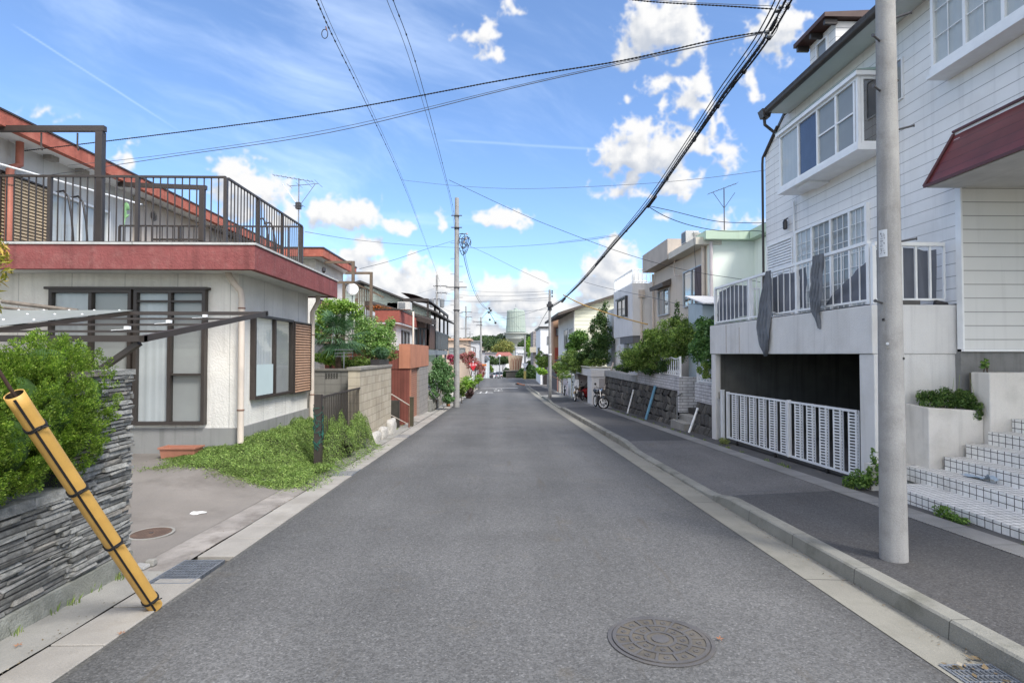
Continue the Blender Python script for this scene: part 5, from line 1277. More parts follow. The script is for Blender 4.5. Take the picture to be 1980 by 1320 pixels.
part('box', MB().hexa([(5.27,6.72,.18),(5.96,6.72,.18),(5.96,7.115,.18),(5.27,7.115,.18),(5.27,6.72,.935),(5.96,6.72,.90),(5.96,7.115,.90),(5.27,7.115,.96)]), PLW, t, bevel=.012)
part('toe', MB().box(4.72, 5.268, 6.97, 7.115, -.35, .192), PLW, t)
t2 = thing('planter', (6.4, 6.95, .5), 'upper rendered planter box below the porch wall, nearly bare', 'planter box', 'rendered planter boxes')
part('box', MB().box(5.962, 8.0, 6.63, 6.90, .40, 1.37), PLW, t2, bevel=.012)
part('soil', MB().box(5.99, 7.97, 6.902, 6.955, .4, 1.36), GROUND, t2)
BUSH = leaf_mat('bush_leaves', (.035, .075, .018), (.085, .15, .03), (.16, .23, .06), .3)
def plant(name, label, base, blobs, n, size, m, seed, cat='plant', group=None, nst=5, **kw):
    th = thing(name, base, label, cat, group); vv, ff, C = leaves(blobs, n, size, seed, **kw); part('foliage', (vv, ff), m, th)
    mb = MB(); gg = random.Random(seed); cs = [V(c) for c in C]
    for c_ in gg.sample(cs, min(nst, len(cs))): b_ = V(base)+V((gg.uniform(-.03,.03), gg.uniform(-.03,.03), 0)); mb.tube([b_, b_.lerp(c_, .5)+V((0, 0, .03)), c_], [.006, .005, .002], 5)
    part('stem', mb, BARK, th); return th
plant('bushy_plant', 'low leafy green plant overflowing the lower planter box', (5.6, 6.92, .93), [(5.42, 6.90, 1.02, .16, .13, .13), (5.62, 6.90, 1.04, .2, .13, .14), (5.82, 6.86, 1.02, .16, .14, .14), (5.88, 6.74, .90, .08, .07, .12)], 8000, .024, leaf_mat('planter_leaves', (.025, .055, .014), (.06, .11, .028), (.12, .17, .05), .3, ns=8, na=.4), 31, elong=1.5)
plant('weed', 'single thin leafy weed sprouting from the upper planter box', (6.06, 6.80, 1.37), [(6.06, 6.8, 1.47, .05, .05, .08)], 90, .05, BUSH, 32, elong=2)
mb_w = [(5.70, 6.88, 1.30), (5.76, 6.86, 1.34), (5.93, 6.84, 1.28), (6.0, 6.84, 1.2)]
mb = MB(); gg = random.Random(2)
for x, y, z in mb_w: mb.tube([(x, y, .98), (x+.01, y, (z+.98)/2), (x+gg.uniform(-.03, .03), y, z)], [.004, .003, .0015], 4)
solo('dry_stalks', mb, leaf_mat('stalk', (.14, .18, .05), (.2, .24, .08)), 'thin upright stalks rising out of the lower planter', 'stalks')
plant('bushy_plant', 'weedy green clump at the foot of the garage pillar left of the near pole', (4.72, 7.0, gz(7)+.12), [(4.62, 7.05, .0, .12, .16, .12), (4.74, 6.95, .08, .10, .12, .18), (4.55, 7.15, -.06, .1, .12, .08), (4.76, 6.98, .30, .05, .05, .12)], 1900, .034, BUSH, 33, elong=1.6)
plant('weed', 'ragged weed growing at the base of the lowest tiled step', (4.60, 5.62, gz(5.6)+.12), [(4.58, 5.65, -.03, .06, .16, .06), (4.58, 5.45, -.05, .05, .12, .05)], 650, .036, BUSH, 34, elong=2.6)
plant('weed', 'small dry weed on the second step beside the planter toe', (4.90, 6.8, .05), [(4.9, 6.75, .10, .07, .08, .07)], 200, .035, leaf_mat('dry_leaves', (.12, .13, .05), (.20, .20, .09)), 35, elong=3)
plant('weed', 'thin grass tuft below the far end of the accordion gate', (4.72, 11.7, gz(11.7)+.12), [(4.72, 11.6, gz(11.6)+.18, .1, .2, .07)], 500, .05, leaf_mat('dry_grass', (.13, .15, .05), (.22, .24, .10)), 36, elong=6, outward=.1)
# pale blue cloth on the step
CLB = mat('cloth_paleblue', (.34, .42, .50), .9, .05, 5)
solo('towel', MB().grid(lambda u, v: (5.30+.10*v+.05*math.sin(u*3), 5.90+.42*u, .20+.035*math.exp(-((u-.15)/.16)**2)*(1-v*.4)*2+.008*math.sin(v*9+u*14)+.012), 24, 12), CLB, 'crumpled pale blue cloth lying on the second tiled step', 'cloth', smooth=True)
# ================================================================ right side, middle distance
RUBR = island_mat('dark_rubble', [(0, (.055, .052, .048)), (.6, (.085, .08, .073)), (.9, (.12, .115, .10)), (1, (.20, .18, .155))], .95, .9, 25, .25)
def rubble(parent, y0, y1, zt, seed, xb=4.92, batter=.16, cell=.29):
    gg = random.Random(seed); mb = MB(); nz_ = max(2, int((zt-gz(y1)-.1)/cell)+1); base = lambda y: gz(y)+.05
    for j in range(nz_):
        y = y0-gg.uniform(0, cell)
        while y < y1:
            w = gg.uniform(.7, 1.5)*cell; a = max(y, y0); b = min(y+w, y1); y += w
            if b-a < .05: continue
            pts = []
            for (yy_, jj) in ((a+.006, j+.03), (b-.006, j+.03), (b-.006, j+.97), (a+.006, j+.97)):
                lo = base(yy_); hi = zt; z = lo+(hi-lo)*jj/nz_; t_ = (z-lo)/(hi-lo); pts.append((xb+batter*t_, min(y1, max(y0, yy_+(jj-j-.5)*cell*.55*(1 if j % 2 else -1)))+gg.uniform(-.02, .02), z+((gg.uniform(-.03, .03)+.035*math.sin(yy_*9+j)) if j not in (0,) and jj < nz_-.5 else 0)))
            c_ = V((sum(p[0] for p in pts)/4-gg.uniform(.005, .03), sum(p[1] for p in pts)/4+gg.uniform(-.03,.03), sum(p[2] for p in pts)/4))
            b0 = len(mb.v); mb.v += pts
            inn = [tuple(V(p).lerp(c_, gg.uniform(.25, .4))*1+V((-.012, 0, 0))) for p in pts]; mb.v += inn; mb.v.append(tuple(c_+V((-.006, 0, 0))))
            for i in range(4): mb.f.append((b0+i, b0+(i+1)%4, b0+4+(i+1)%4, b0+4+i)); mb.f.append((b0+4+i, b0+4+(i+1)%4, b0+8))
    return part('stones', mb, RUBR, parent, smooth=False)
def wallbox(parent, name, x0, x1, y0, y1, z0f, z1, m): # wall whose foot follows the slope
    z0f = z0f if callable(z0f) else (lambda y: z0f)
    return part(name, MB().hexa([(x0,y0,z0f(y0)),(x1,y0,z0f(y0)),(x1,y1,z0f(y1)),(x0,y1,z0f(y1)),(x0,y0,z1),(x1,y0,z1),(x1,y1,z1),(x0,y1,z1)]), m, parent)
foot = lambda y: gz(y)-.1
MORT = mat('dark_backing', (.045, .043, .040), .95, .2, 5)
WBR = brick_mat('white_brick', (.52, .51, .52), (.60, .59, .60), (.20, .20, .20), .30, .083, .008, 'yz', .7, .5, .5)
WBRX = brick_mat('white_brick_end', (.52, .51, .52), (.60, .59, .60), (.20, .20, .20), .30, .083, .008, 'xz', .7, .5, .5)
t = thing('retaining_wall', (5.1, 21, gz(21)), 'long dark rubble retaining wall topped with concrete and white brick', 'retaining wall')
rubble(t, 15.55, 27.0, .55, 5)
wallbox(t, 'core', 5.10, 6.4, 15.55, 27.0, foot, .545, MORT)
part('coping', MB().box(5.0, 5.3, 20.2, 26.9, .552, .80), mat('coping_pale', (.36, .36, .35), .9, .15, 3, bump=.5, bs=50, streak=.4), t)
part('brick_parapet', MB().box(5.02, 5.3, 15.55, 20.19, .552, .95), WBR, t)
part('end_bricks', MB().box(5.0, 5.9, 15.40, 15.548, gz(15)+.5, .95), WBRX, t)
t = thing('retaining_wall', (5.1, 13.5, gz(13.5)), 'short dark rubble wall with white brick parapet next to the white garage pillar', 'retaining wall')
rubble(t, 12.72, 14.25, .38, 8)
wallbox(t, 'core', 5.10, 6.4, 12.72, 14.25, foot, .375, MORT)
part('brick_parapet', MB().box(5.04, 5.3, 12.72, 14.25, .382, .87), WBR, t)
part('end_bricks', MB().box(5.3, 6.3, 14.12, 14.25, .382, .87), WBRX, t)
t = thing('garden_steps', (5.5, 14.9, gz(15)), 'dark stone steps climbing between the two rubble walls', 'steps')
for i in range(6): part('step', MB().box(4.75+.25*i, 5.0+.25*i+(.0 if i < 5 else 1), 14.26, 15.39, gz(14.8)-.1, gz(14.8)+.15+.16*(i+1)), CONC if i < 2 else MORT, t)
t = thing('handrail', (4.95, 15.2, gz(15)), 'grey steel handrail beside the dark garden steps', 'handrail')
part('top_rail', MB().tube([atX(1309, 766, 4.85), atX(1343, 742, 5.75)], .022), GREY_M, t); part('low_rail', MB().tube([atX(1311, 806, 4.9), atX(1336, 789, 5.6)], .02), GREY_M, t)
q = atX(1309, 768, 4.85); part('post', MB().tube([q, (q.x, q.y, gz(q.y)+.1)], .02), GREY_M, t); q = atX(1336, 748, 5.6); part('post', MB().tube([q, (q.x, q.y, q.z-.9)], .018), GREY_M, t)

def lean(label, pb, pt, r_, m, xt, name='pipe'):
    b = atZ(pb[0], pb[1], gz(17)+.1); Yb = 1.5*F/(pb[1]-722); Xb = (pb[0]-967)*Yb/F; b = V((Xb, Yb, gz(Yb)+.115)); q = atX(pt[0], pt[1], xt)
    t = thing(name, b, label, 'pipe'); part('tube', MB().tube([b, q], r_, 12), m, t, smooth='auto'); part('end_band', MB().tube([q-(q-b)*.02, q+(q-b).normalized()*.02], r_*1.18, 12), m, t); return t
lean('thick pale blue plastic pipe leaning on the dark rubble wall', (1249, 812), (1267, 747), .045, mat('pipe_blue', (.14, .32, .46), .5, .1, 5), 5.02)
lean('thin white pipe leaning on the rubble wall beyond the blue one', (1213, 800), (1225, 754), .03, WHITE_M, 5.02)
lean('white pipe leaning on the rubble wall nearest the garage', (1333, 838), (1349, 790), .03, WHITE_M, 5.0)

# white ornamental fences on the parapet
def ornament(y0, y1, z0, z1, label):
    t = thing('ornamental_fence', (5.16, (y0+y1)/2, z0), label, 'fence', 'white ornamental fence panels'); n = int((y1-y0)/.19); x = 5.10; mb = MB()
    for i in range(n+1):
        y = y0+(y1-y0)*i/n; mb.bar((x, y, z0+.05), (x, y, z1-.03-.05*abs(math.sin(i*math.pi/4))), .022, .03)
        if i < n: mb.bar((x, y, z0+.06), (x, y+(y1-y0)/n, z0+.20), .012, .012); mb.bar((x, y+(y1-y0)/n, z0+.06), (x, y, z0+.20), .012, .012)
    part('bars', mb, WHITE_M, t)
    pts = [(x, y0+(y1-y0)*i/24, z1-.05*abs(math.sin(i/24*n*math.pi/4))) for i in range(25)]
    part('top_rail', MB().tube(pts, .022, 6), WHITE_M, t); part('bottom_rail', MB().bar((x, y0, z0+.04), (x, y1, z0+.04), .03, .03), WHITE_M, t)
    for y in (y0, y1): part('post', MB().bar((x, y, z0), (x, y, z1+.03), .05, .05), WHITE_M, t)
ornament(15.6, 17.6, .95, 1.50, 'far white ornamental fence panel half hidden by the shrubs')
ornament(12.8, 14.2, .87, 1.46, 'near white ornamental fence panel on the brick parapet by the garage')

SHR = leaf_mat('shrub_leaves', (.045, .075, .02), (.12, .18, .045), (.27, .33, .10), .4, ns=3.5, na=.4)
SHR2 = leaf_mat('shrub_leaves_dark', (.018, .042, .014), (.045, .085, .025), (.09, .14, .04), .3)
SHR3 = leaf_mat('shrub_leaves_fresh', (.07, .13, .02), (.16, .26, .04), (.30, .42, .08), .4)
def shrub(label, base, blobs, n, size, m, seed, group=None, name='shrub', r0=.05, nl=7, **kw):
    return tree(name, label, base, blobs, n, size, m, r0, seed, 'shrub', group, nl, **kw)
def P3(px, py, Y): q = at(px, py, Y); return (q.x, q.y, q.z)
def blob(px, py, Y, rx, rz, ry=None):   # radii given in metres
    q = at(px, py, Y); return (q.x, q.y, q.z, rx, ry or rx, rz)
shrub('wide pale green shrub with narrow leaves billowing over the brick parapet', (5.75, 17.2, .6), [blob(1300,648,17,.62,.50), blob(1262,672,18,.6,.42), blob(1330,650,16,.5,.42), blob(1230,690,19,.6,.35), blob(1318,622,17,.35,.25), blob(1285,700,17.5,.55,.26,.4), blob(1225,705,19.5,.5,.2,.4), blob(1305,690,16.5,.4,.25), blob(1335,625,16.5,.25,.2), blob(1255,645,18,.25,.2), blob(1345,665,15.5,.3,.3), blob(1300,670,17,.6,.4), blob(1240,700,18.5,.5,.3), blob(1275,660,17.5,.5,.4), blob(1345,640,16,.35,.3)], 24000, .095, SHR, 41, elong=3.4, outward=.3, droop=.5, clump=14, spread=.36)
shrub('dark rounded shrub in front of the pale shrub above the rubble wall', (5.45, 18.5, .6), [blob(1262,712,18.2,.45,.22,.4), blob(1292,708,17,.35,.22,.3), blob(1218,688,20,.35,.25), blob(1210,712,20.5,.45,.15,.35)], 6500, .07, SHR2, 42)
shrub('leafy shrub with broad leaves against the garage end wall', (5.6, 13.6, .6), [blob(1366,650,13.6,.26,.42), blob(1352,678,13.8,.3,.3), blob(1368,690,13.2,.2,.3), blob(1358,625,13.8,.18,.2)], 5200, .085, leaf_mat('shrub_leaves_mid', (.035, .08, .025), (.075, .15, .045), (.13, .21, .07), .3), 43, elong=2.1)
shrub('small rose shrub hanging through the near ornamental fence', (5.2, 13.2, .85), [blob(1360,712,13,.16,.16), blob(1366,725,12.9,.1,.1)], 700, .055, SHR, 44, nl=3, r0=.015)
mb_ = [(1316, 612), (1296, 590), (1320, 600)]
shrub('single tall sprig shooting above the pale green shrub', (5.8, 16.8, 1.6), [blob(1309,596,17,.10,.25), blob(1306,620,17,.14,.2)], 500, .08, SHR2, 45, elong=2.5, nl=3, r0=.015)

# white angular house
def gable_win(parent, fr, a0, a1, z0, z1, fills, fm=None, **k): return window(parent, fr, a0, a1, z0, z1, fills, fm or DARK_M, .04, .06, glass=GLASS_R, **k)
ALU = mat('aluminium', (.42, .44, .46), .4, .05, 8, metal=.3)
t = thing('house', (7, 24.5, gz(25)), 'white angular house with an overhanging upper box and a railed roof', 'house')
part('upper_box', MB().hexa([(5.5,22.9,2.36),(9,22.9,2.36),(9,27.0,2.36),(5.5,26.7,2.36),(5.5,22.9,4.55),(9,22.9,4.55),(9,27.0,4.55),(5.5,26.7,4.55)]), STUCCO_G, t)
part('lower_wall', MB().box(6.2, 9, 23.3, 26.6, -.8, 2.355), STUCCO_G, t)
part('side_wing', MB().box(6.0, 9, 26.71, 31, -.9, 4.0), STUCCO_G, t)
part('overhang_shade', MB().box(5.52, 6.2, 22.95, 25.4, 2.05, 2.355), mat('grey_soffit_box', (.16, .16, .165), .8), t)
w = window(t, FX(5.5, -1), 23.9, 25.7, 3.28, 4.05, [CURT, SCREEN], DARK_M, .05, .06, glass=GLASS_R)
part('window_hood', MB().box(5.38, 5.5, 23.75, 25.8, 4.052, 4.12).box(5.38, 5.5, 23.75, 23.82, 3.2, 4.05), DARK_M, w)
window(t, FX(6.0, -1), 27.2, 28.9, 2.9, 3.7, [SCREEN], GREY_M, .05, .06)
railing(t, (5.55, 22.98), (5.55, 26.6), 4.56, 5.15, WHITE_M, .16, .025, .05, post_at=(0.0, .5, 1.0), top=.04)
railing(t, (5.6, 22.95), (7.1, 22.95), 4.56, 5.15, WHITE_M, .16, .025, .05, post_at=(1.0,), top=.04)
railing(t, (5.6, 26.6), (7.1, 26.6), 4.56, 5.15, WHITE_M, .16, .025, .05, top=.04)
part('downpipe', MB().tube([(5.85, 22.84, 4.0), (5.85, 22.84, 1.0)], .05, 8).box(5.75, 5.98, 22.74, 22.898, 3.95, 4.25), PIPE_C, t)
# low wall and porch under it
part('porch_column', MB().box(5.9, 6.1, 27.5, 28.2, -.9, 2.0), STUCCO_G, t)

# beige house and mint house
t = thing('house', (7.5, 19.5, 0), 'beige flat-roofed house with stepped parapet between the angular house and the mint one', 'house')
part('wall', MB().box(6.22, 9, 16.52, 22.2, -.8, 4.86), STUCCO_B, t)
part('parapet', MB().box(5.80, 9, 19.02, 22.4, 4.90, 5.60), mat('parapet_beige', (.46, .41, .36), .9, .08, 2, streak=.12), t)
part('eave', MB().box(5.82, 6.6, 16.3, 19.0, 4.865, 5.08), mat('eave_beige', (.60, .56, .48), .8, .06, 2, streak=.1), t)
part('low_parapet', MB().box(6.0, 9, 16.55, 19.0, 5.085, 5.12), STUCCO_B, t)
fr = FX(6.22, -1)
window(t, fr, 20.1, 21.5, 3.05, 4.05, [SCREEN, CURT], ALU, .05, .07, glass=GLASS_R)
part('awning_box', MB().extr([(6.215, 19.95, 4.35), (5.88, 19.95, 4.2), (5.90, 19.95, 4.05), (6.215, 19.95, 4.12)], (0, 1.75, 0)), mat('awning_brown', (.10, .085, .075), .6), t)
window(t, fr, 16.72, 18.5, 3.15, 4.35, [INSIDE, CURT, CURT], ALU, .05, .07, glass=GLASS_R, mull=[16.72, 17.3, 17.7, 18.5])
part('open_shutter', MB().box(6.12, 6.155, 16.73, 17.28, 3.2, 4.3), mat('shutter_plum', (.085, .05, .05), .6), t)
part('downpipe', MB().tube([(6.14, 16.6, 4.9), (6.14, 16.6, 2.6)], .05, 8), PIPE_C, t)
part('downpipe', MB().tube([(6.14, 22.1, 4.8), (6.14, 22.1, 1.4)], .045, 8), PIPE_C, t)
part('cable_elbow', MB().tube([(6.1, 19.2, 4.9), (6.08, 19.2, 4.5), (6.08, 19.1, 4.32), (6.1, 18.7, 4.28)], .025, 6), PIPE_C, t)
q = at(1320, 455, 17.6); t2 = thing('air_conditioner', (q.x, 17.6, 5.12), 'grey air conditioner unit on the beige house roof', 'air conditioner')
part('casing', MB().box(q.x, q.x+.42, 17.3, 17.75, 5.125, 5.50), mat('ac_white', (.50, .50, .49), .6), t2); part('grille', MB().box(q.x-.006, q.x-.001, 17.34, 17.7, 5.16, 5.46), DARK_M, t2)
q = at(1345, 445, 17.4); solo('roof_dish', MB().lathe((q.x, 17.4, 5.3), [(.03, -.18), (.03, .0), (.05, .02), (.18, .10), (.19, .12), (.05, .06)], 16), SIGNW, 'small round pale dish on the roof edge above the mint wall', 'dish')
t = thing('house', (9, 15.5, 0), 'pale mint green house stepping forward behind the white clapboard house', 'house')
MR = mat('roof_mint', (.50, .62, .48), .8, .05, 2, streak=.1)
part('wall', MB().box(6.24, 7.6, 16.36, 16.516, -.5, 4.98), STUCCO_MINT, t)
part('wing', MB().box(7.6, 13, 12.8, 16.516, -.5, 4.98), STUCCO_MINT, t)
part('corner_pipe', MB().tube([(6.28, 16.3, 4.95), (6.28, 16.3, 2.6)], .05, 8), mat('pipe_lilac', (.58, .52, .52), .6), t)
part('roof_slab', MB().box(6.05, 7.34, 16.1, 16.9, 4.985, 5.24).box(7.35, 13, 12.5, 16.9, 4.985, 5.245), MR, t)
antenna((7.05, 17.2, 5.1), at(1416, 365, 17.2).z-5.1, 'slim tv antenna with a long boom above the mint house', 2, [(-.5, .4, .0, .34, 7, .14)], DARK_M, True, .9)
# shed with white roof
t = thing('shed', (6, 16, 1), 'pale blue lean-to shed with a sloping white metal roof beside the mint house', 'shed')
part('wall', MB().hexa([(5.6,15.2,.5),(6.2,15.2,.5),(6.2,16.35,.5),(5.6,16.35,.5),(5.6,15.2,2.95),(6.2,15.2,2.95),(6.2,16.35,3.10),(5.6,16.35,3.10)]), mat('shed_blue', (.46, .54, .58), .8, .05, 3, streak=.1), t)
part('roof', MB().hexa([(5.5,14.9,2.96),(6.9,14.9,2.96),(6.9,16.36,3.30),(5.5,16.36,3.30),(5.5,14.9,2.99),(6.9,14.9,2.99),(6.9,16.36,3.33),(5.5,16.36,3.33)]), mat('roof_white_ribbed', (.62, .62, .64), .5, .05, 5, lines=[(0, .18, .02, .35, 0)]), t)
part('gutter_pipe', MB().tube([(6.75, 14.86, 2.93), (6.35, 14.86, 2.90), (6.15, 14.9, 2.75), (5.85, 15.12, 2.6), (5.78, 15.14, 2.45), (5.78, 15.14, 1.2)], .045, 8), mat('pipe_darkgreen', (.045, .07, .06), .5), t)

# small white garage with a scooter and a red car, motorcycle
GY0, GY1, GX = 26.6, 33.2, 4.40
t = thing('garage', (5.3, 30, gz(30)), 'small white concrete garage opening onto the pavement, a red car inside', 'garage')
gzf = lambda y: gz(y)+.0
for (a, b, x0, x1, nm) in ((26.6, 27.9, 4.4, 4.62, 'pillar'), (32.7, 33.2, 4.4, 4.6, 'pillar')): wallbox(t, nm, x0, x1, a, b, foot, .50, STUCCO_G)
wallbox(t, 'near_wall', 4.621, 7.2, 26.6, 26.85, foot, .50, STUCCO_G)
wallbox(t, 'far_wall', 4.601, 7.2, 33.0, 33.2, foot, .50, STUCCO_G); wallbox(t, 'back_wall', 7.2, 7.3, 26.6, 33.2, foot, .50, DGR)
part('roof_slab', MB().box(4.36, 7.3, 26.55, 33.25, .502, .85), STUCCO_G, t)
part('side_panel', MB().box(4.75, 5.15, 26.57, 26.598, -.25, .42), mat('panel_pale', (.44, .42, .42), .8, .1, 4, lines=[(2, .09, .015, .4, 0)]), t)
part('edge_pipe', MB().tube([(4.3, 33.3, gz(33)), (4.3, 33.3, .88), (4.3, 33.2, .92), (4.35, 26.6, .95), (5.4, 26.5, .96)], .04, 8), mat('pipe_ivory', (.58, .56, .44), .5), t)
part('slanted_post', MB().tube([(4.72, 26.4, gz(26.4)+.1), (5.38, 26.45, 1.05), (5.42, 26.45, 1.2)], .045, 8), PIPE_C, t)
def mini_car(x, y, z, rz, col, label, name='car', s=1.0, L=3.6, Wd=1.55, H_=1.35, group=None):
    t = thing(name, (x, y, z), label, 'car', group); c_, s_ = math.cos(rz), math.sin(rz)
    T = lambda p: (x+(p[0]*c_-p[1]*s_)*s, y+(p[0]*s_+p[1]*c_)*s, z+p[2]*s)
    h = Wd/2; l = L/2
    sec = [(-l,.35,.62,.86),(-l+.12,.28,.78,.95),(-l+.5,.25,.86,.98),(-l*.15,.25,.90,1),(l*.35,.25,.90,1),(l-.5,.26,.86,.97),(l-.1,.30,.72,.92),(l,.36,.60,.84)]
    mb = MB(); n = len(sec)
    for (a, zb, zt, k) in sec:
        for (yy_, zz) in ((-h*k*.92,zb),(-h*k,zb+.15),(-h*k,zt-.1),(-h*k*.88,zt),(h*k*.88,zt),(h*k,zt-.1),(h*k,zb+.15),(h*k*.92,zb)): mb.v.append(T((a, yy_, zz)))
    for i in range(n-1):
        for j in range(8): mb.f.append((8*i+j, 8*i+(j+1)%8, 8*i+8+(j+1)%8, 8*i+8+j))
    mb.f.append(tuple(range(8))[::-1]); mb.f.append(tuple(range(8*n-8, 8*n)))
    part('body', mb, col, t, smooth='auto')
    cab = [(-l*.80,.86,.84),(-l*.62,H_-.04,.74),(l*.10,H_,.74),(l*.42,.90,.82)]; mb = MB()
    for a, zz, k in cab: mb.v += [T((a,-h*k,zz)), T((a,h*k,zz))]
    mb.f += [(0,1,3,2),(2,3,5,4),(4,5,7,6),(0,2,4,6),(1,7,5,3)]
    part('windows', mb, mat('car_glass', (.02, .025, .03), .08, .0, 5, spec=.8), t)
    part('roof', MB().hexa([T((-l*.62,-h*.75,H_-.045)),T((l*.12,-h*.75,H_-.01)),T((l*.12,h*.75,H_-.01)),T((-l*.62,h*.75,H_-.045)),T((-l*.58,-h*.66,H_+.02)),T((l*.08,-h*.66,H_+.04)),T((l*.08,h*.66,H_+.04)),T((-l*.58,h*.66,H_+.02))]), col, t)
    for a in (-l*.62, l*.62):
        for sy in (-1, 1):
            w = part('wheel', MB().tube([T((a, sy*(h-.16), .29)), T((a, sy*(h+.01), .29))], .29*s, 18), BLACKR, t, smooth='auto')
            part('rim', MB().tube([T((a, sy*(h+.011), .29)), T((a, sy*(h+.018), .29))], .17*s, 12), GREY_M, w)
    for sy in (-1, 1):
        part('tail_light', MB().hexa([T((-l+dx_, sy*h*.60+dy, .58+dz)) for dz in (0, .16) for dx_, dy in ((-.012,-.11),(.05,-.11),(.05,.11),(-.012,.11))]), mat('tail_red', (.35, .02, .02), .2), t)
        part('headlight', MB().hexa([T((l+dx_, sy*h*.60+dy, .52+dz)) for dz in (0, .14) for dx_, dy in ((-.05,-.13),(.012,-.13),(.012,.13),(-.05,.13))]), SIGNW, t)
    part('number_plate', MB().hexa([T((-l-.014+dx_, dy, .42+dz)) for dz in (0, .13) for dx_, dy in ((0,-.16),(.012,-.16),(.012,.16),(0,.16))]), SIGNW, t)
    return t
REDP = mat('red_paint', (.40, .02, .025), .25, .05, 4, spec=.6)
mini_car(6.0, 31.5, gz(31.5)+.11, 0, REDP, 'red car parked nose-in inside the small white garage', s=.82)
def bike(px_, py_, Y, label, col, scale, hd, name='motorcycle', fat=1.0, tall=0, steer=0.0):
    X = at(px_, py_, Y).x; z0 = gz(Y)+.118; t = thing(name, (X, Y, z0), label, name); c_, s_ = math.cos(hd), math.sin(hd)
    T = lambda a, b, z: V((X+(a*c_-b*s_)*scale, Y+(a*s_+b*c_)*scale, z0+z*scale))   # a = forward
    CH = mat('chrome', (.55, .55, .57), .2, .05, 5, metal=.9)
    for a, nm, sa_ in ((.62, 'front_wheel', steer), (-.62, 'rear_wheel', 0)):
        Wp = lambda r_, k_, b_=0, a=a, sa_=sa_: T(a+r_*math.cos(k_)*math.cos(sa_)-b_*math.sin(sa_), r_*math.cos(k_)*math.sin(sa_)+b_*math.cos(sa_), .31+r_*math.sin(k_))
        ring = [Wp(.27, k*math.pi/12) for k in range(25)]
        w = part(nm, MB().tube(ring, .042*scale*fat, 6), BLACKR, t, smooth=True)
        rim = [Wp(.215, k*math.pi/12) for k in range(25)]
        mb = MB().tube(rim, .022*scale, 6)
        for k in range(6): mb.bar(Wp(0, 0), Wp(.21, k*math.pi/3+.3), .03*scale, .02*scale)
        mb.tube([Wp(0, 0, -.06), Wp(0, 0, .06)], .05*scale, 10); part('rim', mb, WHITE_M, w)
    part('fork', MB().tube([T(.62, -.09, .31), T(.36, -.09, .95)], .024*scale, 8).tube([T(.62, .09, .31), T(.36, .09, .95)], .024*scale, 8), CH, t)
    part('handlebar', MB().tube([T(.22, -.36, 1.02), T(.32, -.2, 1.04), T(.36, 0, .98), T(.32, .2, 1.04), T(.22, .36, 1.02)], .016*scale, 6), DARK_M, t)
    part('headlamp', MB().tube([T(.42, 0, .90), T(.56, 0, .88)], .095*scale, 14), CH, t); part('front_fender', MB().tube([T(.62+.31*math.cos(k), 0, .31+.31*math.sin(k)) for k in (2.2, 1.9, 1.5, 1.1, .8)], .055*scale, 6), col, t, smooth=True)
    mb = MB().tube([T(.36, 0, .86), T(.2, 0, .84), T(-.1, 0, .80), T(-.2, 0, .74)], [.07*scale, .15*scale, .13*scale, .07*scale], 12); part('tank', mb, col, t, smooth=True)
    part('seat', MB().tube([T(-.15, 0, .76), T(-.45, 0, .76), T(-.85, 0, .84)], [.09*scale, .12*scale, .07*scale], 10), BLACKR, t, smooth=True)
    part('engine', MB().box(*sorted((T(-.15,0,0).x-.13*scale, T(-.15,0,0).x+.13*scale)), T(.05,0,0).y-.16*scale, T(.05,0,0).y+.16*scale, T(0,0,.25).z, T(0,0,.62).z), DARK_M, t, bevel=.03)
    part('frame', MB().tube([T(.36, 0, .90), T(.2, 0, .3), T(-.3, 0, .27), T(-.62, 0, .31)], .028*scale, 6).tube([T(.36, 0, .8), T(-.2, 0, .68), T(-.62, 0, .31)], .026*scale, 6), DARK_M, t)
    part('exhaust', MB().tube([T(.1, .14, .3), T(-.3, .16, .26), T(-.85, .17, .38)], [.025*scale, .03*scale, .045*scale], 8), CH, t, smooth=True)
    if tall: part('windscreen', MB().hexa([T(.40,-.16,1.0),T(.46,-.2,.85),T(.46,.2,.85),T(.40,.16,1.0),T(.22,-.12,1.38),T(.25,-.12,1.38),T(.25,.12,1.38),T(.22,.12,1.38)]), mat('screen_white', (.5, .52, .55), .2), t)
    for sy in (-1, 1): part('mirror', MB().tube([T(.3, sy*.2, 1.03), T(.28, sy*.3, 1.2)], .008*scale, 5).tube([T(.27, sy*.3, 1.22), T(.29, sy*.3, 1.22)], .055*scale, 12), DARK_M, t)
    part('side_stand', MB().tube([T(-.1, .1, .28), T(-.05, .26, .0)], .014*scale, 6), DARK_M, t)
    return t
bike(1159, 780, 23.8, 'black motorcycle parked on the pavement in front of the rubble wall', mat('black_paint', (.018, .018, .02), .25, .05, 5, spec=.6), .86, R(-82), steer=R(48))
bike(1119, 760, 30.0, 'cream scooter with a tall windscreen parked in front of the red car', mat('cream_paint', (.48, .36, .22), .35, .05, 5), .85, R(-120), 'scooter', 1.0, 1, steer=R(35))
bike(1091, 760, 37.3, 'small dark scooter parked by the pink wall beyond the garage', mat('grey_paint', (.05, .05, .06), .35, .05, 5), .75, R(-95), 'scooter', 1.1)

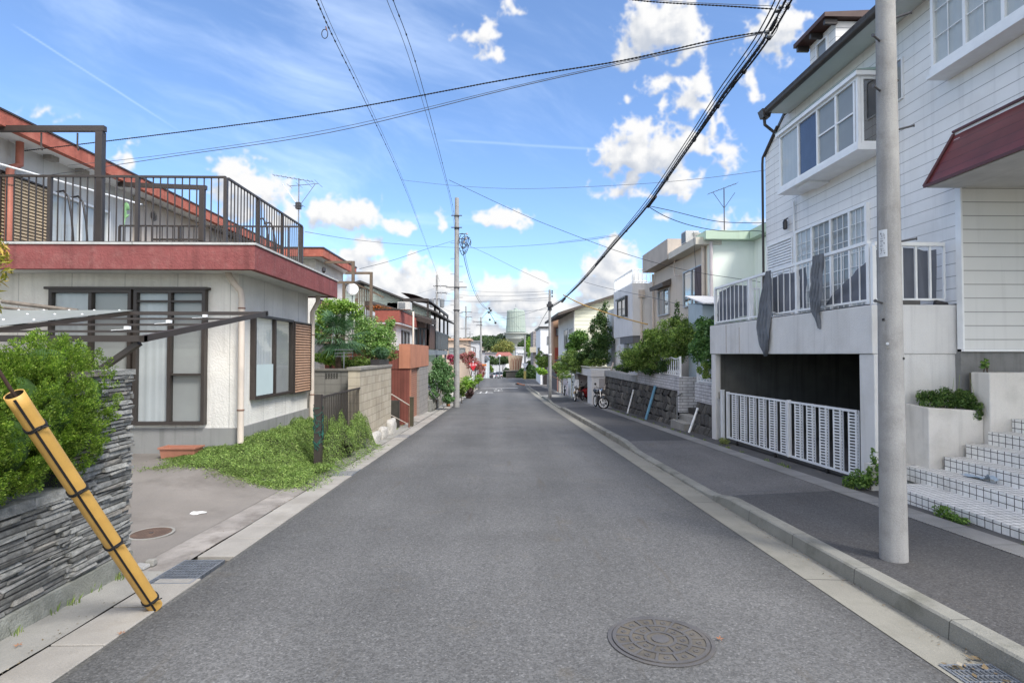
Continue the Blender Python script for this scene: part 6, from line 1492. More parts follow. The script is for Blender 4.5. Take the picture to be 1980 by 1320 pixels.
# plants, walls and houses farther down the right side
shrub('tall dark conifer-like tree left of the angular white house', (5.0, 29.5, .8), [blob(1160,640,29.5,.62,.9), blob(1166,612,29.5,.35,.6), blob(1172,592,29.5,.2,.4), blob(1152,672,29.5,.75,.6), blob(1140,690,29.5,.7,.45), blob(1166,660,28.8,.6,.6), blob(1160,690,28.5,.6,.4), blob(1125,695,30.5,.7,.4)], 21000, .10, SHR2, 51, name='shrub', elong=2.4, r0=.07)
shrub('rounded broad-leaved bush left of the dark conifer', (4.9, 31.5, .8), [blob(1118,655,31.5,.62,.52), blob(1108,672,31.5,.5,.35), blob(1128,690,31.5,.6,.35)], 7500, .11, leaf_mat('bush_mid', (.03, .07, .02), (.08, .15, .03), (.15, .23, .06), .3), 52)
shrub('tangled reddish-green shrub over the little garage', (5.0, 30.5, .8), [blob(1128,700,30,.8,.35), blob(1150,700,28.5,.7,.3), blob(1098,706,32.5,.6,.35), blob(1092,724,34.5,.5,.4), blob(1105,690,31,.7,.4), blob(1082,710,35,.5,.4), blob(1118,712,30,.6,.25)], 13500, .10, SHR, 53, elong=2.6)
shrub('bright lime shrub spilling over the far pavement wall', (4.75, 43, -.5), [blob(1049,719,44,.45,.26), blob(1042,714,46,.3,.2)], 1800, .13, SHR3, 54)
shrub('leafy green bush behind the far pavement wall', (5.2, 48, -.2), [blob(1052,700,48,.7,.55), blob(1046,690,50,.5,.5)], 3000, .16, SHR, 55)
t = thing('wall', (4.6, 36, gz(36)), 'grey rendered garden wall just beyond the small garage', 'wall')
wallbox(t, 'render', 4.62, 4.85, 33.4, 37.8, foot, .18, STUCCO_G); wallbox(t, 'coping', 4.6, 4.87, 33.4, 37.8, lambda y: .182, .23, CONC, )
t = thing('wall', (4.7, 40, gz(40)), 'pinkish white garden wall with gate piers beside the thin pole', 'wall')
wallbox(t, 'render', 4.68, 4.9, 38.4, 41.3, foot, .20, mat('wall_pink', (.50, .44, .45), .9, .08, 2, streak=.2)); wallbox(t, 'pier', 4.6, 4.95, 41.4, 41.9, foot, .55, CONC_L); wallbox(t, 'pier', 4.6, 4.95, 43.4, 43.9, foot, .55, CONC_L)
part('gate_arch', MB().tube([(4.75, 42.2, gz(42)), (4.75, 42.2, .5), (4.75, 42.6, .72), (4.75, 43.1, .5), (4.75, 43.1, gz(43))], .03, 6), WHITE_M, t)
t = thing('wall', (4.8, 52, gz(52)), 'pale concrete corner wall at the crossing on the right', 'wall')
wallbox(t, 'render', 5.0, 5.3, 47.5, 56, foot, -.25, RUBR if False else mat('corner_dark', (.12, .11, .11), .9, .2, 2)); wallbox(t, 'corner_pier', 4.9, 5.5, 56.01, 58.2, foot, .40, CONC_L)
part('brick_post', MB().box(4.7, 4.95, 45.6, 46.0, gz(46)-.1, -.3), mat('salmon_post', (.42, .22, .17), .9), t)

t = thing('house', (8, 46, -1), 'cream clapboard house with a long dark sloping roof edge on the right', 'house')
def q_(px_, py_, Y): return at(px_, py_, Y)
Yg = 44; a = q_(1111, 600, Yg); b = q_(1187, 572, Yg)
part('gable_wall', MB().extr([(a.x, Yg, -1.5), (12, Yg, -1.5), (12, Yg, b.z+ (12-b.x)*.33), (a.x, Yg, a.z)], (0, 12, 0)), SIDING_C, t)
part('street_wall', MB().box(a.x-.04, a.x-.002, Yg+.02, Yg+12, -1.5, a.z-.05), STUCCO_G, t)
e = q_(1078, 610, Yg-.3)
part('roof', MB().hexa([(e.x,Yg-.5,e.z),(12.3,Yg-.5,e.z+(12.3-e.x)*.325),(12.3,Yg+12.5,e.z+(12.3-e.x)*.325),(e.x,Yg+12.5,e.z),(e.x,Yg-.5,e.z+.22),(12.3,Yg-.5,e.z+.22+(12.3-e.x)*.325),(12.3,Yg+12.5,e.z+.22+(12.3-e.x)*.325),(e.x,Yg+12.5,e.z+.22)]), mat('roof_brown', (.09, .075, .065), .8, .1, 2), t)
fr = FX(a.x-.04, -1)
window(t, fr, 45.0, 46.6, 1.9, 3.7, [CURT, SCREEN], ALU, .07, .08, glass=GLASS_R); window(t, fr, 48.0, 50.5, 2.0, 3.8, [SCREEN, SCREEN], ALU, .07, .08, glass=GLASS_R)
part('porch_canopy', MB().box(a.x-1.0, a.x-.045, 45, 50, .95, 1.1), mat('canopy_dark', (.09, .06, .06), .7), t)
part('air_conditioner', MB().box(a.x-.4, a.x-.05, 44.6, 45.2, 1.35, 1.8), WHITE, t)
t = thing('house', (6.5, 60, -1), 'orange-brown boxy house with one small framed window and a red door', 'house')
a = q_(1070, 616, 57); b = q_(1088, 616, 57); z1 = a.z
OB = mat('render_orange', (.42, .26, .17), .9, .06, 2)
part('wall', MB().box(a.x, 8, 57, 60, -2, z1), OB, t); window(t, FY(57), q_(1074,640,57).x, q_(1086,640,57).x, q_(1080,650,57).z, q_(1080,633,57).z, [CURT], mat('frame_red', (.16, .05, .05), .6), .08, .1)
part('door', MB().box(q_(1073,680,57).x, q_(1080,680,57).x, 56.93, 56.998, -2, q_(1075,672,57).z), mat('door_red', (.35, .06, .04), .6), t)
t = thing('house', (6.5, 66, -1), 'plain white house with narrow windows beyond the orange-brown one', 'house')
Yh = 66; xa, xb = q_(1045, 640, Yh).x, q_(1074, 640, Yh).x
part('wall', MB().box(xa, xb+3, Yh, Yh+8, -2.4, q_(1050, 634, Yh).z), mat('render_bluewhite', (.78, .79, .80), .8, .05, 1), t)
part('dark_base', MB().box(xa+.3, xb+3, Yh-.1, Yh-.002, -2.4, q_(1050, 684, Yh).z), DARK_M, t)
window(t, FY(Yh), q_(1058,650,Yh).x, q_(1063,650,Yh).x, q_(1060,666,Yh).z, q_(1060,650,Yh).z, [SCREEN], GREY_M, .06, .08); window(t, FX(xa, -1), Yh+1, Yh+4, .5, 2.4, [INSIDE], GREY_M, .08, .08)
part('roof_edge', MB().box(xa-.2, xb+3.2, Yh-.2, Yh+8.2, q_(1050, 634, Yh).z+.002, q_(1050, 634, Yh).z+.18), DARK_M, t)
t = thing('house', (4.5, 90, -4), 'weathered house with a beige box balcony left of the plain white house', 'house')
Yh = 92; part('wall', MB().box(q_(1031,650,Yh).x, q_(1048,650,Yh).x+2, Yh, Yh+8, -8, q_(1040, 640, Yh).z), mat('render_taupe', (.30, .27, .26), .9, .1, 1, lines=[(2, .5, .06, .4, 0)]), t)
part('balcony', MB().box(q_(1024,680,Yh).x, q_(1044,680,Yh).x, Yh-1.4, Yh-.002, q_(1030,681,Yh).z, q_(1030,671,Yh).z), mat('render_sand', (.42, .38, .30), .9), t)
window(t, FY(Yh), q_(1035,660,Yh).x, q_(1042,660,Yh).x, q_(1040,668,Yh).z, q_(1040,655,Yh).z, [SCREEN], GREY_M, .08, .08)
# ================================================================ left side, middle distance
PALM = leaf_mat('palm_leaves', (.02, .05, .025), (.05, .10, .05), (.09, .15, .08), .2)
base = at(656, 720, 14.3); t = thing('palm_tree', (base.x, 14.3, gz(14)), 'windmill palm with fan fronds behind the grey block wall', 'tree')
cen = at(652, 655, 14.3); g = np.random.default_rng(77); vv = []
mbp = MB()
for i in range(32):
    a = g.uniform(0, 2*math.pi); el = g.uniform(-.6, 1.25); d = V((math.cos(a)*math.cos(el), math.sin(a)*math.cos(el), math.sin(el)))
    L = g.uniform(.34, .54); hub = cen+d*L; mbp.tube([cen, cen+d*L*.6+V((0,0,.02)), hub], .009, 5)
    sd_ = d.cross(V((0,0,1))).normalized() if abs(d.z) < .95 else V((1,0,0)); up_v = sd_.cross(d)
    for k in range(26):
        th = (k/25-.5)*2*2.0; q = (d*math.cos(th)+sd_*math.sin(th)).normalized(); l = .46*(.75+.25*math.cos(th)); wv_ = q.cross(up_v).normalized()*.012
        tip = hub+q*l-V((0, 0, .10*(k % 3)/2+.07)); mid = hub+q*l*.6+up_v*.01
        vv += [tuple(hub), tuple(mid-wv_), tuple(tip), tuple(mid+wv_)]
part('crown', (np.array(vv), np.arange(len(vv)).reshape(-1, 4)), PALM, t); part('leaf_stalks', mbp, mat('stalk_green', (.10, .14, .05), .6), t)
part('trunk', MB().tube([(base.x, 14.3, gz(14)), (base.x+.02, 14.3, .8), (cen.x, 14.3, cen.z)], [.10, .09, .07], 10), mat('palm_trunk', (.13, .09, .06), .95, .4, 12, bump=1, bs=30), t)
shrub('loose leafy tree with pale green leaves spreading above the block wall', (-3.8, 16, gz(16)), [blob(715,640,15.8,.45,.45), blob(745,650,16,.35,.35), blob(700,665,15.5,.35,.35), blob(730,675,15.8,.4,.28), blob(752,672,16,.22,.22), blob(690,620,15.8,.3,.25), blob(755,625,16.2,.15,.25)], 9500, .062, leaf_mat('tree_pale', (.05, .10, .03), (.13, .22, .06), (.28, .36, .14), .35), 61, name='tree', elong=1.9, spread=.33, r0=.06)
shrub('yellow-green bush crown rising behind the palm below the satellite dish', (-4.9, 15.6, gz(15)), [blob(650,592,15.6,.45,.25), blob(625,612,15.5,.25,.3), blob(685,600,15.8,.3,.25), blob(620,640,15.5,.2,.3), blob(640,690,15.2,.5,.2)], 7500, .07, leaf_mat('tree_lime', (.06, .11, .02), (.16, .25, .05), (.28, .36, .10), .35), 62, r0=.05)
shrub('green undergrowth behind the grey block wall', (-4.0, 14.8, gz(15)), [blob(690,700,14.6,.5,.15), blob(668,705,14.6,.35,.12), blob(750,690,16.2,.3,.12)], 3600, .06, SHR, 63, r0=.02)
# red-brown wall seen under the foliage
t = thing('shed', (-5.5, 17.5, gz(17)), 'dark red-brown shed wall hidden behind the palm and bushes', 'shed')
part('wall', MB().box(-7.5, -4.05, 17.0, 18.3, gz(17)-.1, 1.85), mat('corrugated_maroon', (.16, .055, .04), .7, .15, 3, lines=[(0, .09, .012, .35, 0)]), t); part('roof_edge', MB().box(-7.6, -4.0, 16.9, 18.35, 1.852, 1.92), BROWN_M, t)
p = at(700, 700, 15.25); t = thing('planter', (-3.1, 14.6, 1.3), 'dark rectangular planter with a dwarf palm on top of the block wall', 'planter')
xq0, xq1 = -3.25, -3.02
part('box', trough(xq0, xq1, 13.9, 15.1, 1.317, 1.46, .02, .01), DARK_M, t)
vv, ff, C = leaves([(-3.13, 14.5, 1.62, .22, .5, .14)], 500, .16, 64, elong=7, outward=.1, droop=-.3); part('foliage', (vv, ff), PALM, t)
# fallen aerial
q = at(665, 680, 13.2); t = antenna((q.x, 13.2, gz(13.2)), q.z-gz(13.2), 'bare wire aerial on a stick in front of the palm trunk', 4, [(-.22, .22, .05, .0, 6, .02), (-.22, .22, -.03, .02, 6, .02), (-.2, .22, -.11, .0, 6, .02)], GREY_M, False, .7)

# second left house with the red fascia
t = thing('house', (-7.5, 17.5, 0), 'white house with faded red fascia behind the terrace house', 'house')
part('wall', MB().box(-9, -5.35, 16.1, 18.9, -.8, 4.34), STUCCO_L, t)
part('fascia', MB().box(-9, -4.98, 15.6, 15.7, 4.34, 4.56).box(-5.08, -4.98, 15.7, 19.2, 4.34, 4.56), RED_O, t)
part('soffit', MB().box(-9, -5.08, 15.7, 19.2, 4.345, 4.37), WHITE, t); part('roof_edge', MB().box(-9, -4.96, 15.58, 19.22, 4.562, 4.60), BROWN_M, t)
louvre(t, FX(-5.35), 16.3, 17.2, 1.9, 3.2, LOUV, BROWN_M, 20, .08)
window(t, FX(-5.35), 17.3, 18.7, 1.9, 3.2, [CURT, SCREEN], BROWN_M, .05, .08)
q = at(627, 525, 16.05); part('spot_lamp', MB().lathe((q.x, 16.0, q.z), [(.02, .12), (.05, .1), (.06, 0), (.02, -.05)], 10), DARK_M, t)
for (bx0, by, px1, yb, px0, lb, Y) in ((0, 507, 681, 545, 628, 'brown timber frame above the second house balcony, nearer one', 16.0), (0, 528, 716, 600, 668, 'brown timber frame above the slatted screen, farther one', 16.8)):
    a = at(px0, by, Y); b = at(px1, by, Y); c_ = at(px1, yb, Y)
    tt_ = thing('drying_frame', (b.x, Y, c_.z), lb, 'drying frame', 'brown drying frames')
    part('beam', MB().bar(a, b, .06, .07), BROWN_L, tt_); part('post', MB().bar((b.x+.03, Y, b.z+.03), (b.x+.03, Y, c_.z if Y < 16.5 else .5), .08, .08), BROWN_L, tt_)
    if Y < 16.5: part('lower_beam', MB().bar(at(650, 546, Y), at(684, 546, Y), .07, .07), BROWN_L, tt_); part('leg', MB().bar(at(665, 548, Y), (at(665, 548, Y).x, Y, .5), .07, .07), BROWN_L, tt_)
q = at(681, 560, 16.3); t2 = thing('satellite_dish', (q.x, 16.3, q.z-.4), 'white satellite dish in front of the slatted brown screen', 'satellite dish')
mb = MB(); n = 20; dirn = V((.25, -1, .35)).normalized(); ua = dirn.cross(V((0,0,1))).normalized(); ub = ua.cross(dirn)
for k, (r_, d_) in enumerate(((0, 0), (.07, .005), (.13, .018), (.18, .04), (.18, .034), (.12, .012), (0, -.006))):
    for i in range(n): a = 2*math.pi*i/n; mb.v.append(tuple(q+(ua*math.cos(a)+ub*math.sin(a)*1.05)*r_+dirn*d_))
for k in range(6):
    for i in range(n): mb.f.append((k*n+i, k*n+(i+1)%n, (k+1)*n+(i+1)%n, (k+1)*n+i))
part('reflector', mb, mat('dish_white', (.70, .70, .69), .5, .04, 6), t2, smooth=True); part('feed_arm', MB().tube([q-ub*.15, q-ub*.12+dirn*.2], .008, 5), DARK_M, t2); part('mount', MB().tube([q-dirn*.01, q-dirn*.06-ub*.1, V((q.x, 16.4, 1.2))], .015, 6), GREY_M, t2)
t2 = thing('slatted_screen', (-4.3, 16.9, 1.2), 'weathered brown slatted screen with a sloping top beside the satellite dish', 'screen')
mb = MB(); xa, xb = at(688, 600, 17).x, at(718, 600, 17).x
for i in range(10):
    x = xa+(xb-xa)*i/9; zt_ = at(688, 547, 17).z+(at(717, 562, 17).z-at(688, 547, 17).z)*i/9; mb.bar((x, 17.02, 1.6), (x, 17.02, zt_), .03, .02)
part('slats', mb, BROWN_L, t2); part('rails', MB().bar(at(683, 546, 17), at(742, 575, 17), .05, .05), BROWN_L, t2); part('lower_rail', MB().bar((xa, 17.0, 2.2), (xb, 17.0, 2.2), .04, .04), BROWN_L, t2); part('post', MB().bar((xa, 17.05, gz(17)), (xa, 17.05, 3.3), .07, .07), BROWN_L, t2)

# rust orange garage
RG = mat('garage_rust_orange', (.46, .20, .12), .8, .12, 2, bump=.3, streak=.25, dirt=((.36, .17, .12), .4, 0, 3))
RGD = mat('garage_dark_rust', (.20, .065, .048), .7, .15, 2, streak=.3, lines=[(0, .10, .015, .4, 0)])
t = thing('garage', (-4, 20, gz(20)), 'rust orange garage with a roller shutter set into the left side of the street', 'garage')
wallbox(t, 'side_wall', -6.5, -3.02, 18.4, 18.5, foot, 1.10, RGD)
part('upper_side', MB().box(-4.0, -3.02, 18.38, 18.5, 1.102, 1.72), RGD, t)
part('header', MB().box(-6.5, -2.97, 18.36, 23.0, 1.12, 1.93) if False else MB().box(-3.35, -2.97, 18.36, 23.0, 1.12, 1.93), RG, t)
part('roof_slab', MB().box(-6.5, -3.36, 18.5, 23, 1.12, 1.72), RGD, t)
wallbox(t, 'jamb', -3.25, -3.0, 18.51, 18.75, foot, 1.115, RG)
wallbox(t, 'roller_shutter', -3.16, -3.08, 18.76, 20.5, foot, 1.115, mat('roller_shutter', (.40, .19, .125), .6, .08, 3, lines=[(2, .075, .018, .5, 0)]))
wallbox(t, 'shutter_gap', -3.20, -3.161, 18.76, 20.5, foot, 1.11, INSIDE)
wallbox(t, 'concrete_pier', -3.3, -2.99, 20.51, 23.0, foot, 1.115, mat('pier_grey', (.29, .27, .25), .9, .12, 3, lines=[(2, .2, .012, .35, 0)]))
struct('garage_apron', MB().hexa([(-3.3,18.5,gz(18.5)+.01),(-2.7,18.5,gz(18.5)+.01),(-2.7,22.8,gz(22.8)+.01),(-3.3,22.8,gz(22.8)+.01),(-3.3,18.5,gz(18.5)+.10),(-2.7,18.5,gz(18.5)+.015),(-2.7,22.8,gz(22.8)+.015),(-3.3,22.8,gz(22.8)+.08)]), CONC_L)
t = thing('handrail', (-3.0, 16.5, gz(16)), 'pale sloping handrail with a rusty post beside the rust orange garage', 'handrail')
a = at(757, 762, 15.5); b = at(791, 783, 16.6)
part('top_rail', MB().tube([a, b], .018), PIPE_C, t); part('post', MB().tube([b, (b.x, b.y, gz(b.y))], .022), RUSTY, t); part('low_rail', MB().tube([at(757, 803, 15.6), at(786, 818, 16.6)], .014), PIPE_C, t)
t = thing('post', (-2.9, 17.0, gz(17)), 'short square dark wooden post beside the handrail', 'post')
q = at(796, 800, 17.0); part('post_body', MB().box(q.x-.055, q.x+.055, 16.95, 17.06, gz(17)-.05, at(796, 768, 17).z), mat('post_olive', (.075, .065, .04), .8), t); part('cap', MB().box(q.x-.06, q.x+.06, 16.94, 17.07, at(796, 768, 17).z, at(796, 767, 17).z+.01), BROWN_L, t)
t = thing('wall', (-3.4, 17.2, gz(17)), 'low dark wall below the sloping handrail', 'wall'); wallbox(t, 'render', -4.6, -3.15, 17.3, 17.45, foot, .15, mat('wall_nearblack', (.07, .065, .055), .9, .3, 2, streak=.4))

# third left house: long green gable, red balcony box, timber balcony
t = thing('house', (-7, 27, 0), 'long house with pale green gable, dark sloping roof and a red box balcony', 'house')
Yg = 25.0; A0 = at(700, 545, Yg); A1 = at(832, 597, Yg); sl_g = (A1.z-A0.z)/(A1.x-A0.x)
G0 = at(708, 590, Yg); G1_ = at(832, 622, Yg)
part('gable', MB().extr([(A0.x-1.2, Yg, G0.z-.3), (G0.x, Yg, G0.z), (G1_.x, Yg, G1_.z), (A1.x, Yg, A1.z-.1), (A0.x, Yg, A0.z-.1), (A0.x-1.2, Yg, A0.z-.45)], (0, .2, 0)), SIDING_G, t)
part('body_wall', MB().box(A0.x-1.2, -5.2, Yg+.2, Yg+9, -1, A1.z-.3), SIDING_G, t)
R0 = at(697, 542, Yg-.4); R1 = at(846, 603, Yg-.4)
part('roof', MB().hexa([(R0.x,Yg-.5,R0.z-.08),(R1.x,Yg-.5,R1.z-.08),(R1.x,Yg+9.5,R1.z-.08),(R0.x,Yg+9.5,R0.z-.08),(R0.x,Yg-.5,R0.z+.0),(R1.x,Yg-.5,R1.z+.0),(R1.x,Yg+9.5,R1.z+.0),(R0.x,Yg+9.5,R0.z+.0)]).hexa([(R0.x-1.4,Yg-.5,R0.z-.52),(R0.x,Yg-.5,R0.z-.08),(R0.x,Yg+9.5,R0.z-.08),(R0.x-1.4,Yg+9.5,R0.z-.52),(R0.x-1.4,Yg-.5,R0.z-.40),(R0.x,Yg-.5,R0.z+.0),(R0.x,Yg+9.5,R0.z+.0),(R0.x-1.4,Yg+9.5,R0.z-.40)]), mat('roof_darkgrey', (.07, .065, .062), .8, .1, 2), t)
q = at(700, 552, Yg-.02); part('gable_vent', MB().box(q.x-.12, q.x+.10, Yg-.03, Yg-.003, q.z-.14, q.z+.08), DARK_M, t)
a = at(708, 585, 23.6); b = at(836, 620, 23.6)
part('canopy', MB().hexa([(a.x,23.4,a.z-.18),(b.x,23.4,b.z-.18),(b.x,24.99,b.z-.10),(a.x,24.99,a.z-.10),(a.x,23.4,a.z+.06),(b.x,23.4,b.z+.02),(b.x,24.99,b.z+.14),(a.x,24.99,a.z+.18)]), mat('canopy_shade', (.05, .04, .035), .8, .1, 3), t)
part('upper_wall', MB().box(-8, -3.75, 20.0, 24.99, -1, 2.75), STUCCO_W, t)
rb = at(773, 612, 19.6); part('box_balcony', MB().box(-4.4, rb.x, 19.5, 24.0, 2.72, 3.14), mat('balcony_red', (.34, .10, .075), .8, .12, 3, streak=.2), t)
part('box_balcony_cap', MB().box(-4.42, rb.x+.02, 19.48, 24.02, 3.142, 3.18), BROWN_M, t)
part('balcony_soffit', MB().box(-4.38, rb.x-.02, 19.52, 23.98, 2.66, 2.718), WHITE, t)
part('drain_pipe', MB().tube([(rb.x+.05, 22.3, 3.3), (rb.x+.05, 22.3, 1.2), (rb.x-.05, 22.2, .95), (rb.x-.35, 22.1, .9)], .04, 8), PIPE_C, t, smooth=True)
window(t, FX(-3.75), 21.0, 22.6, 1.55, 2.5, [SCREEN, CURT], DARK_M, .05, .06)
q = at(776, 595, 19.6); t2 = thing('air_conditioner', (q.x, 19.6, 3.18), 'white air conditioner on top of the red box balcony', 'air conditioner'); part('casing', MB().box(q.x-.15, q.x+.28, 19.7, 20.2, 3.182, 3.45), mat('ac_white2', (.62, .61, .58), .6), t2); part('fan_grille', MB().lathe((0,0,0), [(.1,0),(.1,.01)], 8) if False else MB().box(q.x-.12, q.x+.12, 19.688, 19.699, 3.21, 3.42), GREY_M, t2)
mbq = [blob(738, 598, 22.5, .5, .14, .2), blob(722, 594, 22.5, .4, .12, .2)]
plant('flower_box', 'row of red and orange flowers under the dark canopy', (mbq[0][0], 22.5, 3.2), mbq, 900, .08, leaf_mat('flowers_orange', (.10, .12, .03), (.40, .09, .03), (.45, .14, .05), .3, k=1.0), 66)
# timber balcony structure along the street
t = thing('balcony', (-3.7, 28, 1.4), 'dark timber balcony with grey slatted railing projecting toward the street', 'balcony')
bx = -3.22
part('floor', MB().box(-5.0, bx, 24.6, 33.8, 1.55, 1.80), mat('floor_edge_blue', (.22, .25, .27), .7, .1, 3), t)
GSL = mat('slats_bluegrey', (.13, .145, .155), .6, .1, 6)
railing(t, (bx, 27.2), (bx, 33.8), 1.80, 2.75, GSL, .20, .09, .09, post_at=(0.0, .5, 1.0), top=.06)
railing(t, (-4.05, 24.6), (bx, 24.6), 1.80, 2.75, GSL, .16, .07, .09, post_at=(0.0, 1.0), top=.06)
part('brown_screen', MB().box(bx-.03, bx+.02, 25.1, 27.1, 1.82, 2.95), mat('screen_brown', (.11, .065, .05), .7), t)
for y in (24.6, 27.2, 29.4, 31.6, 33.8): part('post', MB().bar((bx, y, 1.8), (bx, y, 3.95-.0*(y-24.6)), .09, .09), BROWN_M, t)
part('roof_beam', MB().bar((bx, 24.5, 3.98), (bx, 33.9, 3.92), .10, .12).bar((-4.3, 24.5, 3.98), (bx, 24.5, 3.98), .10, .14), BROWN_M, t)
mb = MB().grid(lambda u, v: (-4.4+1.35*u, 24.5+4.6*v, 4.30-.42*u*u), 8, 2); part('rust_canopy', mb, mat('canopy_rust', (.20, .07, .045), .6, .1, 3, lines=[(1, .25, .02, .3, 0)]), t)
part('back_wall', MB().box(-5.1, -4.45, 25, 33.8, 1.81, 3.9), mat('balcony_back', (.26, .15, .11), .8, .2, 1.5, lines=[(1, .6, .1, .5, 0)]), t)
for y in (24.9, 29, 33.5): part('support', MB().bar((bx-.1, y, gz(y)), (bx-.1, y, 1.55), .10, .10), GREY_M, t)

# left utility pole with its hardware
LPX, LPY = -2.11, 26.7
t = pole(LPX, LPY, gz(LPY)-.05, at(886, 383, LPY).z, .152, .10, 'tall concrete utility pole on the left edge of the road')
for py_, wd in ((418, .26), (441, .26), (443, .0), (556, .5), (600, .16)):
    z = at(885, py_, LPY).z; part('band', MB().lathe((LPX, LPY, z), [(.125 if py_ < 500 else .14, -.03), (.125 if py_ < 500 else .14, .03)], 16), DARK_M, t)
    if wd: part('arm', MB().bar((LPX-wd, LPY-.12, z), (LPX+wd, LPY-.12, z), .04, .04), DARK_M, t)
for k in range(16):
    z = at(885, 470+k*15, LPY).z; s_ = 1 if k % 2 else -1; part('step_bolt', MB().tube([(LPX+s_*.12, LPY, z), (LPX+s_*.30, LPY, z)], .010, 5), BOLT, t)
hub = at(898, 470, LPY-.1); gg = random.Random(12); mb = MB()
for k in range(9):
    c_ = hub+V((gg.uniform(-.12, .16), gg.uniform(-.1, .1), gg.uniform(-.3, .25))); r_ = gg.uniform(.12, .30)
    mb.tube([c_+V((r_*.6*math.cos(a)+.04*math.sin(2*a), .05*math.sin(a), r_*1.2*math.sin(a))) for a in [i*.55+k for i in range(gg.randint(7, 12))]], .018, 5)
part('cable_tangle', mb, CABLE, t, smooth=True)
for k, (px_, py_) in enumerate(((903, 452), (901, 461), (897, 468))): q = at(px_, py_, LPY-.1); part('insulator', MB().lathe(q, [(.02, -.06), (.055, -.03), (.04, 0), (.055, .03), (.02, .06)], 10), mat('porcelain', (.45, .45, .46), .3), t); part('bracket', MB().bar((LPX+.1, LPY-.1, q.z-.02), q, .03, .03), DARK_M, t)

# planting and stones by the left pole
shrub('bushy green shrub behind the left utility pole', (-2.95, 25, gz(25)), [blob(852,712,25.0,.42,.40), blob(843,735,24.6,.38,.45), blob(862,745,24.6,.38,.45), blob(850,700,25.2,.32,.3), blob(868,722,25,.3,.35), blob(838,762,24.4,.25,.28), blob(866,770,24.6,.3,.22)], 11000, .085, leaf_mat('bush_left', (.035, .08, .03), (.085, .16, .06), (.17, .26, .12), .3), 71, r0=.04)
t = thing('rubble_wall', (-3.05, 24.5, gz(24)), 'low heap of mossy pale stones at the foot of the green shrub', 'stone wall')
gg = random.Random(8); mb = MB()
MOS = island_mat('mossy_stone', [(0, (.16, .16, .14)), (1, (.34, .33, .30))], .9, .9, 20)
stn = []
for k in range(14):
    y = 23.1+k*.24; z = gz(y)+gg.uniform(.0, .1); o = MB().hexa([V((-3.0+gg.uniform(-.04,.04)+sx*.12, y+sy*gg.uniform(.1,.15), z+sz)) for sz in (0, gg.uniform(.2, .5)) for sx, sy in ((-1,-1),(1,-1),(1,1),(-1,1))]); part('stone', o, MOS, t, bevel=.03)
for (a_, b_, lb) in (((830, 795), (827, 765), 'pale board leaning against the mossy stones'), ((833, 800), (829, 772), 'second pale board leaning beside the first at the stones'), ((850, 758), (859, 793), 'grey metal bar leaning in front of the shrub')):
    p0_ = at(a_[0], a_[1], 23.2); p1_ = at(b_[0], b_[1], 23.35); solo('board', MB().bar(p0_, p1_, .07 if 'board' in lb else .03, .02), WOODW if 'board' in lb else GREY_M, lb, 'board', bevel=.004)
p0_ = at(829, 752, 23.6); p1_ = at(845, 772, 24.2); solo('plank_rail', MB().tube([p0_, p1_], .025), GREY_M, 'short grey rail sloping down in front of the mossy stones', 'rail')
p0_ = at(867, 785, 25.2); solo('stump', MB().tube([p0_, at(864, 762, 25.3)], [.09, .06], 8), mat('bark_orange', (.28, .12, .05), .9, .3, 8), 'orange-brown stump under the shrub beside the left pole', 'stump')

# pink crape myrtle, low plants, sign
def blobp(px_, py_, Y, rx, rz): return blob(px_, py_, Y, rx, rz)
PINK = leaf_mat('pink_blossom', (.34, .09, .10), (.50, .19, .20), (.22, .24, .10), .3, k=1.0)
t = tree('crape_myrtle', 'pink-red crape myrtle in bloom behind the left pole', (-3.0, 54.2, gz(54)), [blob(908,698,54,.6,.7), blob(897,690,54.5,.5,.5), blob(921,706,54,.6,.65), blob(930,722,54.5,.45,.45), blob(912,684,54,.45,.3), blob(935,712,55,.3,.3)], 6000, .13, PINK, .07, 72, 'tree')
tree('flower_shrub', 'small hot pink flowering shrub left of the pole', (-4.4, 40, gz(40)), [blob(871,691,40,.32,.25), blob(878,700,40,.4,.2)], 900, .12, leaf_mat('hotpink', (.45, .04, .10), (.5, .08, .18), (.10, .18, .05), .3, k=1.0), .04, 73, 'shrub')
for k, (px_, py_, Y, rx, rz, lb, m_) in enumerate(((903, 738, 36, .45, .42, 'yellow-green clipped bush just right of the left pole', SHR3), (913, 743, 44, .35, .3, 'green bush beneath the stop sign', SHR), (926, 730, 54, .45, .35, 'round green bush under the crape myrtle', SHR3), (909, 757, 36, .28, .3, 'dark purple-brown bush at the road edge', leaf_mat('bush_purple', (.05, .03, .03), (.10, .06, .06))), (893, 752, 30, .3, .3, 'low green plant directly behind the left pole', SHR))):
    shrub(lb, (at(px_, py_, Y).x, Y, gz(Y)), [blob(px_, py_, Y, rx, rz), blob(px_-3, py_+7, Y, rx*.9, rz*.8)], 1700, .10, m_, 80+k, r0=.02, nl=4)
Ys = 51; xs_ = -2.50; t = thing('stop_sign', (xs_, Ys, gz(Ys)), 'red inverted triangle stop sign on a white post at the left corner', 'road sign')
part('post', MB().tube([(xs_, Ys, gz(Ys)), (xs_, Ys, .95)], .035, 8), SIGNW, t)
zc_ = at(917, 708, Ys).z; pl = part('plate', MB().extr([(xs_-.42, Ys-.05, zc_+.30), (xs_+.42, Ys-.05, zc_+.30), (xs_, Ys-.05, zc_-.45)], (0, .02, 0)), mat('sign_red', (.50, .02, .03), .4, .03, 5), t)
tm = text_mesh('止まれ', .24); part('lettering', place(tm, lambda v: (xs_+v.x, Ys-.056, zc_+.13+v.y)), WHITE_M, pl)
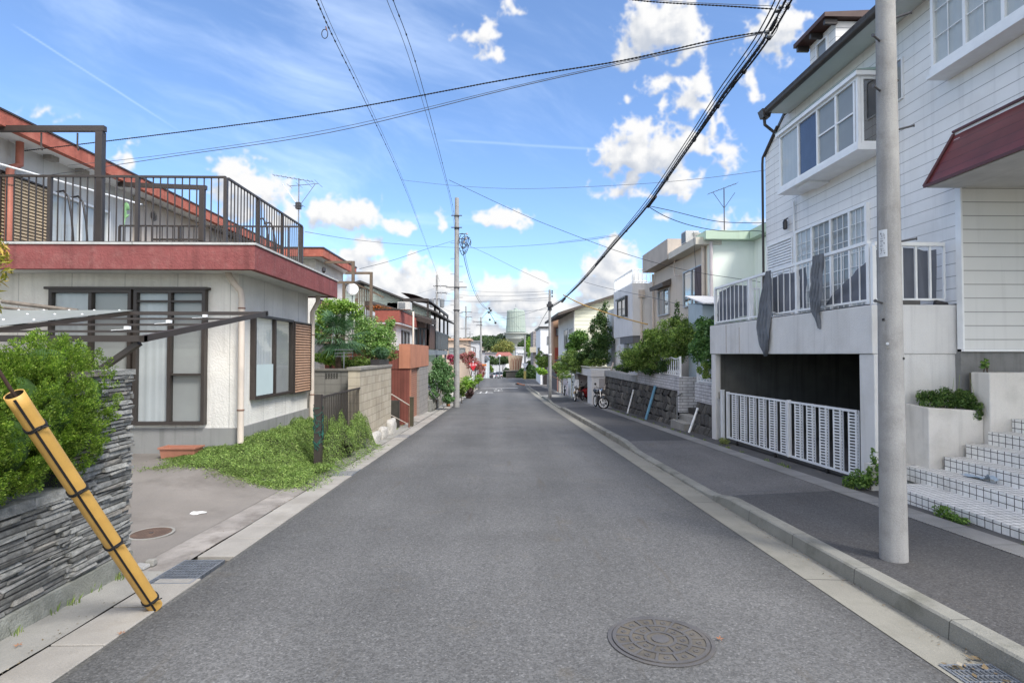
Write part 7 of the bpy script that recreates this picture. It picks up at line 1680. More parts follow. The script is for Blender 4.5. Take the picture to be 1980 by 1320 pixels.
t = thing('wall', (-2.75, 40, gz(40)), 'low white wall along the left pavement below the bushes', 'wall'); wallbox(t, 'render', -3.0, -2.8, 44, 54, foot, -.75, mat('wall_white', (.60, .60, .62), .9, .06, 1, streak=.2)); wallbox(t, 'stone_base', -3.02, -2.72, 33.0, 43.9, foot, -1.05, CONC_P)
for k, Y in enumerate((31.5, 33)): boulder((-2.82, Y, gz(Y)+.2), .15, .3, .32, 20+k, ['nearer pale stone post beside the left road edge', 'farther pale stone post beside the left road edge'][k], group='pale stone posts')

# far left buildings
def simple_house(label, Y, px0, px1, ytop, depth, m, wins=(), roof=None, fl=-3.5, over=.25, name='house'):
    a, b = at(px0, ytop, Y), at(px1, ytop, Y); t = thing(name, ((a.x+b.x)/2, Y, fl), label, 'house')
    part('wall', MB().box(a.x, b.x, Y, Y+depth, fl, a.z), m, t)
    for (w0, w1, y0, y1, f_) in wins: window(t, FY(Y), at(w0,y0,Y).x, at(w1,y0,Y).x, at(w0,y1,Y).z, at(w0,y0,Y).z, [f_], GREY_M, .07, .07)
    if roof: part('roof_edge', MB().box(a.x-over, b.x+over, Y-over, Y+depth+over, a.z+.002, a.z+.22), roof, t)
    return t
simple_house('beige flat-roofed house right behind the left pole', 57.5, 855, 906, 658, 4.5, mat('render_salmonbeige', (.55, .44, .35), .9, .05, 1), ((888, 900, 672, 690, SCREEN), (868, 880, 672, 690, SCREEN)), mat('edge_salmon', (.60, .38, .27), .8))
simple_house('small white block house with metal awning frame beyond the beige one', 79, 900, 926, 661, 8, mat('render_white2', (.56, .56, .57), .9, .05, 1, lines=[(2, .6, .04, .2, 0)]), ((908, 914, 690, 710, SCREEN),), GREY_M)
t = thing('awning_frame', (-3.6, 56.5, gz(56)), 'thin dark metal awning frame in front of the small white block house', 'frame')
Ya = 56.5; a = at(896, 666, Ya); b = at(919, 672, Ya); part('beam', MB().bar(a, b, .06, .08), DARK_M, t); part('post', MB().bar(b, (b.x, Ya, gz(Ya)), .08, .08), DARK_M, t); part('post', MB().bar(at(916, 671, Ya), (at(916, 671, Ya).x, Ya, gz(Ya)), .06, .06), DARK_M, t)
simple_house('narrow grey and white house with a tall dark window at the far left corner', 82, 921, 936, 680, 6, mat('render_grey3', (.50, .49, .50), .9, .05, 1), ((925, 930, 682, 698, INSIDE),), DARK_M)
t = simple_house('small pale house with a pointed arch window beyond the crossing', 84, 934, 945, 694, 6, mat('render_aqua', (.55, .62, .64), .9), ((937, 942, 697, 701, INSIDE),), None, fl=-6)
a, b = at(932, 694, 84), at(947, 694, 84); part('gable_roof', MB().extr([(a.x, 83.7, a.z), (b.x, 83.7, a.z), ((a.x+b.x)/2, 83.7, at(939, 687, 84).z)], (0, 6.5, 0)), GREY_M, t)

# distance: valley houses, trees, tower
simple_house('row house with grey tiled roof in the valley left of the red roof', 150, 930, 962, 683, 12, mat('render_far1', (.38, .33, .34), .9), ((937, 942, 690, 694, INSIDE), (948, 954, 690, 694, INSIDE)), mat('roof_far_grey', (.16, .17, .20), .8), fl=-5.5)
simple_house('long pale flat building behind the grey tiled row house', 210, 928, 962, 672, 14, mat('render_far2', (.52, .46, .40), .9), (), mat('roof_far_tan', (.40, .34, .29), .8), fl=-5.5)
t = thing('house', (-.3, 135, -9), 'small house with a bright red tiled roof below the water tower', 'house')
Yr = 135; a, b = at(964, 692, Yr), at(988, 692, Yr); part('wall', MB().box(a.x, b.x, Yr, Yr+7, -9.4, a.z+.3), WHITE, t)
c0_, c1_ = at(958, 688, Yr), at(992, 688, Yr); r0_, r1_ = at(962, 681, Yr), at(986, 680, Yr)
part('roof', MB().hexa([(c0_.x,Yr-.6,c0_.z),(c1_.x,Yr-.6,c0_.z),(c1_.x,Yr+7.5,c0_.z),(c0_.x,Yr+7.5,c0_.z),(r0_.x,Yr+2.5,r0_.z+.05),(r1_.x,Yr+2.5,r0_.z+.05),(r1_.x,Yr+4,r0_.z+.05),(r0_.x,Yr+4,r0_.z+.05)]), mat('roof_red_tiles', (.30, .11, .085), .7, .1, 2, lines=[(2, .3, .05, .3, 0)]), t)
window(t, FY(Yr), at(982,690,Yr).x, at(985,690,Yr).x, at(982,694,Yr).z, at(982,690,Yr).z, [INSIDE], GREY_M, .05, .07)
t = thing('panel_screen', (3.5, 100, gz(100)), 'tall brown patterned panel wall standing beyond the crossing', 'panel wall')
Yp = 98; a, b = at(984, 728, Yp), at(1012, 728, Yp); zt_ = at(990, 687, Yp).z; zb_ = at(990, 717, Yp).z
part('panel', MB().extr([(a.x+.15, Yp, zb_), (b.x-.5, Yp, zb_), (b.x-.05, Yp, zt_-.1), (b.x-.6, Yp, zt_), (a.x+.2, Yp, zt_), (a.x-.15, Yp, zt_-.2)], (0, .8, 0)), mat('panel_brown', (.42, .33, .24), .9, .1, 1, lines=[(0, .9, .12, .3, 0)]), t)
for k in range(4):
    cx = a.x+.55+k*.45; mb = MB().tube([(cx-.18, Yp-.03, zb_+.2), (cx-.15, Yp-.03, zt_-.9), (cx, Yp-.03, zt_-.4), (cx+.15, Yp-.03, zt_-.9), (cx+.18, Yp-.03, zb_+.2)], .05, 5); part('arch_rib', mb, mat('rib_rust', (.34, .17, .11), .8), t)
part('support_wall', MB().box(a.x-.5, b.x, Yp, Yp+1.2, -9, zb_-.01), mat('support_dark', (.10, .095, .085), .9), t)
part('support_edge', MB().box(a.x-.8, b.x+.2, Yp-.2, Yp+.9, zb_, zb_+.12), CONC, t)
simple_house('white house with a silver shed roof right of the red roof', 120, 1003, 1028, 683, 8, mat('render_far3', (.64, .64, .66), .9), ((1017, 1020, 684, 690, INSIDE),), mat('roof_silver', (.55, .56, .58), .5), fl=-5)
simple_house('long low white building with a banded front behind the trees', 160, 998, 1016, 672, 10, mat('render_far4', (.60, .61, .63), .9, .05, 1, lines=[(2, .9, .2, .35, 0)]), (), mat('roof_far_white', (.62, .63, .65), .6), fl=-5)
simple_house('low white store roof down the road beyond the crossing', 125, 948, 978, 703, 6, mat('render_far5', (.55, .56, .58), .9), (), mat('roof_far_pale', (.62, .63, .65), .6), fl=-5)
# trees of the valley, each by itself
FL = leaf_mat('valley_leaves', (.028, .05, .02), (.06, .10, .035), (.10, .145, .05), .2, k=1.2)
FY_ = leaf_mat('valley_leaves_ochre', (.09, .09, .02), (.18, .17, .05), (.14, .19, .06), .2)
VT = [(962,668,190,4,2.6,FL,'big dark green tree rising left of the water tower foot'),(975,670,175,3.4,2.6,FY_,'ochre-green tree directly below the water tower'),(946,664,230,4,3,FL,'dark tree above the long pale building'),(1012,668,200,2.4,2,FL,'dark tree at the right foot of the water tower'),
      (972,696,118,1.6,.9,FL,'round green tree beside the red roofed house'),(950,697,112,1.5,.9,FL,'green tree in front of the grey tiled row house'),(944,712,96,.8,.9,SHR,'light green tree at the left end of the crossing'),
      (980,720,100,.7,.9,SHR2,'dark slim tree left of the brown panel wall'),(1010,722,92,1.0,.9,SHR2,'dark hedge-like tree right of the brown panel wall'),(1024,708,100,1.0,1.1,SHR2,'dark tree below the silver-roofed house'),(1027,668,120,1.2,2.2,SHR3,'bright green tree left of the beige box balcony'),(1022,667,190,2.4,2.4,FL,'dark tree behind the silver shed roof'),
      (1028,722,80,.8,1.3,SHR2,'dark shrub tree against the pale corner pier'),(940,657,330,8,3,FL,'far dark tree on the slope left of the tower'),(1034,658,260,6,3.5,FL,'far dark tree on the slope right of the tower'),(925,659,260,5,2.5,FL,'far dark tree behind the far left poles'),(915,658,300,5,2.2,FL,'far dark tree near the leftmost far pole'),(1048,655,300,8,5,FL,'far dark tree above the plain white house')]
for k, (px_, py_, Y, rx, rz, m_, lb) in enumerate(VT):
    q = at(px_, py_, Y); z0 = gz(min(Y, 130)) if Y < 300 else -9
    tree('tree', lb, (q.x, Y, min(z0, q.z-rz)), [(q.x, Y, q.z, rx, rx, rz), (q.x-rx*.5, Y, q.z-rz*.35, rx*.7, rx*.7, rz*.7), (q.x+rx*.5, Y, q.z-rz*.3, rx*.7, rx*.7, rz*.65)], 2600, .0022*Y+.05, m_, .02*rx+.05, 200+k, 'tree', nl=4, elong=1.5)
# water tower
Yt = 300; cx = at(997.5, 640, Yt).x; S_ = Yt/F; zt = lambda py_: 1.6+(684-py_)*S_
t = thing('water_tower', (cx, Yt, -9), 'pale green water tower with tapered ribbed tank above the trees', 'water tower')
TW = mat('tower_green', (.35, .41, .365), .8, .05, .05, streak=.0); TWC = mat('tower_concrete', (.38, .40, .375), .9, .06, .1, lines=[(2, 2.2, .25, .25, 0)])
n = 32; mb = MB(); prof = [(19.5*S_, zt(642)), (17.2*S_, zt(602)), (16.2*S_, zt(600)), (0.1, zt(599.5))]
for r_, z in prof:
    for k in range(n*2): a = math.pi*k/n; rr = r_*(1 if k % 2 else .965); mb.v.append((cx+rr*math.cos(a), Yt+rr*math.sin(a), z))
for i in range(3):
    for k in range(2*n): mb.f.append((i*2*n+k, i*2*n+(k+1)%(2*n), (i+1)*2*n+(k+1)%(2*n), (i+1)*2*n+k))
part('tank', mb, TW, t)
part('walkway', MB().lathe((cx, Yt, 0), [(20.6*S_, zt(646)), (23.5*S_, zt(645.5)), (23.5*S_, zt(643)), (19*S_, zt(643))], 48), TWC, t)
part('funnel', MB().lathe((cx, Yt, 0), [(9*S_, zt(700)), (9.5*S_, zt(676)), (13*S_, zt(665)), (19.5*S_, zt(655)), (20.5*S_, zt(647)), (20.5*S_, zt(646))], 48), TWC, t)
part('roof_housing', MB().lathe((cx, Yt, 0), [(4*S_, zt(600)), (4*S_, zt(596.5)), (1*S_, zt(595))], 12), TW, t)
part('roof_mast', MB().tube([(cx, Yt, zt(600)), (cx, Yt, zt(588))], .12, 5), GREY_M, t)
mb = MB()
for k in range(48): a = 2*math.pi*k/48; mb.bar((cx+23*S_*math.cos(a), Yt+23*S_*math.sin(a), zt(643)), (cx+23*S_*math.cos(a), Yt+23*S_*math.sin(a), zt(638.5)), .12, .12)
# cars beyond the crossing
WP = mat('white_car_paint', (.62, .63, .65), .25, .03, 4, spec=.6); SP_ = mat('silver_car_paint', (.34, .35, .37), .3, .03, 4, spec=.6, metal=.4); BKP = mat('dark_car_paint', (.05, .05, .06), .25, .03, 4, spec=.6)
for px_, Y, m_, rz_, lb in ((958, 112, WP, R(90), 'white car on the far road beyond the crossing, left of the middle one'), (972, 110, WP, R(80), 'second white car on the far road right beside the other white one'), (965, 104, SP_, R(90), 'silver car in front of the two white cars on the far road'), (943, 95, BKP, R(85), 'dark car parked at the left beyond the crossing')):
    q = at(px_, 700, Y); mini_car(q.x, Y, gz(Y)+.01, rz_, m_, lb, s=1.0)
# ================================================================ distant poles and the wires
def far_pole(px_, Y, ytop, label, arms, r=.15, base=None, trans=False):
    q = at(px_, ytop, Y); z0 = gz(Y)-.1
    t = thing('utility_pole', (q.x, Y, z0), label, 'utility pole', 'concrete utility poles')
    part('shaft', MB().tube([(q.x, Y, z0), (q.x, Y, q.z)], [r, r*.6], 12), CONC_P, t, smooth='auto')
    for (py_, w0, w1) in arms:
        z = at(px_, py_, Y).z; part('crossarm', MB().bar((q.x+w0*Y/F, Y-.1, z), (q.x+w1*Y/F, Y-.1, z), .07, .07), DARK_M, t)
        for s_ in (.08, .5, .92): x = q.x+(w0+(w1-w0)*s_)*Y/F; part('insulator', MB().lathe((x, Y-.1, z), [(.03, -.16), (.07, -.1), (.05, .0), (.07, .08), (.02, .16)], 8), mat('porcelain', (.45, .45, .46), .3), t)
    if trans:
        for s_ in (-1, 1): part('transformer', MB().lathe((q.x+s_*.55, Y, at(px_, 585, Y).z), [(.02, -.55), (.24, -.5), (.27, .3), (.20, .4), (.02, .45)], 14), mat('transformer_grey', (.20, .21, .22), .6), t)
    return t
far_pole(845, 60, 532, 'leftmost far utility pole with two grey transformers', [(553, -7, 20), (566, -3, 20), (578, -8, 8)], .19, trans=True)
far_pole(901, 90, 592, 'far utility pole between the left pole and the water tower, nearer one', [(603, -9, 12), (613, -2, 12), (635, -9, 9)], .19)
far_pole(909, 120, 640, 'short far utility pole just right of the nearer one', [(646, -6, 6)], .16)
far_pole(930, 76, 613, 'thin far utility pole standing at the left of the crossing', [(622, -16, 3), (628, -9, 3)], .17)
tp = far_pole(1063, 34, 560, 'slim utility pole on the right pavement where the cable bundle ends', [], .115)
q = at(1063, 590, 34)
part('pole_sleeve', MB().lathe((q.x, 34, 0), [(.13, at(1063, 600, 34).z), (.12, at(1063, 584, 34).z), (.09, at(1063, 583, 34).z)], 12), DARK_M, tp)
part('cable_clamp', MB().box(q.x-.2, q.x+.2, 33.8, 33.95, at(1063, 594, 34).z, at(1063, 588, 34).z), DARK_M, tp)
for py_ in (563, 567, 573): z = at(1063, py_, 34).z; part('insulator', MB().lathe((q.x+.14, 33.9, z), [(.02, -.06), (.05, -.03), (.04, .0), (.05, .03), (.02, .06)], 8), DARK_M, tp)
part('band', MB().lathe((q.x, 34, at(1063, 685, 34).z), [(.115, -.04), (.115, .04)], 12), WHITE_M, tp)
tq = far_pole(1015, 76, 648, 'pole with a traffic mirror at the far right corner of the crossing', [], .16)
q = at(1015, 706, 75.8); mb = MB()
part('mirror_hood', MB().extr([(q.x-.45, 75.7, q.z+.28), (q.x+.45, 75.7, q.z+.28), (q.x+.12, 75.7, q.z-.35), (q.x-.12, 75.7, q.z-.35)], (0, .1, 0)), SIGNW, tq)
part('pole_stripe', MB().lathe((at(1015,700,76).x, 76, gz(76)), [(.17, .1), (.17, 1.2)], 12), mat('stripe_yellow', (.45, .35, .10), .6), tq)
t = thing('road_barrier', (2.9, 64, gz(64)), 'low orange barrier pole lying at the right corner of the crossing', 'barrier')
a = at(1000, 738, 66); b = at(1014, 742, 63); part('pole', MB().tube([(a.x, 66, gz(66)+.15), (b.x, 63, gz(63)+.15)], .06, 8), mat('barrier_orange', (.45, .14, .04), .6), t); part('foot', MB().box(a.x-.2, a.x+.2, 65.8, 66.2, gz(66), gz(66)+.12), BLACKR, t)
t = thing('lamp_post', (at(966, 700, 95).x, 95, gz(95)), 'slim grey lamp post beyond the crossing in front of the red roof', 'lamp post')
q = at(966, 691, 95); part('post', MB().tube([(q.x, 95, gz(95)), (q.x, 95, q.z)], .07, 8), GREY_M, t); part('globe', MB().lathe((q.x, 95, q.z), [(.05, 0), (.22, .12), (.26, .25), (.2, .4), (.03, .48)], 14), SIGNW, t)
t = thing('banner', (at(936, 700, 80).x, 80, gz(80)), 'orange shop banner on a post at the far left of the crossing', 'banner')
q = at(936, 705, 80); part('banner_cloth', MB().box(q.x-.3, q.x+.35, 79.95, 80, q.z-.2, q.z+.12), mat('banner_orange', (.55, .18, .05), .8), t); part('post', MB().tube([(q.x+.36, 80, gz(80)), (q.x+.36, 80, q.z+.3)], .04, 6), WHITE_M, t)

# ---- cables
def sag(pts, k=6):
    "smooth curve through given points"
    pts = [V(p) for p in pts]; out = []
    for i in range(len(pts)-1):
        p0_ = pts[max(i-1, 0)]; p1_ = pts[i]; p2_ = pts[i+1]; p3_ = pts[min(i+2, len(pts)-1)]
        for j in range(k):
            t_ = j/k; out.append(.5*((2*p1_)+(p2_-p0_)*t_+(2*p0_-5*p1_+4*p2_-p3_)*t_*t_+(3*p1_-p0_-3*p2_+p3_)*t_**3))
    out.append(pts[-1]); return out
def cable(label, pts, r_=.006, m=CABLE, group=None, k=7, twist=0, name='overhead_cable', clips=None, cat='cable'):
    c_ = sag(pts, k)
    if not (twist or clips):
        return solo(name, MB().tube(c_, r_, 6), m, label, cat, group, smooth=True)
    t = thing(name, c_[0], label, cat, group)
    if twist:
        # resample and wind two strands
        dens = []
        for i in range(len(c_)-1):
            L = (c_[i+1]-c_[i]).length; n_ = max(1, int(L/twist*5))
            for j in range(n_): dens.append(c_[i].lerp(c_[i+1], j/n_))
        dens.append(c_[-1]); dd = 0; A_, B_2 = [], []
        for i, p in enumerate(dens):
            if i: dd += (p-dens[i-1]).length
            d = (dens[min(i+1, len(dens)-1)]-dens[max(i-1, 0)]).normalized(); u_ = d.cross(V((0,0,1))).normalized(); v_ = u_.cross(d); th = dd/twist*2*math.pi
            o = (u_*math.cos(th)+v_*math.sin(th))*r_*.95; A_.append(p+o); B_2.append(p-o)
        part('strand', MB().tube(A_, r_, 5), m, t, smooth=True); part('strand', MB().tube(B_2, r_, 5), m, t, smooth=True)
    else: part('wire', MB().tube(c_, r_, 6), m, t, smooth=True)
    if clips:
        n_ = clips
        for j in range(1, n_):
            i = int(j/n_*(len(c_)-1)); p = c_[i]; d = (c_[min(i+1, len(c_)-1)]-p).normalized()
            part('clip', MB().tube([p-d*.02, p+d*.02], r_*2.1, 6), m, t)
    return t
# left overhead line with spacers
xl = lambda Y: -2.34-.0842*(Y-7)
def on(px_, py_, Y): return at(px_, py_, Y)
L1 = [on(585, -70, 6.3), on(612, 0, 7.0), on(648, 80, 8.3), on(710, 205, 11.2), on(775, 345, 18), on(812, 440, 30), on(850, 545, 58)]
cable('black overhead line with ring spacers running down the left of the sky', L1, .006, CABLE, None, 8, clips=40)
L1b = [p+V((.03, 0, .05)) for p in L1]; cable('thin companion wire beside the spacer line at upper left', L1b, .004, CABLE_G)
tt_ = thing('cable_loop', on(628, 65, 8), 'small loop of spare cable hanging from the upper left line', 'cable loop')
part('loop', MB().tube([on(628+6*math.cos(a), 66+9*math.sin(a), 8) for a in [i*.6 for i in range(12)]], .006, 5), CABLE, tt_, smooth=True); part('tie', MB().tube([on(630, 52, 8), on(632, 60, 8)], .009, 5), RUSTY, tt_)
hubp = at(879, 441, LPY)
cable('left wire of the pair dropping to the left pole', [on(735, -40, 7.4), on(748, 0, 8), on(800, 140, 10.5), on(860, 345, 18.5), on(872, 395, 22), hubp], .005, CABLE_G)
cable('right wire of the pair dropping to the left pole', [on(748, -40, 7.4), on(760, 0, 8), on(812, 150, 10.5), on(864, 350, 18.5), on(876, 402, 22), at(881, 441, LPY)], .006, CABLE, clips=18)
HUB = on(1475, 62, 6.2)
cable('twisted service drop crossing the sky from the bundle to the left house, upper one', [HUB, on(1380, 78, 6.3), on(1200, 118, 6.6), on(990, 152, 7.1), on(640, 216, 8.0), on(330, 258, 8.8), on(0, 297, 9.6), on(-60, 300, 9.8)], .0055, CABLE, None, 6, twist=.09)
cable('service drop below the upper twisted one, going to the left house', [HUB+V((0,0,-.02)), on(1380, 84, 6.3), on(1200, 124, 6.6), on(990, 171, 7.1), on(640, 256, 8.0), on(330, 303, 8.8), on(100, 338, 9.8)], .005, CABLE_G)
cable('thin wire just above the lower service drop on the left', [HUB+V((0,0,-.01)), on(1200, 121, 6.6), on(990, 168, 7.1), on(640, 250, 8.0), on(330, 298, 8.8), on(130, 320, 9.9)], .0035, CABLE_G)
cable('twisted cable entering the bundle from the top edge', [on(1495, 18, 6.1), on(1400, 12, 6.4), on(1250, 3, 6.9), on(1150, -10, 7.4)], .005, CABLE, None, 6, twist=.09)
cable('thin wire along the top edge above the twisted cable', [on(1495, 12, 6.1), on(1330, 5, 6.7), on(1200, -4, 7.2)], .0035, CABLE_G)
cable('long thin grey wire spanning the middle of the sky to the white house', [on(776, 348, 18), on(880, 359, 17), on(1010, 365, 16), on(1200, 358, 14.5), on(1350, 346, 13.2), on(1489, 328, 12.35)], .005, CABLE_G)
cable('cable from the wire pair down to the beige house on the right', [on(868, 348, 18.5), on(1000, 410, 18), on(1080, 443, 17.6), on(1184, 482, 17), on(1268, 508, 16.6), on(1350, 527, 16.3), on(1470, 545, 15.9)], .0075, CABLE)
cable('low horizontal wire crossing behind the left pole', [on(590, 448, 13), on(690, 464, 16), on(800, 474, 19), on(900, 479, 21), on(1000, 476, 19), on(1100, 468, 16), on(1192, 456, 13.6)], .006, CABLE_G)
cable('wire from the left pole sloping down to the second left house', [at(878, 465, LPY), on(820, 483, 23), on(760, 503, 20), on(695, 520, 17)], .007, CABLE)
for k, (o_, lb) in enumerate(((0, 'thick black cable drooping from the left pole toward the crossing'), (3, 'second black cable drooping beside the thick one'))):
    cable(lb, [at(894+o_, 478, LPY), on(900+o_, 510, 29), on(910+o_, 545, 34), on(922+o_, 575, 42), on(934+o_, 592, 52), on(945, 600, 62)], .016 if k == 0 else .009, CABLE)
tt_ = thing('cable_junction', on(946, 600, 62), 'cluster of insulators where the drooping cables meet above the road', 'insulators')
for dx_, dy_ in ((0, -4), (3, 0), (-1, 4), (1, 18), (12, 24)): q = on(946+dx_, 600+dy_, 62); part('insulator', MB().lathe(q, [(.04, -.12), (.13, -.05), (.13, .05), (.04, .12)], 8), DARK_M, tt_)
part('link', MB().tube([on(946, 596, 62), on(948, 606, 62), on(958, 624, 62)], .03, 5), DARK_M, tt_)
cable('black cable from the insulator cluster to the far left pole', [on(945, 600, 62), on(938, 608, 68), on(931, 616, 75)], .02, CABLE)
cable('black cable from the insulator cluster curving down right', [on(948, 602, 62), on(960, 612, 66), on(990, 620, 78), on(1016, 650, 75)], .012, CABLE_G)
cable('wire from the left pole passing in front of the clouds to the slim right pole', [at(893, 470, LPY), on(940, 490, 28), on(1000, 520, 30), on(1061, 548, 33.5)], .008, CABLE_G)
gw = 'thin wires strung between the far poles'
for k, (a_, b_, Ya, Yb, mid, lb) in enumerate((((852, 553), (1063, 563), 60, 34, 6, 'topmost far wire between the transformer pole and the slim pole'), ((852, 566), (1063, 568), 60, 34, 5, 'second far wire below the topmost between those poles'), ((845, 580), (1063, 575), 60, 34, 4, 'third far wire from the transformers to the slim pole'), ((903, 603), (1063, 597), 90, 34, 5, 'far wire from the middle far pole to the slim pole'), ((930, 622), (1063, 592), 76, 34, 6, 'far wire rising from the crossing pole to the slim pole'), ((903, 613), (1120, 612), 90, 60, 4, 'far wire running right across the water tower top'), ((903, 628), (1120, 630), 90, 60, 3, 'far wire running across the water tower middle'), ((740, 580), (845, 556), 40, 60, 3, 'wire between the left roofs and the transformer pole'), ((760, 575), (1063, 580), 45, 34, 4, 'far wire crossing low behind the left pole'), ((845, 590), (930, 625), 60, 76, 3, 'far wire descending from the transformer pole to the crossing pole'))):
    pa = at(a_[0], a_[1], Ya); pb = at(b_[0], b_[1], Yb); pts = [pa.lerp(pb, s)-V((0, 0, 4*s*(1-s)*mid*.02*10/4)) for s in (0, .2, .4, .6, .8, 1)]
    cable(lb, pts, .011 if Ya > 50 else .009, CABLE_G, gw)
# main bundle on the right
B0 = [on(1560, -60, 5.4), on(1530, 0, 5.9), on(1478, 88, 6.5), on(1400, 190, 7.6), on(1330, 290, 9.1), on(1253, 398, 11.7), on(1190, 470, 15), on(1130, 540, 20.5), on(1090, 578, 27), on(1066, 594, 33.9)]
labs = ['thickest black cable of the bundle running to the slim right pole', 'second thick cable of the bundle just above the thickest', 'thin black cable on the left side of the bundle', 'twisted cable winding along the bundle', 'grey-blue wire inside the bundle', 'outermost left cable of the bundle at the top right']
for k, (o0, o1, r_) in enumerate((((0,0,0),(0,0,0),.013), ((-.05,0,.035),(0,0,.03),.011), ((-.11,0,.05),(-.02,0,.05),.008), ((-.07,0,-.01),(-.01,0,-.02),.007), ((-.03,0,.07),(0,0,.06),.005), ((-.17,0,.07),(-.03,0,.09),.008))):
    pts = []
    for i, p in enumerate(B0): s = i/(len(B0)-1); s2 = min(1, s*1.6); pts.append(p+V(o0)*(1-s2)+V(o1)*s2+V((.006*math.sin(i*2.3+k), 0, .008*math.cos(i*1.7+k))))
    cable(labs[k], pts, r_, CABLE if k != 4 else mat('cable_blue', (.04, .05, .12), .5), 'cables of the bundle along the right side', 6, twist=.22 if k == 3 else 0, clips=14 if k == 0 else None)
tt_ = thing('cable_sleeves', on(1478, 88, 6.5), 'black closures and clamps on the cable bundle', 'cable closures')
for (a_, b_, Ya, Yb, r_) in (((1268, 380), (1253, 400), 11.3, 11.9, .030), ((1166, 497), (1152, 513), 16.8, 18.2, .035), ((1092, 577), (1087, 583), 26.5, 28, .06), ((1500, 40), (1490, 58), 6.2, 6.35, .022), ((1424, 155), (1416, 168), 7.2, 7.35, .02)): part('closure', MB().tube([on(*a_, Ya), on(*b_, Yb)], r_, 10), CABLE, tt_, smooth='auto')
for (px_, py_, Y) in ((1484, 62, 6.3), (1504, 22, 6.1), (1488, 70, 6.3), (1512, 14, 6.05)):
    q = on(px_, py_, Y); part('clamp', MB().box(q.x-.035, q.x+.02, q.y-.02, q.y+.02, q.z-.012, q.z+.012), GREY_M, tt_, bevel=.004)
part('jumper', MB().tube(sag([on(1500, 22, 6.1), on(1478, 60, 6.3), on(1466, 62, 6.4)], 5), .006, 6).tube(sag([on(1508, 40, 6.05), on(1500, 62, 6.2), on(1485, 78, 6.4), on(1478, 60, 6.3)], 5), .005, 6), CABLE, tt_, smooth=True)
cable('upper drop wire from the bundle closure to the mint house', [on(1253, 398, 11.7), on(1300, 408, 12), on(1380, 427, 12.3), on(1440, 431, 12.4), on(1490, 431, 12.4)], .007, CABLE)
cable('lower drop wire from the bundle closure curving to the mint house wall', [on(1253, 399, 11.7), on(1290, 420, 12.2), on(1340, 437, 12.8), on(1400, 447, 13.2), on(1470, 447, 12.8), on(1476, 458, 12.7), on(1490, 448, 12.5)], .008, CABLE)
cable('thin drop wire from the bundle sleeve across to the beige house front', [on(1130, 545, 20.5), on(1170, 556, 20), on(1260, 575, 18), on(1325, 592, 17)], .008, CABLE_G)
cable('thin wire from the bundle to the left into the clouds', [on(1195, 453, 14.2), on(1130, 462, 15), on(1080, 468, 16)], .004, CABLE_G)
cable('vertical thin wire hanging down the beige house front', [on(1341, 448, 16), on(1344, 500, 16.2), on(1350, 560, 16.3)], .006, CABLE)
YC = mat('yellow_sleeve', (.50, .30, .07), .5, .12, 3)
t = cable('orange-yellow sleeved guy wire slanting from the bundle end down into the shrubs', [on(1089, 570, 27), on(1130, 590, 25), on(1200, 613, 22), on(1252, 627, 19.5)], .026, YC, name='guy_wire')
cable('pair of low wires from the slim pole down to the far right houses', [on(1063, 594, 34), on(1050, 615, 45), on(1036, 640, 60), on(1022, 655, 74)], .02, CABLE_G)
# tie wrappings round the main bundle
tt_ = thing('spiral_wrap', on(1330, 290, 9.1), 'thin wire spiralled round the main cable bundle', 'wire wrap'); c_ = sag([p+V((-.03, 0, .025)) for p in B0[1:8]], 24); mb = MB(); pts = []
for i, p in enumerate(c_):
    d = (c_[min(i+1, len(c_)-1)]-c_[max(i-1, 0)]).normalized(); u_ = d.cross(V((0,0,1))).normalized(); v_ = u_.cross(d)
    for j in range(3): th = (i*3+j)*1.3; pts.append(p+(u_*math.cos(th)+v_*math.sin(th))*.032)
part('wire', mb.tube(pts, .0018, 4), CABLE, tt_)

# ================================================================ litter, grit and tufts of grass
g = np.random.default_rng(91)
def scatter(n, xf, y0, y1, size, name, label, m, seed, flat=True, zf=lambda x, y: 0.0, flatten=.3):
    g = np.random.default_rng(seed); Y = g.uniform(y0, y1, n); X = np.array([xf(y, g) for y in Y]); Z = np.array([gz(y)+zf(x, y) for x, y in zip(X, Y)])+.004
    P = np.stack([X, Y, Z], 1); nr = g.normal(size=(n,3))*flatten+np.array([0,0,1]); nr /= np.linalg.norm(nr, axis=1)[:,None]
    t = g.normal(size=(n,3)); t -= nr*(t*nr).sum(1)[:,None]; t /= np.linalg.norm(t, axis=1)[:,None]; s_ = np.cross(nr, t); l = (size*g.uniform(.5, 1.4, n))[:,None]
    v = np.empty((n*4,3)); v[0::4] = P-t*l*.5; v[1::4] = P-s_*l*.3; v[2::4] = P+t*l*.5; v[3::4] = P+s_*l*.3
    return solo(name, (v, np.arange(n*4).reshape(-1,4)), m, label, 'litter', kind='stuff')
LIT = leaf_mat('litter', (.10, .08, .05), (.22, .16, .09), (.35, .32, .26), .05, k=1.0)
scatter(900, lambda y, g: G1(y)-abs(g.normal())*.07-.01, 1.5, 26, .016, 'leaf_litter', 'dry leaf crumbs and grit gathered along the foot of the right kerb', LIT, 92)
scatter(500, lambda y, g: -2.66-abs(g.normal())*.06, 2.0, 20, .014, 'leaf_litter', 'dry crumbs and grit gathered in the left channel joint', LIT, 93, zf=lambda x, y: -.0)
scatter(60, lambda y, g: g.uniform(2.42, 2.68), 2.45, 3.1, .04, 'leaf_litter', 'dead leaves caught on the right drain grate', LIT, 94, zf=lambda x, y: .008)
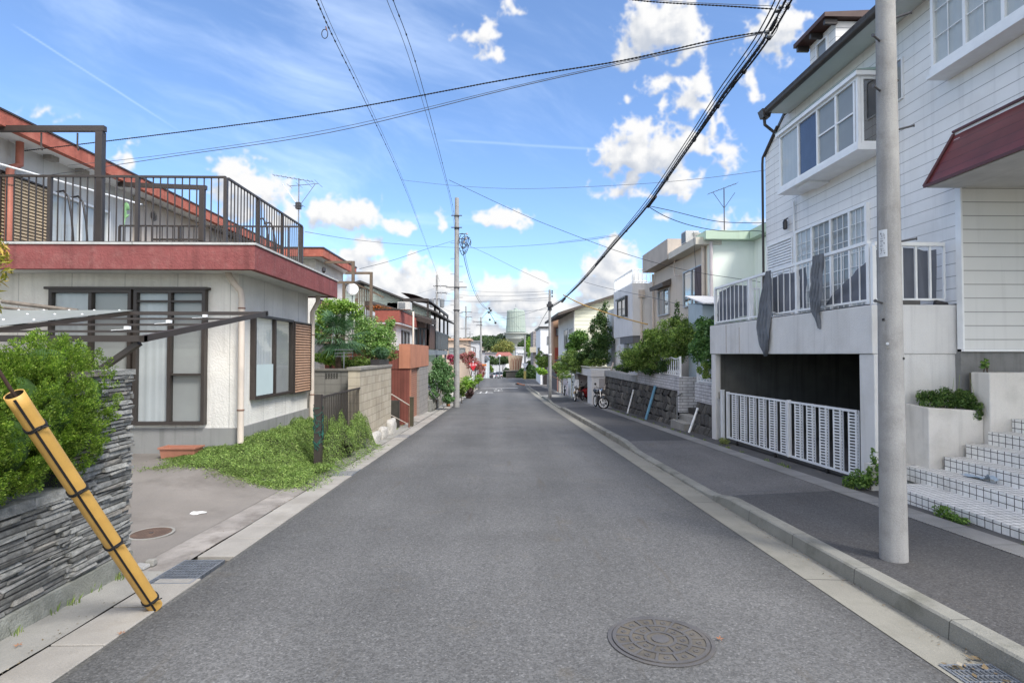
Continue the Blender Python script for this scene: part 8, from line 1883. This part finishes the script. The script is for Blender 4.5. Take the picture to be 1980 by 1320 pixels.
def tufts(places, label, m, seed, hgt=.09):
    g = random.Random(seed); mb_v = []
    for (x, y, z, n, r_) in places:
        for k in range(n):
            a = g.uniform(0, 6.28); d = r_*math.sqrt(g.random()); bx, by = x+math.cos(a)*d, y+math.sin(a)*d; h = hgt*g.uniform(.4, 1.2); lx, ly = g.uniform(-.4, .4)*h, g.uniform(-.4, .4)*h; w_ = .0028
            mb_v += [(bx-w_, by, z), (bx+lx*.4-w_*.7, by+ly*.4, z+h*.6), (bx+lx, by+ly, z+h), (bx+w_, by, z)]
    return solo('grass_tufts', (np.array(mb_v), np.arange(len(mb_v)).reshape(-1,4)), m, label, 'grass', kind='stuff')
GR = leaf_mat('grass', (.06, .10, .02), (.14, .19, .05), (.26, .27, .10), .3)
gg = random.Random(6)
tufts([(4.53+gg.uniform(-.03,.03), y, gz(y)+.115, gg.randint(6, 26), .05) for y in [gg.uniform(2.5, 26) for _ in range(46)]], 'small grass tufts growing in the joint of the right pavement edging', GR, 7, .05)
tufts([(-3.0+gg.uniform(.0,.05), y, gz(y)+.0, gg.randint(6, 24), .04) for y in [gg.uniform(1.8, 4.6) for _ in range(14)]+[gg.uniform(12, 26) for _ in range(40)]], 'small grass tufts along the foot of the left walls', GR, 8, .06)
# a worn ring of asphalt round the near pole and a few meters and pipes on the house walls
t = thing('electric_meter', (5.95, 11.2, 2.9), 'grey electric meter box beside the white louvred shutter', 'meter')
part('box', MB().box(5.86, 5.998, 11.03, 11.10, 2.75, 3.1), GREY_M, t); part('dial', MB().box(5.852, 5.859, 11.04, 11.09, 2.95, 3.05), GLASS, t)
t = thing('deck_chair', (5.5, 11.2, 2.25), 'white plastic chair standing on the balcony behind the nets', 'chair')
for dx_, dy_ in ((0, 0), (.36, 0), (0, .38), (.36, .38)): part('leg', MB().bar((5.30+dx_, 10.6+dy_, 2.245), (5.32+dx_*.9, 10.62+dy_*.9, 2.60), .03, .03), WHITE_M, t)
part('seat', MB().box(5.29, 5.68, 10.59, 11.0, 2.60, 2.625), WHITE_M, t, bevel=.008)
for k in range(5): part('back_slat', MB().bar((5.66, 10.62+k*.09, 2.63), (5.74, 10.62+k*.09, 2.98), .02, .05), WHITE_M, t)
part('top_rail', MB().bar((5.74, 10.58, 2.98), (5.74, 11.02, 2.98), .03, .05), WHITE_M, t)
